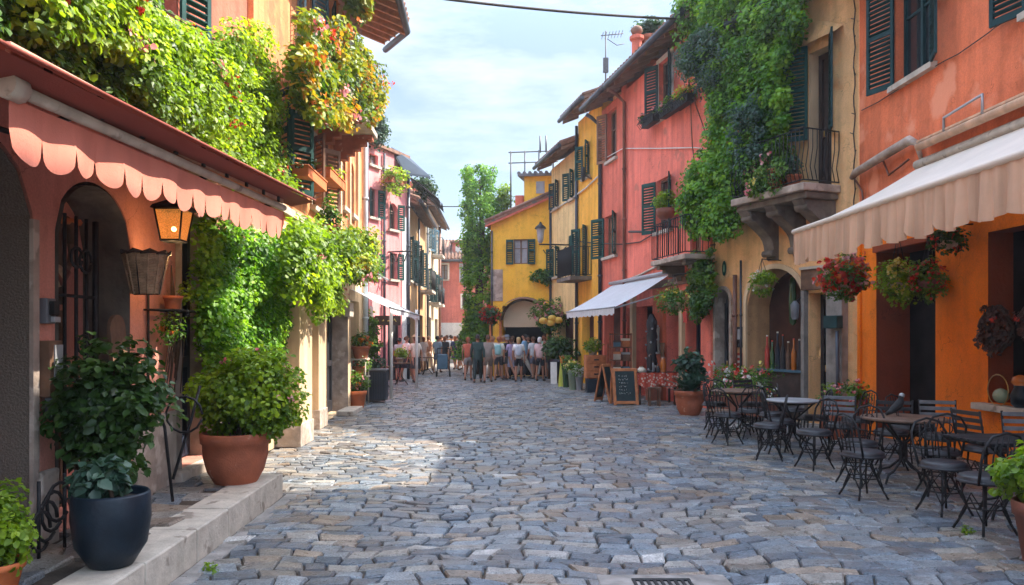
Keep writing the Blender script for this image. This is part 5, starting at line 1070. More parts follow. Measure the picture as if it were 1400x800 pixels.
potted('shelf_pot', 'small clay pot with trailing yellow green plant on the iron shelf', (-3.04, 7.28, 1.94), .09, .13, 'terracotta', crown=((.05, .22, .14), (.08, .2, .1)), lm='leaf_lime', nc=12, per=12, rad=.06, size=.04)
basket('small_hanging_pot', 'little hanging pot of green and orange leaves below the iron shelf', (-3.02, 7.15, 1.74), .07, 'leaf_mid', [('petal_orange', 5, .03)], hang=.18, nc=8, size=.035, pm='terracotta')
r = thing('dried_twigs', (-3.12, 7.55, 1.3), 'bundle of dry twigs hanging on the wall left of the navy door', 'twigs'); mb = MB()
for i in range(22):
    a = random.uniform(-1, 1); mb.tube([(-3.15, 7.5, 2.1+random.uniform(-.1, .3)), (-3.12+random.uniform(0, .06), 7.5+a*.12, 1.7), (-3.14, 7.5+a*.2, 1.3+random.uniform(-.2, .2))], .006, 4)
mb.build('twig_bundle', 'twig', r)
r = thing('plant_stand', (-2.75, 6.6, KZ), 'dark forked iron plant stand on the terrace behind the shrub', 'plant stand')
mb = MB(); mb.tube([(-2.8, 6.7, KZ), (-2.85, 6.65, .9), (-2.95, 6.5, 1.35)], .014, 5); mb.tube([(-2.8, 6.7, KZ+.2), (-2.68, 6.8, .95), (-2.62, 6.85, 1.25)], .014, 5)
mb.tube([(-2.72+.16*math.cos(t*.5), 6.75, 1.0+.16*math.sin(t*.5)) for t in range(13)], .01, 4); mb.build('frame', 'iron', r)
r = thing('scroll_stand', (-3.0, 5.05, KZ), 'black scrolled iron stand against the wall behind the blue glazed pot', 'iron stand')
mb = MB()
for k in range(4): mb.tube([(-2.95, 5.0+k*.07+(.11+.01*k)*math.cos(t*.5), KZ+.18+.1*k*.5+.13*math.sin(t*.5)) for t in range(12)], .012, 5)
mb.tube([(-2.95, 4.98, KZ), (-2.95, 4.98, .75)], .012, 5); mb.tube([(-2.95, 5.28, KZ), (-2.95, 5.28, .75)], .012, 5); mb.build('scrolls', 'iron', r)
r = thing('horse_collar', (-3.42, 5.95, 2.2), 'old brown leather horse collar and wooden tackle hanging behind the iron gate', 'horse collar')
mb = MB(); mb.tube([(-3.42, 6.12+.11*math.cos(t*.5), 2.42+.2*math.sin(t*.5)) for t in range(14)], [.035+.012*math.sin(t) for t in range(14)], 8); mb.build('collar', 'wood_brown', r)
mb = MB(); mb.tube([(-3.42, 5.72, 2.58), (-3.40, 6.3, 2.62)], .03, 6); mb.build('yoke', 'wood_orange', r); mb = MB(); mb.tube([(-3.40, 5.85, 2.6), (-3.38, 5.83, 2.25), (-3.36, 5.98, 2.1), (-3.38, 6.1, 2.2)], .022, 6); mb.build('harness_strap', 'terracotta_dark', r); mb = MB(); mb.sphere((-3.40, 5.98, 2.16), .085, 10, (.6, 1, 1.1)); mb.build('padding', 'wicker', r)
# stacked pots at d 18
G = 'orange clay pots by the black planter box'
r = thing('pot_stand', (-3.2, 18.1, 0), 'pale wooden plant rack holding orange clay pots in front of the peach house', 'plant rack')
mb = MB()
for (x, y) in ((-3.4, 18.3), (-3.06, 18.3), (-3.4, 18.75), (-3.06, 18.75)): mb.tube([(x, y, 0), (x, y, 1.15)], .018, 5)
mb.build('legs', 'stone_pale', r)
for z in (.68, 1.1): mb = MB(); mb.box(-3.44, -3.02, 18.26, 18.79, z, z+.03); mb.build('shelf', 'stone_pale', r)
potted('clay_pot', 'largest orange clay pot with pink flowers standing on the ground below the plant rack', (-3.2, 17.95, 0), .23, .40, 'terracotta_bright', group=G, crown=((0, 0, .58), (.24, .2, .22)), nc=30, size=.06, fl=[('petal_orange', 8, .06), ('petal_pink', 10, .06)])
potted('clay_pot', 'orange clay pot with small green plant on the middle shelf of the rack', (-3.25, 18.5, .71), .16, .24, 'terracotta', group=G, crown=((.08, 0, .32), (.2, .2, .12)), nc=14, size=.05, fl=[('petal_red', 4, .05)])
potted('clay_pot', 'orange clay pot with bright flowers on the top shelf of the rack', (-3.2, 18.5, 1.13), .22, .3, 'terracotta', group=G, crown=((.05, 0, .42), (.26, .24, .16)), nc=26, size=.06, fl=[('petal_orange', 12, .06), ('petal_yellow', 5, .05)])
r = thing('black_planter_box', (-3.0, 19.4, 0), 'tall black slatted planter box beside the orange pots', 'planter')
mb = MB(); mb.box(-3.28, -2.72, 19.2, 19.75, .05, .80); mb.build('box', 'door_dark', r, .012)
mb = MB()
for i in range(9): mb.box(-3.27+i*.062, -3.225+i*.062, 19.185, 19.199, .1, .76)
for i in range(8): mb.box(-2.719, -2.705, 19.23+i*.064, 19.275+i*.064, .1, .76)
mb.build('slats', 'navy', r); mb = MB(); mb.box(-3.31, -2.69, 19.17, 19.78, .801, .84); mb.build('rim', 'plastic_grey', r, .006)
r2 = thing('climbing_shrub', (-3.25, 19.9, 0), 'slender climbing shrub with small yellow flowers behind the black planter box', 'shrub')
mb = MB()
for i in range(4): mb.tube([(-3.3+.05*i, 20.0, 0), (-3.25+.08*i, 20.0, .9), (-3.35+.1*i, 20.0, 2.1)], .015, 5)
mb.build('stem', 'twig', r2); bush(r2, (-3.25, 20.0, 1.55), (.3, .25, .75), 60, 30, .13, .08, 'leaf_mid'); bush(r2, (-3.1, 19.95, .98), (.3, .25, .2), 16, 30, .1, .06, 'leaf_blue', 'lower_foliage')
r = thing('hanging_sign', (-3.1, 22.3, 2.05), 'dark hanging shop sign with yellow lettering under the left white awning', 'sign')
mb = MB(); mb.box(-3.45, -2.7, 22.3, 22.36, 1.98, 2.26); mb.build('board', 'wood_dark', r, .01)
def scribble(c, U, w, h, n, mat, parent, name='lettering', rr=.012, seed=1):
    rd = random.Random(seed); mb = MB(); c = Vector(c); U = Vector(U); x = 0
    while x < w:
        gw = rd.uniform(.5, .9)*h; k = rd.randint(3, 5)
        mb.tube([c+U*(x+rd.uniform(0, gw))+V(0, 0, rd.uniform(0, h)) for _ in range(k)], rr, 4); x += gw*1.25
        if rd.random() < .18: x += h*.6
    return mb.build(name, mat, parent)
scribble((-3.38, 22.285, 2.07), (1, 0, 0), .58, .10, 8, 'petal_yellow_flat' if 0 else M('sign_yellow', (.7, .55, .15)), r, rr=.014)
mb = MB(); mb.tube([(-3.3, 22.33, 2.26), (-3.3, 22.33, 2.5)], .01, 4); mb.tube([(-2.85, 22.33, 2.26), (-2.85, 22.33, 2.5)], .01, 4); mb.build('chain', 'iron', r)
# iron lamp bracket on the rose house and wall lamp on the pale yellow house
u, z = W3.hit(546, 336, .5); p = W3.pt(u, .4, 4.7)
r = thing('scroll_lamp_bracket', (p.x, p.y, 4.7), 'black scrolled iron bracket on the rose house above the white awning', 'bracket')
mb = MB(); q = W3.pt(W3.u(530), .02, 4.75); mb.tube([q, q+W3.N*1.0], .03, 5); mb.tube([q+W3.N*(.1+.8*t/12)+V(0, 0, -.22+.18*math.sin(t*1.3)) for t in range(13)], .02, 5); mb.build('scrolls', 'iron', r)
p = WR.pt(WR.u(780), .03, 5.05); hd = WR.pt(WR.u(780), 1.15, 5.4)
r = thing('street_lamp', hd, 'dark wall mounted street lamp on a scrolled bracket beside the ochre house balcony', 'street lamp')
mb = MB(); mb.tube([p, WR.pt(WR.u(780), 1.2, 5.05)], .03, 6); mb.tube([WR.pt(WR.u(780), .15+.9*t/10, 4.85+.14*math.cos(t*1.1)) for t in range(11)], .018, 5); mb.build('bracket', 'iron', r)
mb = MB(); mb.lathe(WR.pt(WR.u(780), 1.15, 5.1), [(.06, 0), (.1, .08), (.15, .5), (.17, .52)], 8, False); mb.build('lamp_glass', 'glass_curtain', r); mb = MB(); mb.lathe(WR.pt(WR.u(780), 1.15, 5.62), [(.22, 0), (.18, .08), (.06, .18), (.03, .26)], 8, False); mb.build('cap', 'iron', r)
r = thing('satellite_dish', WR.pt(WR.u(809), .3, 6.9), 'small dark round wall dish on the ochre house', 'dish'); mb = MB(); c = WR.pt(WR.u(809), .3, 7.15); mb.sphere(c, .26, 12, (.35, .8, 1)); mb.build('disc', 'iron', r); mb = MB(); mb.tube([c, WR.pt(WR.u(809), 0, 7.0)], .03); mb.build('arm', 'iron_grey', r)
# cables
def cable(name, label, P, r_=.012, sag=.2):
    A, B = Vector(P[0]), Vector(P[1]); mb = MB(); mb.tube([A.lerp(B, t/24)-V(0, 0, sag*4*(t/24)*(1-t/24)) for t in range(25)], r_, 6); o = mb.build(name, 'cable', None); return prop(o, label, 'cable')
cable('overhead_cable', 'thick dark cable hanging across the street against the sky', ((-3.2, 14.0, 8.15), (4.75, 17.9, 9.05)), .028, .12)
cable('distant_wire', 'thin wire from the tan house to the ivy clad tree', ((-3.3, 34.6, 7.55), (-.6, 33.2, 7.3)), .022, .06)
def wallwire(name, label, W, pts, r_=.012, w=.03, mat='cable'):
    P = [W.pt(W.hit(x, y, w)[0], w, W.hit(x, y, w)[1]) for x, y in pts]; mb = MB(); mb.tube(P, r_, 5); o = mb.build(name, mat, None); return prop(o, label, 'cable')
wallwire('string_lights', 'thin beaded string of lights sagging across the orange house wall below the shutters', WA, [(1178, 151), (1200, 140), (1228, 122), (1232, 118), (1290, 84), (1310, 74), (1350, 46), (1360, 38), (1398, 14)], .008)
wallwire('facade_wire', 'pale wire running along the coral house above the middle window', WR, [(830, 215), (852, 203), (900, 203), (950, 202), (960, 203)], .014, .04, 'frame_white')
wallwire('sloping_wire', 'pale cable sloping up across the pale yellow and ochre houses', WR, [(752, 291), (775, 276), (800, 258), (818, 241)], .03, .05, 'frame_white')
wallwire('lower_facade_wire', 'dark wire looping along the coral house above the white awning', WR, [(790, 330), (820, 333), (851, 334), (875, 331), (890, 322), (905, 318)], .018, .04)
wallwire('wall_conduit', 'pale conduit pipe along the coral house just above the white awning', WR, [(852, 385), (875, 376), (898, 364), (918, 352)], .03, .04, 'stone_pale')
wallwire('iron_wall_bar', 'short dark horizontal bar on the coral house beside the middle window', WR, [(860, 317), (892, 317)], .035, .1, 'cable')
# antenna
r = thing('tv_antenna', (3.5, 24.0, 9.4), 'thin roof aerial with crossed rods above the coral house roof', 'antenna')
mb = MB(); b0 = V(3.5, 24.0, 9.3); mb.tube([b0, b0+V(0, 0, 1.9)], .022, 5); mb.box(3.42, 3.58, 23.95, 24.05, 9.9, 10.35); mb.build('mast', 'iron_grey', r)
mb = MB(); t = b0+V(0, 0, 1.75); mb.tube([t+V(-.15, 0, 0), t+V(.55, 0, .07)], .016, 5); mb.tube([t+V(.05, 0, -.1), t+V(.35, 0, -.3), t+V(.58, 0, -.25)], .014, 5)
for i in range(7): q = t+V(-.1+.1*i, 0, .01*i); mb.tube([q+V(0, -.2, .03), q+V(0, .2, -.03)], .009, 4)
mb.build('rods', 'iron_grey', r)
r = thing('chimney_pot', (4.1, 21.7, 9.7), 'small domed brick chimney pot on the coral house roof', 'chimney'); c = V(3.95, 21.2, 9.35)
mb = MB(); mb.lathe(c, [(.14, 0), (.14, .45), (.2, .5), (.2, .58), (.12, .62)], 10, False); mb.build('stack', 'coral_dark', r); mb = MB(); mb.sphere(c+V(0, 0, .75), .17, 10, (1, 1, .8)); mb.build('cap', 'roof_tile', r)
# plaque, notice boxes by the arch
u, z = WB.hit(990, 367, .03); r = thing('oval_plaque', WB.pt(u, .03, z), 'small green oval plaque with pale mark above the narrow dark door', 'plaque')
mb = MB(); c = WB.pt(u, .03, z); mb.poly([c+WB.U*.075*math.cos(t*.3)+V(0, 0, .17*math.sin(t*.3)) for t in range(21)]); mb.build('oval', 'shutter_green', r); mb = MB(); mb.poly([c+WB.N*.006+WB.U*.03*math.cos(t*.3)+V(0, 0, .09*math.sin(t*.3)) for t in range(21)]); mb.build('mark', M('sage', (.25, .4, .25)), r)
u, z = WB.hit(1009, 461, .05); r = thing('menu_box', WB.pt(u, .05, z), 'black framed menu box on the pilaster left of the arched shopfront', 'menu box')
mb = MB(); WB.box(mb, u-.14, u+.14, .003, .07, z-.22, z+.22); mb.build('frame', 'iron', r); mb = MB(); WB.box(mb, u-.1, u+.1, .071, .076, z-.05, z+.17); mb.build('sheet', 'steel_pale', r)
u, z = WB.hit(1009, 505, .05); o = MB(); WB.box(o, u-.13, u+.13, .003, .03, z-.35, z+.35); r = thing('red_banner', WB.pt(u, .03, z-.4), 'narrow red and white banner below the menu box', 'banner'); o.build('cloth', 'cloth_red', r)
mb = MB()
for i in range(6): WB.box(mb, u-.05, u+.06, .031, .036, z-.3+i*.11, z-.25+i*.11)
mb.build('lettering', 'paper', r)
# shop goods in the arch: bottles, umbrellas
q = pb[1]; u0, u1 = q[0], q[1]
r = thing('shop_counter', WB.pt((u0+u1)/2, -.3, 0), 'dark counter with blue cloth inside the arched shopfront', 'counter')
mb = MB(); WB.box(mb, u0+.15, u1-.15, -.5, -.12, 0, .95); mb.build('cabinet', 'wood_dark', r, .01); mb = MB(); WB.box(mb, u0+.12, u1-.12, -.52, -.08, .951, .99); mb.build('cloth', 'shutter_blue', r)
for i in range(8):
    u = u0+.28+i*(u1-u0-.56)/7; c = WB.pt(u, -.28, .991); h = random.uniform(.5, .8); mtl = ('bottle_green', 'door_dark', 'bottle_amber', 'wood_brown', 'door_dark', 'navy', 'bottle_green', 'cloth_red')[i]
    r = thing('bottle', c, ['tall green bottle', 'black bottle', 'amber bottle', 'brown bottle', 'second black bottle', 'navy blue bottle', 'second green bottle', 'red bottle'][i]+' on the counter of the arched shop, number order from the far side', 'bottle', 'bottles on the arched shop counter')
    r['label'] = ['green bottle at the far end of the arched shop counter', 'black bottle beside the green one on the arched shop counter', 'amber bottle on the arched shop counter', 'brown bottle beside the amber one on the arched shop counter', 'black bottle between the brown and navy ones on the shop counter', 'navy blue bottle on the arched shop counter', 'green bottle beside the red one on the shop counter', 'red bottle at the near end of the arched shop counter'][i]
    mb = MB(); mb.lathe(c, [(.045, 0), (.05, .03), (.05, h*.55), (.018, h*.75), (.018, h)], 10); mb.build('glass', mtl, r); mb = MB(); mb.lathe(c+V(0, 0, h), [(.021, 0), (.021, .03)], 8); mb.build('cap', 'paper' if i % 2 else 'cloth_red', r)
c = WB.pt(u0+.75, -.4, 1.9); o = MB(); o.lathe(c, [(.02, 0), (.07, .05), (.08, .5), (.06, .95), (.02, 1.0)], 12); o = o.build('hanging_gourd', 'bottle_green', None); prop(o, 'long green gourd hanging in the arched shopfront', 'gourd')
# awning pole and wall lamp near door
r = thing('wall_lamp', WB.pt(WB.u(1098), .2, 2.1), 'small blue grey wall lamp between arch and dark door', 'wall lamp'); c = WB.pt(WB.u(1098), .2, 2.0)
mb = MB(); mb.lathe(c, [(.05, 0), (.08, .05), (.09, .28), (.03, .36)], 8); mb.build('shade', 'plastic_grey', r); mb = MB(); mb.tube([c+V(0, 0, .33), WB.pt(WB.u(1098), .01, 2.45)], .015); mb.build('arm', 'iron', r)
r = thing('wall_box', WB.pt(WB.u(1148), .3, 1.75), 'dark green meter box on the grey pilaster by the geranium basket', 'meter box'); mb = MB(); uu = WB.u(1153); WB.box(mb, uu-.16, uu+.16, .17, .32, 1.82, 2.05); mb.build('cabinet', 'shutter_dark', r, .01); mb = MB(); mb.tube([WB.pt(uu-.1, .25, 1.78), WB.pt(uu-.1, .22, 0)], .035, 8); mb.build('pipe', 'pipe_dark', r)
# wreaths and sill items on the orange house
def wreath(name, label, c, R, seed):
    rd = random.Random(seed); r = thing(name, c, label, 'wreath'); c = Vector(c); mb = MB()
    for k in range(7):
        ph = rd.uniform(0, 6); mb.tube([c+V(rd.uniform(-.03, .03)-.03*math.sin(t), (R+rd.uniform(-.03, .03))*math.cos(t*.35+ph), (R+rd.uniform(-.04, .02))*math.sin(t*.35+ph)) for t in range(19)], .012, 4)
    mb.build('twig_ring', 'wood_dark', r); P = []
    for i in range(50): a = rd.uniform(0, 6.28); q = R*rd.uniform(.3, 1.0); P.append((c.x-.05, c.y+q*math.cos(a), c.z+q*math.sin(a)))
    p, d, t = clumps(P, 12, .07); leaves('dried_leaves', p, d+np.array([-1, 0, 0]), .06, leafmat('leaf_dry', [(.02, .01, .008), (.06, .02, .015), (.12, .06, .05)], .1), r, tone=t)
    p = np.repeat(np.array(P)[:1]+np.array([-.06, 0, 0]), 22, 0)+RNG.normal(0, .014, (22, 3)); leaves('dried_flowers', p, np.tile([-1, 0, .2], (22, 1)), .035, 'petal_red', r, wid=.5)
wreath('wall_wreath', 'round twig wreath of dark dried flowers hanging at the window corner of the orange house', (6.40, 9.78, 1.78), .29, 2)
wreath('window_wreath', 'second dark dried wreath hanging inside the near window of the orange house', (6.50, 9.15, 1.86), .28, 5)
r = thing('amber_jug', (6.5, 9.35, .81), 'glossy amber and black jug standing on the stone window sill', 'jug'); mb = MB(); mb.lathe((6.46, 9.42, .81), [(.06, 0), (.10, .04), (.11, .15), (.07, .24), (.07, .27)], 16); mb.build('body', 'glaze', r); mb = MB(); mb.lathe((6.46, 9.42, 1.08), [(.07, 0), (.10, .04), (.08, .10), (.02, .13)], 16); mb.build('neck', 'bottle_amber', r)
r = thing('glass_bowl', (6.45, 9.75, .81), 'round olive green glass bowl in a wire ring on the stone window sill', 'bowl'); mb = MB(); mb.sphere((6.42, 9.72, .93), .12, 14, (.7, 1, .8)); mb.build('glass', 'bottle_clear', r); mb = MB(); mb.tube([(6.38, 9.72+.2*math.cos(t*.35), 1.0+.2*math.sin(t*.35)) for t in range(19)], .008, 4); mb.build('wire_ring', 'brass', r)
# ================= cafe furniture
def chair_proto(kind, label):
    r = thing('cafe_chair', (0, 0, 0), label, 'chair', 'black iron cafe chairs on the right')
    mb = MB(); mb.lathe((0, 0, .42), [(.001, 0), (.2, 0), (.215, .008), (.215, .022), (.2, .03), (.001, .03)], 24); mb.build('seat', 'seat_black' if kind != 'wood' else 'wood_brown', r)
    if kind != 'wood': mb = MB(); mb.lathe((0, 0, .451), [(.2, 0), (.205, .02), (.17, .04), (.001, .045)], 24); mb.build('cushion', 'seat_black', r)
    for i, a in enumerate((45, 135, 225, 315)):
        a = math.radians(a); c, s = math.cos(a), math.sin(a); mb = MB()
        mb.tube([(.16*c, .16*s, .42), (.17*c, .17*s, .30), (.13*c, .13*s, .20), (.19*c, .19*s, .08), (.235*c, .235*s, 0)], .011, 6); mb.build('leg', 'iron', r)
    mb = MB(); mb.tube([(.145*math.cos(t*.3), .145*math.sin(t*.3), .21) for t in range(22)], .007, 5)
    for a in (0, 90, 180, 270):
        a0 = math.radians(a-45); a1 = math.radians(a+45); am = math.radians(a); mb.tube([(.19*math.cos(a0), .19*math.sin(a0), .1), (.15*math.cos(am), .15*math.sin(am), .30), (.19*math.cos(a1), .19*math.sin(a1), .1)], .007, 5)
    mb.build('stretcher', 'iron', r)
    mb = MB(); k = .2
    if kind == 'slat':
        mb.tube([(-.2, .26, .88), (-.195, .21, .62), (-.18, .14, .42), (.18, .14, .42), (.195, .21, .62), (.2, .26, .88)], .012, 6)
        mb.build('back_frame', 'iron', r)
        for i in range(4):
            z = .60+i*.075; y = .205+.055*(z-.6)/.28; m = MB(); m.box(-.2, .2, y-.012, y+.004, z, z+.045); m.build('back_slat', 'slat_grey' if label.startswith('grey') else 'seat_black', r, .004)
    else:
        mb.tube([(-.17, .12, .42), (-.19, .17, .62), (-.19, .20, .74), (-.13, .22, .84), (0, .23, .875), (.13, .22, .84), (.19, .20, .74), (.19, .17, .62), (.17, .12, .42)], .012, 6); mb.build('back_frame', 'iron', r)
        m = MB()
        for x in (-.09, -.03, .03, .09): m.tube([(x, .16, .45), (x*1.1, .20, .68), (x*.9, .225, .85-abs(x)*.3)], .007, 5)
        m.tube([(-.185, .165, .60), (0, .19, .58), (.185, .165, .60)], .008, 5); m.tube([(.06*math.cos(t*.5), .21, .72+.06*math.sin(t*.5)) for t in range(13)], .006, 4); m.build('back_rods', 'iron', r)
    return r
def table_proto(kind, label):
    r = thing('cafe_table', (0, 0, 0), label, 'table', 'black iron cafe tables on the right')
    mb = MB()
    if kind == 'round': mb.lathe((0, 0, .71), [(.001, 0), (.43, 0), (.45, .008), (.45, .028), (.43, .034), (.001, .034)], 32)
    elif kind == 'pale': mb.lathe((0, 0, .71), [(.001, 0), (.37, 0), (.38, .008), (.38, .024), (.36, .03), (.001, .03)], 32)
    else:
        for i in range(7): mb.box(-.5, .5, -.33+i*.096, -.33+i*.096+.075, .71, .73)
    mb.build('tabletop', {'round': 'wood_slat', 'pale': 'steel_pale', 'slat': 'iron'}[kind], r, .003)
    if kind == 'slat': mb = MB(); mb.tube([(-.47, -.3, .70), (.47, -.3, .70), (.47, .3, .70), (-.47, .3, .70), (-.47, -.3, .70)], .012, 5); mb.build('apron', 'iron', r)
    else: mb = MB(); mb.tube([(.3*math.cos(t*.3), .3*math.sin(t*.3), .69) for t in range(22)], .01, 5); mb.build('apron', 'iron', r)
    for a in (20, 110, 200, 290):
        a = math.radians(a); c, s = math.cos(a), math.sin(a); mb = MB(); mb.tube([(.3*c, .3*s, .70), (.2*c, .2*s, .60), (.035*c, .035*s, .45), (.04*c, .04*s, .25), (.17*c, .17*s, .14), (.28*c, .28*s, .10), (.33*c, .33*s, 0)], .014, 6); mb.build('leg', 'iron', r)
    return r
CH = [(4.15, 8.75, -60, 'rod', 'black iron chair with cushion left of the large round table where the bird sits'),
 (4.72, 8.15, 170, 'rod', 'black iron chair pushed under the near side of the round table where the bird sits'),
 (5.45, 9.35, -20, 'slat', 'grey slatted chair behind the round table, in front of the black doorway'),
 (5.35, 8.35, 100, 'slat', 'black slat backed chair right of the round table against the orange pier'),
 (4.28, 7.3, 10, 'rod', 'black iron chair in front of the slatted table, left of the nearest one'),
 (4.22, 6.6, 190, 'rod', 'nearest black iron chair beside the corner potted plant'),
 (5.55, 7.9, -15, 'slat', 'grey slatted chair with two pale slats below the stone window sill'),
 (4.07, 9.75, -70, 'rod', 'black iron chair with pale cushion standing alone left of the bird table'),
 (4.75, 10.5, 150, 'slat', 'grey blue slatted chair between the bird table and the corner planter'),
 (4.08, 11.0, 80, 'rod', 'black iron chair left of the pale topped table'),
 (4.78, 11.45, -100, 'rod', 'black iron chair right of the pale topped table'),
 (4.35, 11.95, 5, 'rod', 'black iron chair behind the pale topped table, in front of the arch planter'),
 (3.72, 12.7, 60, 'wood', 'brown wooden seated chair at the far end of the cafe, nearest the street'),
 (4.2, 12.55, 175, 'rod', 'black iron chair on the near side of the farthest cafe table'),
 (3.95, 13.75, -20, 'rod', 'black iron chair behind the farthest cafe table, left one'),
 (4.95, 12.75, 70, 'rod', 'black iron chair between the farthest cafe table and the arch planter'),
 (3.62, 11.9, 120, 'rod', 'black iron chair out on the cobbles between the two middle tables'),
 (5.55, 10.3, 30, 'rod', 'black iron chair against the orange house beside the corner planter'),
 (3.85, 8.0, 100, 'rod', 'black iron chair standing farthest out in the street, left of the bird table'),
 (5.3, 11.2, -80, 'rod', 'black iron chair nearest the wall beside the pale topped table'),
 (5.05, 9.75, 160, 'slat', 'black slat backed chair behind the bird table towards the corner planter'),
 (4.95, 6.45, 200, 'rod', 'black iron chair on the near side of the slatted table behind the corner plant'),
 (3.75, 10.45, 250, 'rod', 'black iron chair turned sideways, farthest out between bird table and pale table'),
 (4.6, 13.7, 20, 'slat', 'black slatted chair behind the farthest cafe table, right one')]
proto = {}
for (x, y, a, k, lab) in CH:
    kk = k+('g' if lab.startswith('grey') else '')
    if kk not in proto: r = chair_proto(k, lab); proto[kk] = r
    else: r = copy_tree(proto[kk])
    r['label'] = lab; r.location = (x, y, .012); r.rotation_euler = (0, 0, math.radians(a))
for (x, y, a, k, lab) in ((4.72, 8.85, 10, 'round', 'large round wooden topped iron table with a black bird on it'), (4.85, 7.15, 5, 'slat', 'rectangular black slatted table nearest to the camera'), (4.4, 11.3, 30, 'pale', 'small round table with pale metal top in front of the arch planter'), (4.2, 13.2, 0, 'round', 'farthest small round cafe table near the coral house')):
    key = 'T'+k
    if key not in proto: r = table_proto(k, lab); proto[key] = r
    else: r = copy_tree(proto[key])
    r['label'] = lab; r.location = (x, y, .012); r.rotation_euler = (0, 0, math.radians(a))
# bird on the table
r = thing('perched_bird', (4.70, 8.95, .757), 'black bird with a pale grey head perched on the round cafe table', 'bird'); c = V(4.70, 8.95, .757)
mb = MB(); n = 12
path = [(-.13, .02, .018), (-.08, .045, .03), (-.03, .085, .045), (.02, .13, .05), (.04, .17, .04), (.045, .20, .028), (.05, .225, .030), (.062, .245, .024), (.085, .248, .008), (.105, .245, .002)]
mb.tube([c+V(p[0], 0, p[1]) for p in path], [p[2] for p in path], 12); mb.build('body', 'iron', r)
mb = MB(); mb.sphere(c+V(.055, 0, .236), .033, 12); mb.build('head', 'steel_pale', r)
for s in (-1, 1): mb = MB(); mb.tube([c+V(.0, s*.02, .09), c+V(.01, s*.02, .0), c+V(.04, s*.025, .0)], .005, 4); mb.build('leg', 'iron', r)
mb = MB()
for s in (-1, 1): mb.sphere(c+V(.066, s*.03, .243), .005, 6)
mb.build('eyes', 'glaze', r)
# ================= coral house shop goods
def aboard(name, label, c, yaw, w, h, lean, text=True, depth=.38):
    r = thing(name, c, label, 'chalkboard'); c = Vector(c); R = Matrix.Rotation(yaw, 3, 'Z'); X = R@V(1, 0, 0); Y = R@V(0, 1, 0)
    for k, sg in ((0, -1), (1, 1)):
        b0 = c+Y*(sg*depth/2); up = (c+V(0, 0, h)-b0); upn = up.normalized(); nn = X.cross(upn).normalized()*(-1)*(-sg)
        if nn.dot(Y*sg) < 0: nn = -nn
        mb = MB(); t = .03; f = .07
        mb.obox(b0-X*w/2, X*f, nn*t, up); mb.obox(b0+X*(w/2-f), X*f, nn*t, up); mb.obox(b0-X*(w/2-f)+upn*.03, X*(w-2*f), nn*t, upn*f); mb.obox(b0-X*(w/2-f)+upn*(up.length-f), X*(w-2*f), nn*t, upn*f)
        fr = mb.build('frame', 'wood_orange', r, .004); mb = MB(); mb.obox(b0-X*(w/2-f)+upn*(.1)+nn*.006, X*(w-2*f), nn*.012, upn*(up.length-f-.1)); bd = mb.build('board', 'board_face', fr)
        if sg == -1 and text:
            for i in range(8):
                zz = up.length-f-.14-i*.085
                if zz > .2: scribble(b0-X*(w/2-f-.08)+upn*zz+nn*.022, X, (w-2*f-.16)*random.uniform(.6, 1) if i else w*.3, .045, 5, 'chalk', r, 'chalk_writing', .0035, 20+i)
    return r
aboard('menu_board', 'orange framed chalkboard standing in the street in front of the coral house shop', (3.18, 18.75, 0), .12, .62, .88, .3)
aboard('rear_menu_board', 'second wooden framed board seen edge on just left of the chalkboard', (2.87, 19.7, 0), 1.0, .5, .95, .3, False)
r = thing('cloth_table', (4.0, 18.9, 0), 'market table with red and white patterned cloth beside the chalkboard', 'table')
mb = MB(); mb.box(3.5, 4.45, 18.6, 19.3, .74, .78); mb.build('tabletop', 'wood_dark', r)
for (x, y) in ((3.55, 18.65), (4.4, 18.65), (3.55, 19.25), (4.4, 19.25)): mb = MB(); mb.box(x-.025, x+.025, y-.025, y+.025, 0, .74); mb.build('leg', 'wood_dark', r)
m = bpy.data.materials.new('pattern_cloth'); m.use_nodes = True; nt = m.node_tree; bb = nt.nodes['Principled BSDF']; vo = nt.nodes.new('ShaderNodeTexVoronoi'); vo.inputs['Scale'].default_value = 14; rp = nt.nodes.new('ShaderNodeValToRGB'); rp.color_ramp.elements[0].position = .3; rp.color_ramp.elements[1].position = .42; rp.color_ramp.elements[0].color = (.6, .5, .42, 1); rp.color_ramp.elements[1].color = (.45, .07, .04, 1)
tcc = nt.nodes.new('ShaderNodeTexCoord'); nt.links.new(tcc.outputs['Object'], vo.inputs['Vector']); nt.links.new(vo.outputs['Distance'], rp.inputs[0]); nt.links.new(rp.outputs[0], bb.inputs['Base Color']); bb.inputs['Roughness'].default_value = .9; MATS['pattern_cloth'] = m
r = thing('patterned_tablecloth', (3.9, 18.9, .5), 'red and white patterned cloth hanging over the front of the market table', 'tablecloth')
mb = MB(); mb.grid(lambda u, v: V(3.47+1.0*u, 18.57+.02*math.sin(u*30)*max(0, (v-.5))*2, .787) if v <= .01 else V(3.47+1.0*u, (19.3-.73*min(1, v*2)) if v < .5 else 18.57+.025*math.sin(u*28), .787 if v < .5 else .787-(v-.5)*2*(.26+.12*abs(math.sin(u*6)))), 48, 16); mb.build('cloth', 'pattern_cloth', r)
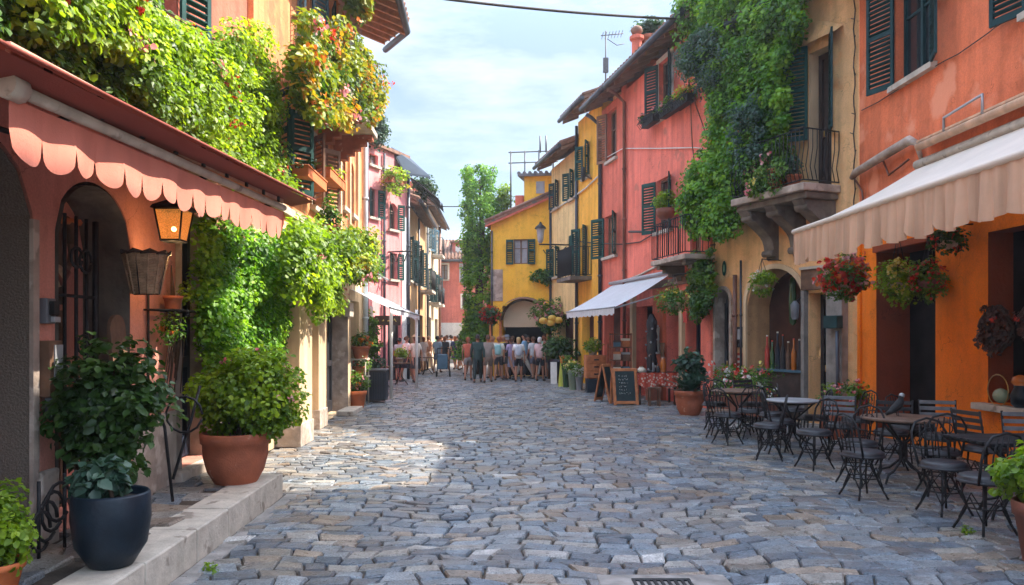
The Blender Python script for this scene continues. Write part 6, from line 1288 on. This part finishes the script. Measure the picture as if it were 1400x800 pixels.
for i, (x, y, h, rr, m_, lab) in enumerate(((3.62, 18.8, .12, .1, 'paper', 'pale bread basket'), (3.85, 18.85, .42, .04, 'iron', 'black bottle'), (4.02, 18.8, .14, .05, 'door_dark', 'small dark jar'), (4.16, 18.85, .34, .07, 'bottle_amber', 'amber glass jar'), (3.95, 19.1, .22, .06, 'steel_pale', 'pale pot'))):
    r = thing('table_item', (x, y, .79), lab+' on the patterned market tablecloth', lab.split()[-1]); r.name = lab.split()[-1].replace('basket', 'bread_basket')
    OFF[r.name] = Vector((x, y, .79)); mb = MB(); mb.lathe((x, y, .79), [(rr*.8, 0), (rr, h*.15), (rr, h*.7), (rr*.6, h*.85), (rr*.65, h)], 14); mb.build('body', m_, r); mb = MB(); mb.lathe((x, y, .79+h), [(rr*.66, 0), (rr*.66, .02), (.001, .03)], 12); mb.build('lid', 'wood_brown', r)
r = thing('wooden_stool', (3.85, 18.35, 0), 'small dark wooden stool in front of the patterned tablecloth', 'stool')
mb = MB(); mb.box(3.7, 3.98, 18.25, 18.5, .42, .45); mb.build('seat', 'wood_brown', r)
for (x, y) in ((3.72, 18.27), (3.95, 18.27), (3.72, 18.47), (3.95, 18.47)): mb = MB(); mb.box(x-.015, x+.015, y-.015, y+.015, 0, .42); mb.build('leg', 'wood_brown', r)
# tall goods rack
r = thing('souvenir_rack', (3.45, 20.9, 0), 'tall dark rack stacked with boxes and books at the white awning', 'rack')
mb = MB()
for (x, y) in ((3.2, 20.7), (3.7, 20.7), (3.2, 21.1), (3.7, 21.1)): mb.box(x-.02, x+.02, y-.02, y+.02, 0, 1.75)
mb.build('frame', 'wood_red', r)
for z in (.3, .65, 1.0, 1.35, 1.7): mb = MB(); mb.box(3.18, 3.72, 20.68, 21.12, z, z+.03); mb.build('shelf', 'wood_brown', r)
names = ['grey box', 'dark basket', 'cream parcel', 'red tin', 'pale book pile', 'brown crate', 'blue tin', 'orange box']
mm = ['steel_pale', 'wood_dark', 'paper', 'cloth_red', 'stone_pale', 'wood_brown', 'shutter_blue', 'wood_orange']
for i in range(8):
    z = (.33, .33, .68, .68, 1.03, 1.03, 1.38, 1.38)[i]; x = 3.23+(.25 if i % 2 else 0); h = random.uniform(.13, .26)
    r = thing(names[i].replace(' ', '_'), (x+.1, 20.9, z), names[i]+' on the '+['lowest', 'lowest', 'second', 'second', 'third', 'third', 'upper', 'upper'][i]+' shelf of the tall souvenir rack', names[i].split()[-1], 'goods on the souvenir rack')
    mb = MB(); mb.box(x, x+.2, 20.72, 21.0, z, z+h); mb.build('case', mm[i], r, .008); mb = MB(); mb.box(x-.004, x+.204, 20.716, 21.004, z+h*.75, z+h+.01); mb.build('lid', mm[(i+3) % 8], r, .004)
# drawer chest
r = thing('drawer_chest', (3.2, 23.0, 0), 'orange wooden chest of drawers with goods outside the coral house', 'chest')
mb = MB(); mb.box(2.72, 3.32, 22.6, 23.2, .42, 1.1); mb.build('body', 'wood_orange', r, .01); mb = MB(); mb.box(2.76, 3.28, 22.64, 23.16, .0, .415); mb.build('base', 'navy', r)
for i in range(3):
    mb = MB(); mb.box(2.76, 3.28, 22.575, 22.598, .46+i*.21, .64+i*.21); dr = mb.build('drawer', 'wood_orange', r, .006); mb = MB(); mb.box(2.95, 3.09, 22.555, 22.574, .53+i*.21, .57+i*.21); mb.build('handle', 'iron', dr)
potted('chest_plant', 'bright green plant in a pale pot on the orange chest of drawers', (2.95, 22.85, 1.1), .15, .16, 'stone_pale', crown=((0, 0, .3), (.28, .25, .2)), lm='leaf_lime', nc=24, size=.07, fl=[('petal_yellow', 8, .06)])
r = thing('standing_board', (3.35, 21.9, 0), 'tall narrow red wooden panel standing right of the orange chest', 'panel'); mb = MB(); mb.obox((3.2, 21.8, 0), (.24, 0, 0), (0, .05, 0), (.03, .05, 1.45)); mb.build('board', 'wood_red', r, .01)
bz = [(2.45, 23.8, .16, .62, 'bottle_clear'), (2.62, 23.5, .13, .5, 'steel_pale'), (2.5, 24.4, .15, .6, 'canvas_white'), (2.35, 24.9, .14, .75, 'bottle_green'), (2.66, 24.1, .14, .45, 'iron_grey')]
for i, (x, y, rr, h, m_) in enumerate(bz):
    lab = ['olive glass flower bucket', 'pale zinc flower bucket', 'tall white flower bucket', 'tall green vase', 'grey metal flower bucket'][i]
    potted('flower_bucket', lab+' with cut flowers outside the coral house shop', (x, y, 0), rr, h, m_, group='flower buckets by the shop', crown=((0, 0, h+.12), (rr*1.3, rr*1.3, .17)), nc=12, size=.06, fl=[(('petal_yellow', 'petal_white', 'petal_pink', 'petal_orange', 'petal_red')[i], 14, .06)])
o = MB(); o.grid(lambda u, v: V(2.28+.16*(1-.5*v)*math.cos(u*6.28), 25.3+.16*(1-.5*v)*math.sin(u*6.28), v*.95), 14, 6); o = o.build('yellow_sack', M('sack', (.45, .48, .07), rough=.9, var=.2), None); prop(o, 'upright yellow green cloth sack next to the flower buckets', 'sack')
potted('black_planter', 'large dark planter tub with a bushy green plant left of the flower buckets', (2.35, 27.3, 0), .42, .85, 'navy', crown=((0, 0, 1.2), (.6, .45, .45)), lm='leaf_dark', nc=60, size=.1, rad=.16)
o = MB(); o.obox((1.98, 26.7, 0), (.22, 0, 0), (.02, .08, 0), (.0, .12, .75)); o = o.build('white_board', 'frame_white', None); prop(o, 'white panel leaning on the dark planter tub', 'panel')
c = WR.pt(WR.u(812), 1.5, 2.05); r = thing('yellow_lanterns', c, 'cluster of yellow paper lanterns hanging below the white awning', 'lanterns')
for i in range(4): mb = MB(); mb.sphere(c+V((-.25, 0, .25, .05)[i], 0, (.12, .05, .14, .2)[i]), .15, 12, (1, 1, .75)); mb.build('paper_shade', M('paper_yellow', (.75, .5, .1), transl=.4), r)
mb = MB(); mb.tube([c, c+V(0, 0, .45)], .01); mb.build('cord', 'cable', r)
r = thing('carved_totem', (4.15, 20.3, 0), 'tall dark carved ornament hung with trinkets beside the red pilaster', 'ornament'); c = V(4.12, 20.0, .5)
mb = MB(); mb.lathe(c, [(.14, 0)]+[(.11+.04*abs(math.sin(i*1.9)), i*.13) for i in range(1, 13)]+[(.04, 1.75)], 10); mb.build('carving', 'door_dark', r); mb = MB()
for i in range(22): a = i*1.3; mb.sphere(c+V(.15*math.cos(a), .15*math.sin(a), .1+i*.07), .03, 6)
mb.build('trinkets', 'steel_pale', r); mb = MB(); mb.box(3.98, 4.26, 19.86, 20.14, 0, .5); mb.build('plinth', 'wood_red', r)
for i, (sx, z, m_, lab) in enumerate(((944, 2.35, 'cloth_red', 'small red flag hanging by the coral house shop door'), (906, 1.9, 'stone_pale', 'pale scarf hanging on the red pilaster of the coral house'), (913, 1.5, 'wood_brown', 'brown leather bag hanging on the red pilaster of the coral house'))):
    u = WR.u(sx); mb = MB(); h = .7 if i else .35; mb.grid(lambda a, b_: WR.pt(u-.15+.3*a, .14+.03*math.sin(a*9+b_*3), z-h*b_), 12, 8); o = mb.build(('flag', 'scarf', 'leather_bag')[i], m_, None); prop(o, lab, ('flag', 'scarf', 'bag')[i])
# flowering standards by the yellow house
def standard(name, label, x, y, h, fl, rr=.6, lm='leaf_mid', post='twig'):
    r = thing(name, (x, y, 0), label, 'tree' if rr > .5 else 'plant'); mb = MB(); mb.tube([(x, y, 0), (x+.03, y, h*.5), (x, y, h)], [.06, .05, .04], 6); mb.build('stem', post, r)
    bush(r, (x, y, h), (rr, rr*.8, rr), 60 if rr > .5 else 24, 40, .17, .09, lm)
    for f, n, s in fl: blooms(r, (x, y, h), (rr, rr*.8, rr), n, s, f)
    return r
standard('flowering_tree', 'small round flowering tree with pink blossoms right of the arched cafe front', 2.15, 29.8, 2.45, [('petal_pink', 50, .08)], .68)
standard('red_flower_post', 'red flowers on an orange post left of the arched cafe front', -.15, 30.2, 2.5, [('petal_red', 60, .09)], .36, 'leaf_dark', 'wood_orange')
# left background cafe furniture, blue cart
r = thing('blue_cart', (-2.0, 31.0, 0), 'blue fabric shopping trolley among the people on the left', 'trolley')
mb = MB(); mb.obox((-2.28, 30.9, .32), (.42, 0, 0), (0, .3, 0), (0, .05, .6)); mb.build('bag', 'shutter_blue', r, .03); mb = MB()
for x in (-2.3, -1.8): mb.tube([(x, 31.3, .1), (x, 31.35, 1.15)], .018, 5)
mb.tube([(-2.3, 31.35, 1.15), (-1.8, 31.35, 1.15)], .02, 5); mb.build('frame', 'iron', r)
for x in (-2.32, -1.78): mb = MB(); mb.tube([(x-.03, 31.2, .12), (x+.03, 31.2, .12)], .12, 12); mb.build('wheel', 'iron', r)
for i, (x, y) in enumerate(((-3.35, 23.3), (-3.2, 26.2), (-2.9, 33.0))):
    r = thing('bistro_table', (x, y, 0), ['small dark table under the left white awning', 'small table beyond the left white awning post', 'distant table among the people on the left'][i], 'table', 'tables on the left side'); mb = MB(); mb.lathe((x, y, .72), [(.001, 0), (.35, 0), (.35, .03), (.001, .03)], 20); mb.build('tabletop', 'wood_brown', r)
    for a in (0, 2.1, 4.2): mb = MB(); mb.tube([(x, y, .7), (x+.05*math.cos(a), y+.05*math.sin(a), .3), (x+.28*math.cos(a), y+.28*math.sin(a), 0)], .015); mb.build('leg', 'iron', r)
potted('table_plant', 'yellow green potted plant on the table beyond the awning post', (-3.2, 26.2, .75), .14, .18, 'stone_pale', crown=((0, 0, .32), (.25, .22, .18)), lm='leaf_lime', nc=16, size=.07)
# ================= people
def skin_mesh(nodes, edges, root=0, sub=1):
    me = bpy.data.meshes.new('tmp'); me.from_pydata([n[0] for n in nodes], edges, []); o = bpy.data.objects.new('tmp', me); COL.objects.link(o)
    md = o.modifiers.new('skin', 'SKIN'); md.use_smooth_shade = True
    if not me.skin_vertices: me.attributes.new  # created with the modifier
    for i, n in enumerate(nodes):
        r = n[1]; me.skin_vertices[0].data[i].radius = r if isinstance(r, tuple) else (r, r); me.skin_vertices[0].data[i].use_root = (i == root)
    s = o.modifiers.new('sub', 'SUBSURF'); s.levels = sub; s.render_levels = sub
    dg = bpy.context.evaluated_depsgraph_get(); ev = o.evaluated_get(dg); m = ev.to_mesh(); mb = MB(); mb.v = [tuple(v.co) for v in m.vertices]; mb.f = [tuple(p.vertices) for p in m.polygons]; mb.smooth = [True]*len(mb.f)
    ev.to_mesh_clear(); bpy.data.objects.remove(o); bpy.data.meshes.remove(me); return mb
def place(mb, M4):
    mb.v = [tuple(M4@Vector(v)) for v in mb.v]; return mb
CL = {}
def cloth(col):
    k = 'cloth_%d_%d_%d' % tuple(int(c*255) for c in col)
    return M(k, col, rough=.9, var=.15, scale=6, bump=.3, bscale=18)
M('skin_a', (.40, .19, .115), rough=.55, var=.06, bump=.05); M('skin_b', (.38, .19, .11), rough=.55, var=.06, bump=.05)
def person(sx, fy, label, top, bot, btype, hair, hl=.0, yaw=0, h=1.62, stride=.12, bag=None, hat=None, skin='skin_a', seated=False, arm=.0, sleeves=.5, group='people strolling at the end of the square'):
    d = CAMZ*F/(fy-HY); x = (sx-VX)*d/F; s = h/1.72; yaw += .35*math.sin(sx*12.3+fy)
    ph = stride*1.6+.03
    J = dict(pel=(0, 0, .96), sp=(0, -.005, 1.12), ch=(0, 0, 1.32), nk=(0, .0, 1.46), hd0=(0, .01, 1.55))
    L = {}
    for k, sg in (('l', -1), ('r', 1)):
        f = ph*sg
        L[k] = [(.09*sg, 0, .90), (.10*sg, f*.55+.02, .50), (.10*sg, f-(.05 if f < 0 else 0), .09), (.11*sg, f+.13, .035)]
        aw = -f*.8
        if arm and sg > 0: L[k+'a'] = [(.17*sg, 0, 1.395), (.225*sg, .0, 1.13), (.20*sg, .2, 1.22), (.18*sg, .26, 1.27)]
        else: L[k+'a'] = [(.17*sg, 0, 1.395), (.225*sg, aw*.3-.02, 1.12), (.235*sg, aw*.8+.04, .88), (.235*sg, aw+.06, .80)]
    nodes = [(J['pel'], (.13, .095)), (J['sp'], (.105, .08)), (J['ch'], (.135, .09)), (J['nk'], .052), (J['hd0'], .055)]; edges = [(0, 1), (1, 2), (2, 3), (3, 4)]
    rad_leg = (.085, .058, .036, .03); rad_arm = (.052, .038, .026, .022)
    for k in ('l', 'r'):
        b = len(nodes)
        for i, p in enumerate(L[k]): nodes.append((p, rad_leg[i]))
        edges += [(0, b), (b, b+1), (b+1, b+2), (b+2, b+3)]; b = len(nodes)
        for i, p in enumerate(L[k+'a']): nodes.append((p, rad_arm[i]))
        edges += [(2, b), (b, b+1), (b+1, b+2), (b+2, b+3)]
    M4 = Matrix.Translation((x, d, 0))@Matrix.Rotation(yaw, 4, 'Z')@Matrix.Scale(s, 4)
    root = thing('person', (x, d, 0), label, 'person', group)
    mb = skin_mesh(nodes, edges)
    # head with chin, nose and ears, hands with fingers
    mb.grid(lambda u, v: V(.076*math.sin(v*math.pi)*math.cos(u*6.283)*(1-.18*max(0, v-.5)), .01+.09*math.sin(v*math.pi)*math.sin(u*6.283)*(1-.1*max(0, v-.5)), 1.60+.105*math.cos(v*math.pi)), 14, 9)
    mb.sphere((0, .105, 1.61), .016, 6, (.8, 1, 1.4))
    for sg in (-1, 1): mb.sphere((.076*sg, .0, 1.62), .02, 6, (.4, .8, 1.3)); mb.sphere((.028*sg, .092, 1.64), .011, 6)
    for k, sg in (('l', -1), ('r', 1)):
        w = Vector(L[k+'a'][3]); q = (w-Vector(L[k+'a'][2])).normalized()
        for i in range(4): b0 = w+V(0, (.024-.016*i), 0)+q*.01; mb.tube([b0, b0+q*(.045-.004*abs(i-1)), b0+q*(.08-.006*abs(i-1))+V(-.012*sg, .006, 0)], [.0085, .008, .006], 5)
        mb.tube([w+V(-.004*sg, .02, .01), w+q*.03+V(-.012*sg, .045, 0), w+q*.055+V(-.016*sg, .05, 0)], [.010, .009, .007], 5)
    place(mb, M4).build('body', skin, root)
    # top
    n2 = [((0, 0, .84 if sleeves < .9 else .74), (.185, .15)), ((0, -.005, 1.08), (.168, .135)), ((0, 0, 1.32), (.185, .13)), ((0, 0, 1.43), (.10, .08))]; ed = [(0, 1), (1, 2), (2, 3)]
    for k in ('l', 'r'):
        a = L[k+'a']; b = len(n2); P0, P1 = Vector(a[0]), Vector(a[1]); n2.append((tuple(P0), .068)); e_ = P0.lerp(P1, min(1, sleeves*1.6)); n2.append((tuple(e_), .055)); ed += [(2, b), (b, b+1)]
        if sleeves > .8: n2.append((a[2], .042)); ed.append((b+1, b+2))
    place(skin_mesh(n2, ed), M4).build('top', cloth(top), root)
    if btype in ('shorts', 'trousers'):
        n3 = [((0, 0, 1.0), (.155, .12)), ((0, 0, .86), (.17, .135))]; ed = [(0, 1)]
        for k in ('l', 'r'):
            b = len(n3); P = [Vector(p) for p in L[k]]; n3.append((tuple(P[0]-V(0, 0, .06)), .108)); n3.append((tuple(P[0].lerp(P[1], .8)), .094)); ed += [(1, b), (b, b+1)]
            if btype == 'trousers': n3.append((tuple(P[1].lerp(P[2], .1)), .074)); n3.append((tuple(P[2]+V(0, 0, .02)), .06)); ed += [(b+1, b+2), (b+2, b+3)]
        place(skin_mesh(n3, ed), M4).build(btype, cloth(bot), root)
    else:
        mb = MB(); zb = .52; mb.grid(lambda u, v: V((.13+.07*v+.012*math.sin(u*50)*v)*math.cos(u*6.283), (.10+.09*v+.012*math.sin(u*50)*v)*math.sin(u*6.283), 1.0-(1.0-zb)*v), 36, 6); place(mb, M4).build('skirt', cloth(bot), root)
    for k in ('l', 'r'):
        p = Vector(L[k][3]); mb = MB(); mb.sphere(p-V(0, .06, -.01), .05, 10, (.85, 2.4, .9)); place(mb, M4); mb.v = [(a, b, max(c, .004)) for a, b, c in mb.v]; mb.build('shoe', cloth((.05, .045, .04) if sg else (.5, .5, .5)), root)
    mb = MB(); mb.grid(lambda u, v: V(.086*math.sin(v*1.9)*math.cos(u*6.283), -.012+.102*math.sin(v*1.9)*math.sin(u*6.283)-.01*v, 1.61+.112*math.cos(v*1.9)+(.0 if math.sin(u*6.283) < .2 else .05*v)), 16, 7)
    if hl: mb.grid(lambda u, v: V(.078*math.cos(3.3+u*2.8)*(1.05-.1*v), -.02+.09*math.sin(3.3+u*2.8)*(1+.15*v), 1.64-hl*v+.01*math.sin(u*20)), 14, 5)
    place(mb, M4).build('hair', cloth(hair), root)
    if hat:
        mb = MB(); mb.lathe((0, -.005, 1.69), [(.17, 0), (.17, .012), (.10, .015), (.09, .075), (.05, .09), (.001, .09)], 18); place(mb, M4).build('hat', cloth(hat), root)
    if bag:
        kind, c = bag; t = thing_part = MB()
        if kind == 'backpack':
            mb = MB(); mb.grid(lambda u, v: V(.145*math.sin(v*math.pi)**.35*math.cos(u*6.283), -.18+.085*math.sin(v*math.pi)**.35*math.sin(u*6.283), 1.20+.2*math.cos(v*math.pi)), 18, 10); b_ = place(mb, M4)
            w = [M4@Vector(p) for p in ((.0, -.18, 1.2),)][0]; rt = thing('backpack', w, {0: 'backpack'}[0]+' worn by the '+label, 'backpack'); rt['label'] = 'backpack on the back of the '+label.replace('person in ', 'person in ').split(' with ')[0].split(' walking')[0]; b_.build('pack', cloth(c), rt)
            mb = MB()
            for sg in (-1, 1): mb.tube([(.09*sg, -.13, 1.36), (.10*sg, -.02, 1.45), (.11*sg, .125, 1.33), (.12*sg, .09, 1.12), (.11*sg, -.12, 1.06)], .015, 5)
            place(mb, M4).build('strap', cloth(tuple(q*.5 for q in c)), rt)
        else:
            mb = MB(); mb.grid(lambda u, v: V(.27+.05*math.sin(v*math.pi)**.5*math.cos(u*6.283), -.02+.15*math.sin(v*math.pi)**.4*math.sin(u*6.283), .95+.12*math.cos(v*math.pi)), 14, 8)
            w = M4@Vector((.27, 0, .95)); rt = thing('shoulder_bag', w, 'shoulder bag', 'bag'); rt['label'] = {(.6, .17, .04): 'orange shoulder bag of the person in the red patterned top', (.7, .7, .68): 'white shoulder bag in the far crowd by the ivy'}.get(c, 'brown shoulder bag of the person in the navy dress'); place(mb, M4).build('pouch', cloth(c), rt)
            mb = MB(); mb.tube([(.27, .08, 1.05), (.19, .03, 1.46), (.27, -.1, 1.05)], .012, 5); place(mb, M4).build('strap', cloth(tuple(q*.5 for q in c)), rt)
    return root
BR, BK, BL, AU, GY = (.09, .045, .025), (.02, .016, .014), (.45, .30, .14), (.28, .09, .04), (.4, .4, .4)
gr = 'people in the middle of the square'
person(640, 520, 'person in a rust sleeveless top and grey shorts at the left of the middle group', (.45, .12, .07), (.2, .2, .19), 'shorts', AU, .1, .2, 1.62, .08, sleeves=.15, group=gr)
person(653, 523, 'person in a long dark green jacket and dark trousers walking away in the middle group', (.02, .05, .045), (.015, .03, .03), 'trousers', BK, 0, .1, 1.72, .14, sleeves=1, group=gr)
person(667, 523, 'person in a grey brown shirt and brown shorts right of the dark green jacket', (.28, .24, .21), (.17, .12, .09), 'shorts', BR, 0, 0, 1.70, .1, group=gr)
person(682, 520, 'person in a pale top and black shorts with auburn hair carrying a teal backpack', (.6, .6, .52), (.015, .015, .02), 'shorts', AU, .06, .0, 1.64, .08, ('backpack', (.25, .5, .5)), group=gr)
person(693, 519, 'person in a black vest and grey cap just left of the white topped blonde', (.02, .02, .025), (.04, .035, .035), 'shorts', GY, 0, .1, 1.66, .16, hat=(.16, .18, .22), group=gr)
person(709, 522, 'person in a white top and black shorts with blonde hair and a pale backpack', (.72, .72, .7), (.012, .012, .018), 'shorts', BL, .14, -.1, 1.62, .05, ('backpack', (.5, .55, .62)), group=gr, arm=0)
person(701, 518, 'person in dark trousers half hidden behind the white topped blonde', (.1, .08, .07), (.02, .02, .025), 'trousers', BR, 0, .3, 1.66, .1, sleeves=1, group=gr)
person(674, 517, 'person in a cream shirt and tan trousers half hidden behind the middle group', (.62, .52, .38), (.3, .22, .15), 'trousers', BL, .05, 3.0, 1.66, .1, group=gr)
person(660, 510, 'person in a blue shirt mostly hidden behind the dark green jacket', (.2, .32, .45), (.1, .1, .12), 'shorts', BR, 0, .2, 1.7, .1, group=gr)
person(738, 521, 'person in a pale pink top and black shorts with white hair at the right', (.6, .42, .42), (.014, .014, .02), 'shorts', (.6, .58, .56), .12, -.2, 1.62, .04, group=gr)
person(750, 517, 'person in a red patterned top with blonde hair and an orange bag at the right', (.5, .2, .2), (.02, .02, .02), 'shorts', BL, .1, -.1, 1.72, .05, ('bag', (.6, .17, .04)), group=gr)
person(722, 516, 'person in a dark shirt standing in front of the cafe opening', (.04, .04, .05), (.06, .06, .07), 'trousers', BK, 0, 2.8, 1.68, .06, group=gr)
person(729, 518, 'person in a light shirt by the cafe opening, left of the white haired one', (.6, .6, .62), (.1, .1, .13), 'shorts', BR, 0, .6, 1.64, .06, group=gr)
gl = 'people on the left side of the street'
person(546, 521, 'person in a grey vest and black skirt nearest to the left awning post', (.35, .36, .38), (.015, .015, .02), 'skirt', BK, .05, .4, 1.6, .05, group=gl)
person(556, 522, 'person in a white shirt and long black apron skirt walking left of the straw hat', (.7, .7, .68), (.015, .02, .03), 'skirt', BR, 0, -.9, 1.66, .12, group=gl, arm=1)
person(568, 523, 'person in a cream top and black skirt with a straw hat on the left side', (.65, .55, .45), (.015, .015, .02), 'skirt', BR, .1, .3, 1.66, .1, hat=(.5, .36, .2), group=gl)
person(579, 508, 'person in a long pale pink dress on the left side', (.6, .46, .40), (.6, .46, .40), 'skirt', AU, .16, .1, 1.62, .06, group=gl)
person(586, 507, 'person in a brown top beside the pale pink dress', (.32, .16, .1), (.5, .4, .34), 'trousers', BR, .1, -.3, 1.66, .08, group=gl)
person(598, 510, 'person in a grey blue shirt behind the blue trolley', (.3, .38, .46), (.1, .12, .16), 'shorts', BK, 0, .1, 1.66, .12, group=gl)
person(611, 504, 'person in a white shirt and shorts right of the blue trolley', (.66, .7, .74), (.3, .3, .32), 'shorts', BR, 0, .2, 1.7, .12, group=gl)
person(618, 502, 'person in a light blue shirt in the far left crowd', (.42, .5, .6), (.04, .04, .06), 'shorts', BK, 0, -.2, 1.66, .1, group=gl)
person(626, 500, 'person in a dark top in the far crowd near the ivy clad tree', (.05, .06, .08), (.2, .2, .22), 'shorts', BK, .05, 0, 1.68, .1, group=gl)
person(632, 501, 'person in a pale blue top with white bag in the far crowd', (.5, .58, .68), (.05, .06, .1), 'shorts', BR, .1, .2, 1.64, .1, ('bag', (.7, .7, .68)), group=gl)
person(604, 498, 'person in a brown shirt far back in the left crowd', (.25, .12, .08), (.08, .08, .1), 'trousers', BK, 0, 0, 1.7, .1, group=gl)
person(645, 498, 'person in a rosy top farthest back in the crowd below the ivy', (.5, .25, .22), (.1, .1, .12), 'trousers', BR, .1, 0, 1.66, .1, group=gl)
person(534, 518, 'person in a pale blue shirt under the left white awning beside the black planter', (.45, .52, .62), (.08, .07, .08), 'trousers', BK, 0, 1.2, 1.62, .05, group=gl, arm=1)

person(538, 512, 'person in a red shirt seen behind the black planter under the white awning', (.5, .12, .08), (.06, .06, .08), 'trousers', BK, 0, 2.4, 1.68, .05, group=gl, arm=1)
person(552, 509, 'person in a yellow top standing among the cafe tables on the left', (.65, .48, .12), (.3, .26, .22), 'shorts', BL, .12, 3.4, 1.64, .08, group=gl)
person(574, 503, 'person in a white hat and pale dress behind the straw hat', (.7, .62, .55), (.7, .62, .55), 'skirt', BR, .08, 3.0, 1.66, .1, hat=(.7, .68, .6), group=gl)
person(591, 500, 'person in a green shirt walking towards us in the left crowd', (.12, .3, .16), (.3, .26, .2), 'shorts', BR, 0, 3.2, 1.72, .2, group=gl)
person(616, 496, 'person in an orange shirt far back in the left crowd', (.6, .25, .08), (.08, .1, .18), 'trousers', BK, 0, 0, 1.7, .16, group=gl)
person(622, 505, 'person in a navy dress nearest at the right edge of the left crowd', (.03, .05, .14), (.03, .05, .14), 'skirt', AU, .16, .5, 1.64, .1, ('bag', (.4, .2, .1)), group=gl)
person(636, 506, 'person in a white shirt and navy shorts just left of the rust sleeveless top', (.72, .72, .70), (.04, .06, .14), 'shorts', BR, 0, -.5, 1.74, .22, group=gr)
person(688, 516, 'person in a bright yellow top behind the auburn hair', (.7, .5, .08), (.4, .4, .42), 'shorts', BL, .14, 2.9, 1.68, .1, group=gr)
person(717, 517, 'person in a sky blue shirt and pale trousers behind the white topped blonde', (.25, .45, .65), (.5, .45, .38), 'trousers', BK, 0, 1.5, 1.74, .2, group=gr)

person(648, 512, 'person in a terracotta dress seen between the rust top and the dark jacket', (.5, .2, .1), (.5, .2, .1), 'skirt', BL, .16, 2.2, 1.66, .2, group=gr)
person(698, 519, 'person in a lilac shirt and long skirt between the cap and the white topped blonde', (.45, .35, .55), (.3, .3, .4), 'skirt', BR, .12, .8, 1.60, .2, group=gr)
person(744, 516, 'person in a mint green shirt behind the white haired one', (.35, .6, .48), (.5, .5, .48), 'trousers', BR, 0, 2.8, 1.72, .2, group=gr)
person(562, 512, 'person in a coral top among the tables right of the black apron', (.65, .25, .2), (.5, .5, .5), 'shorts', BR, .12, 2.6, 1.62, .2, group=gl)
person(608, 509, 'person in a black dress right of the blue trolley', (.03, .03, .035), (.03, .03, .035), 'skirt', AU, .14, -.6, 1.64, .2, group=gl)
person(629, 505, 'person in a cream blouse and red shorts near the left of the ivy', (.7, .64, .52), (.5, .1, .08), 'shorts', BK, .12, 1.0, 1.62, .2, group=gl)
mb = MB(); mb.box(-30, 30, -8, 75, -1.1, 16); hz = mb.build('haze', M('haze_dummy', (.8, .8, .8)), None); prop(hz, kind='stuff')
m = bpy.data.materials.new('haze'); m.use_nodes = True; nt = m.node_tree; nt.nodes.remove(nt.nodes['Principled BSDF']); pv = nt.nodes.new('ShaderNodeVolumePrincipled')
pv.inputs['Color'].default_value = (.93, .96, 1, 1); pv.inputs['Density'].default_value = .0012; pv.inputs['Anisotropy'].default_value = .3; nt.links.new(pv.outputs[0], nt.nodes['Material Output'].inputs['Volume'])
hz.data.materials[0] = m
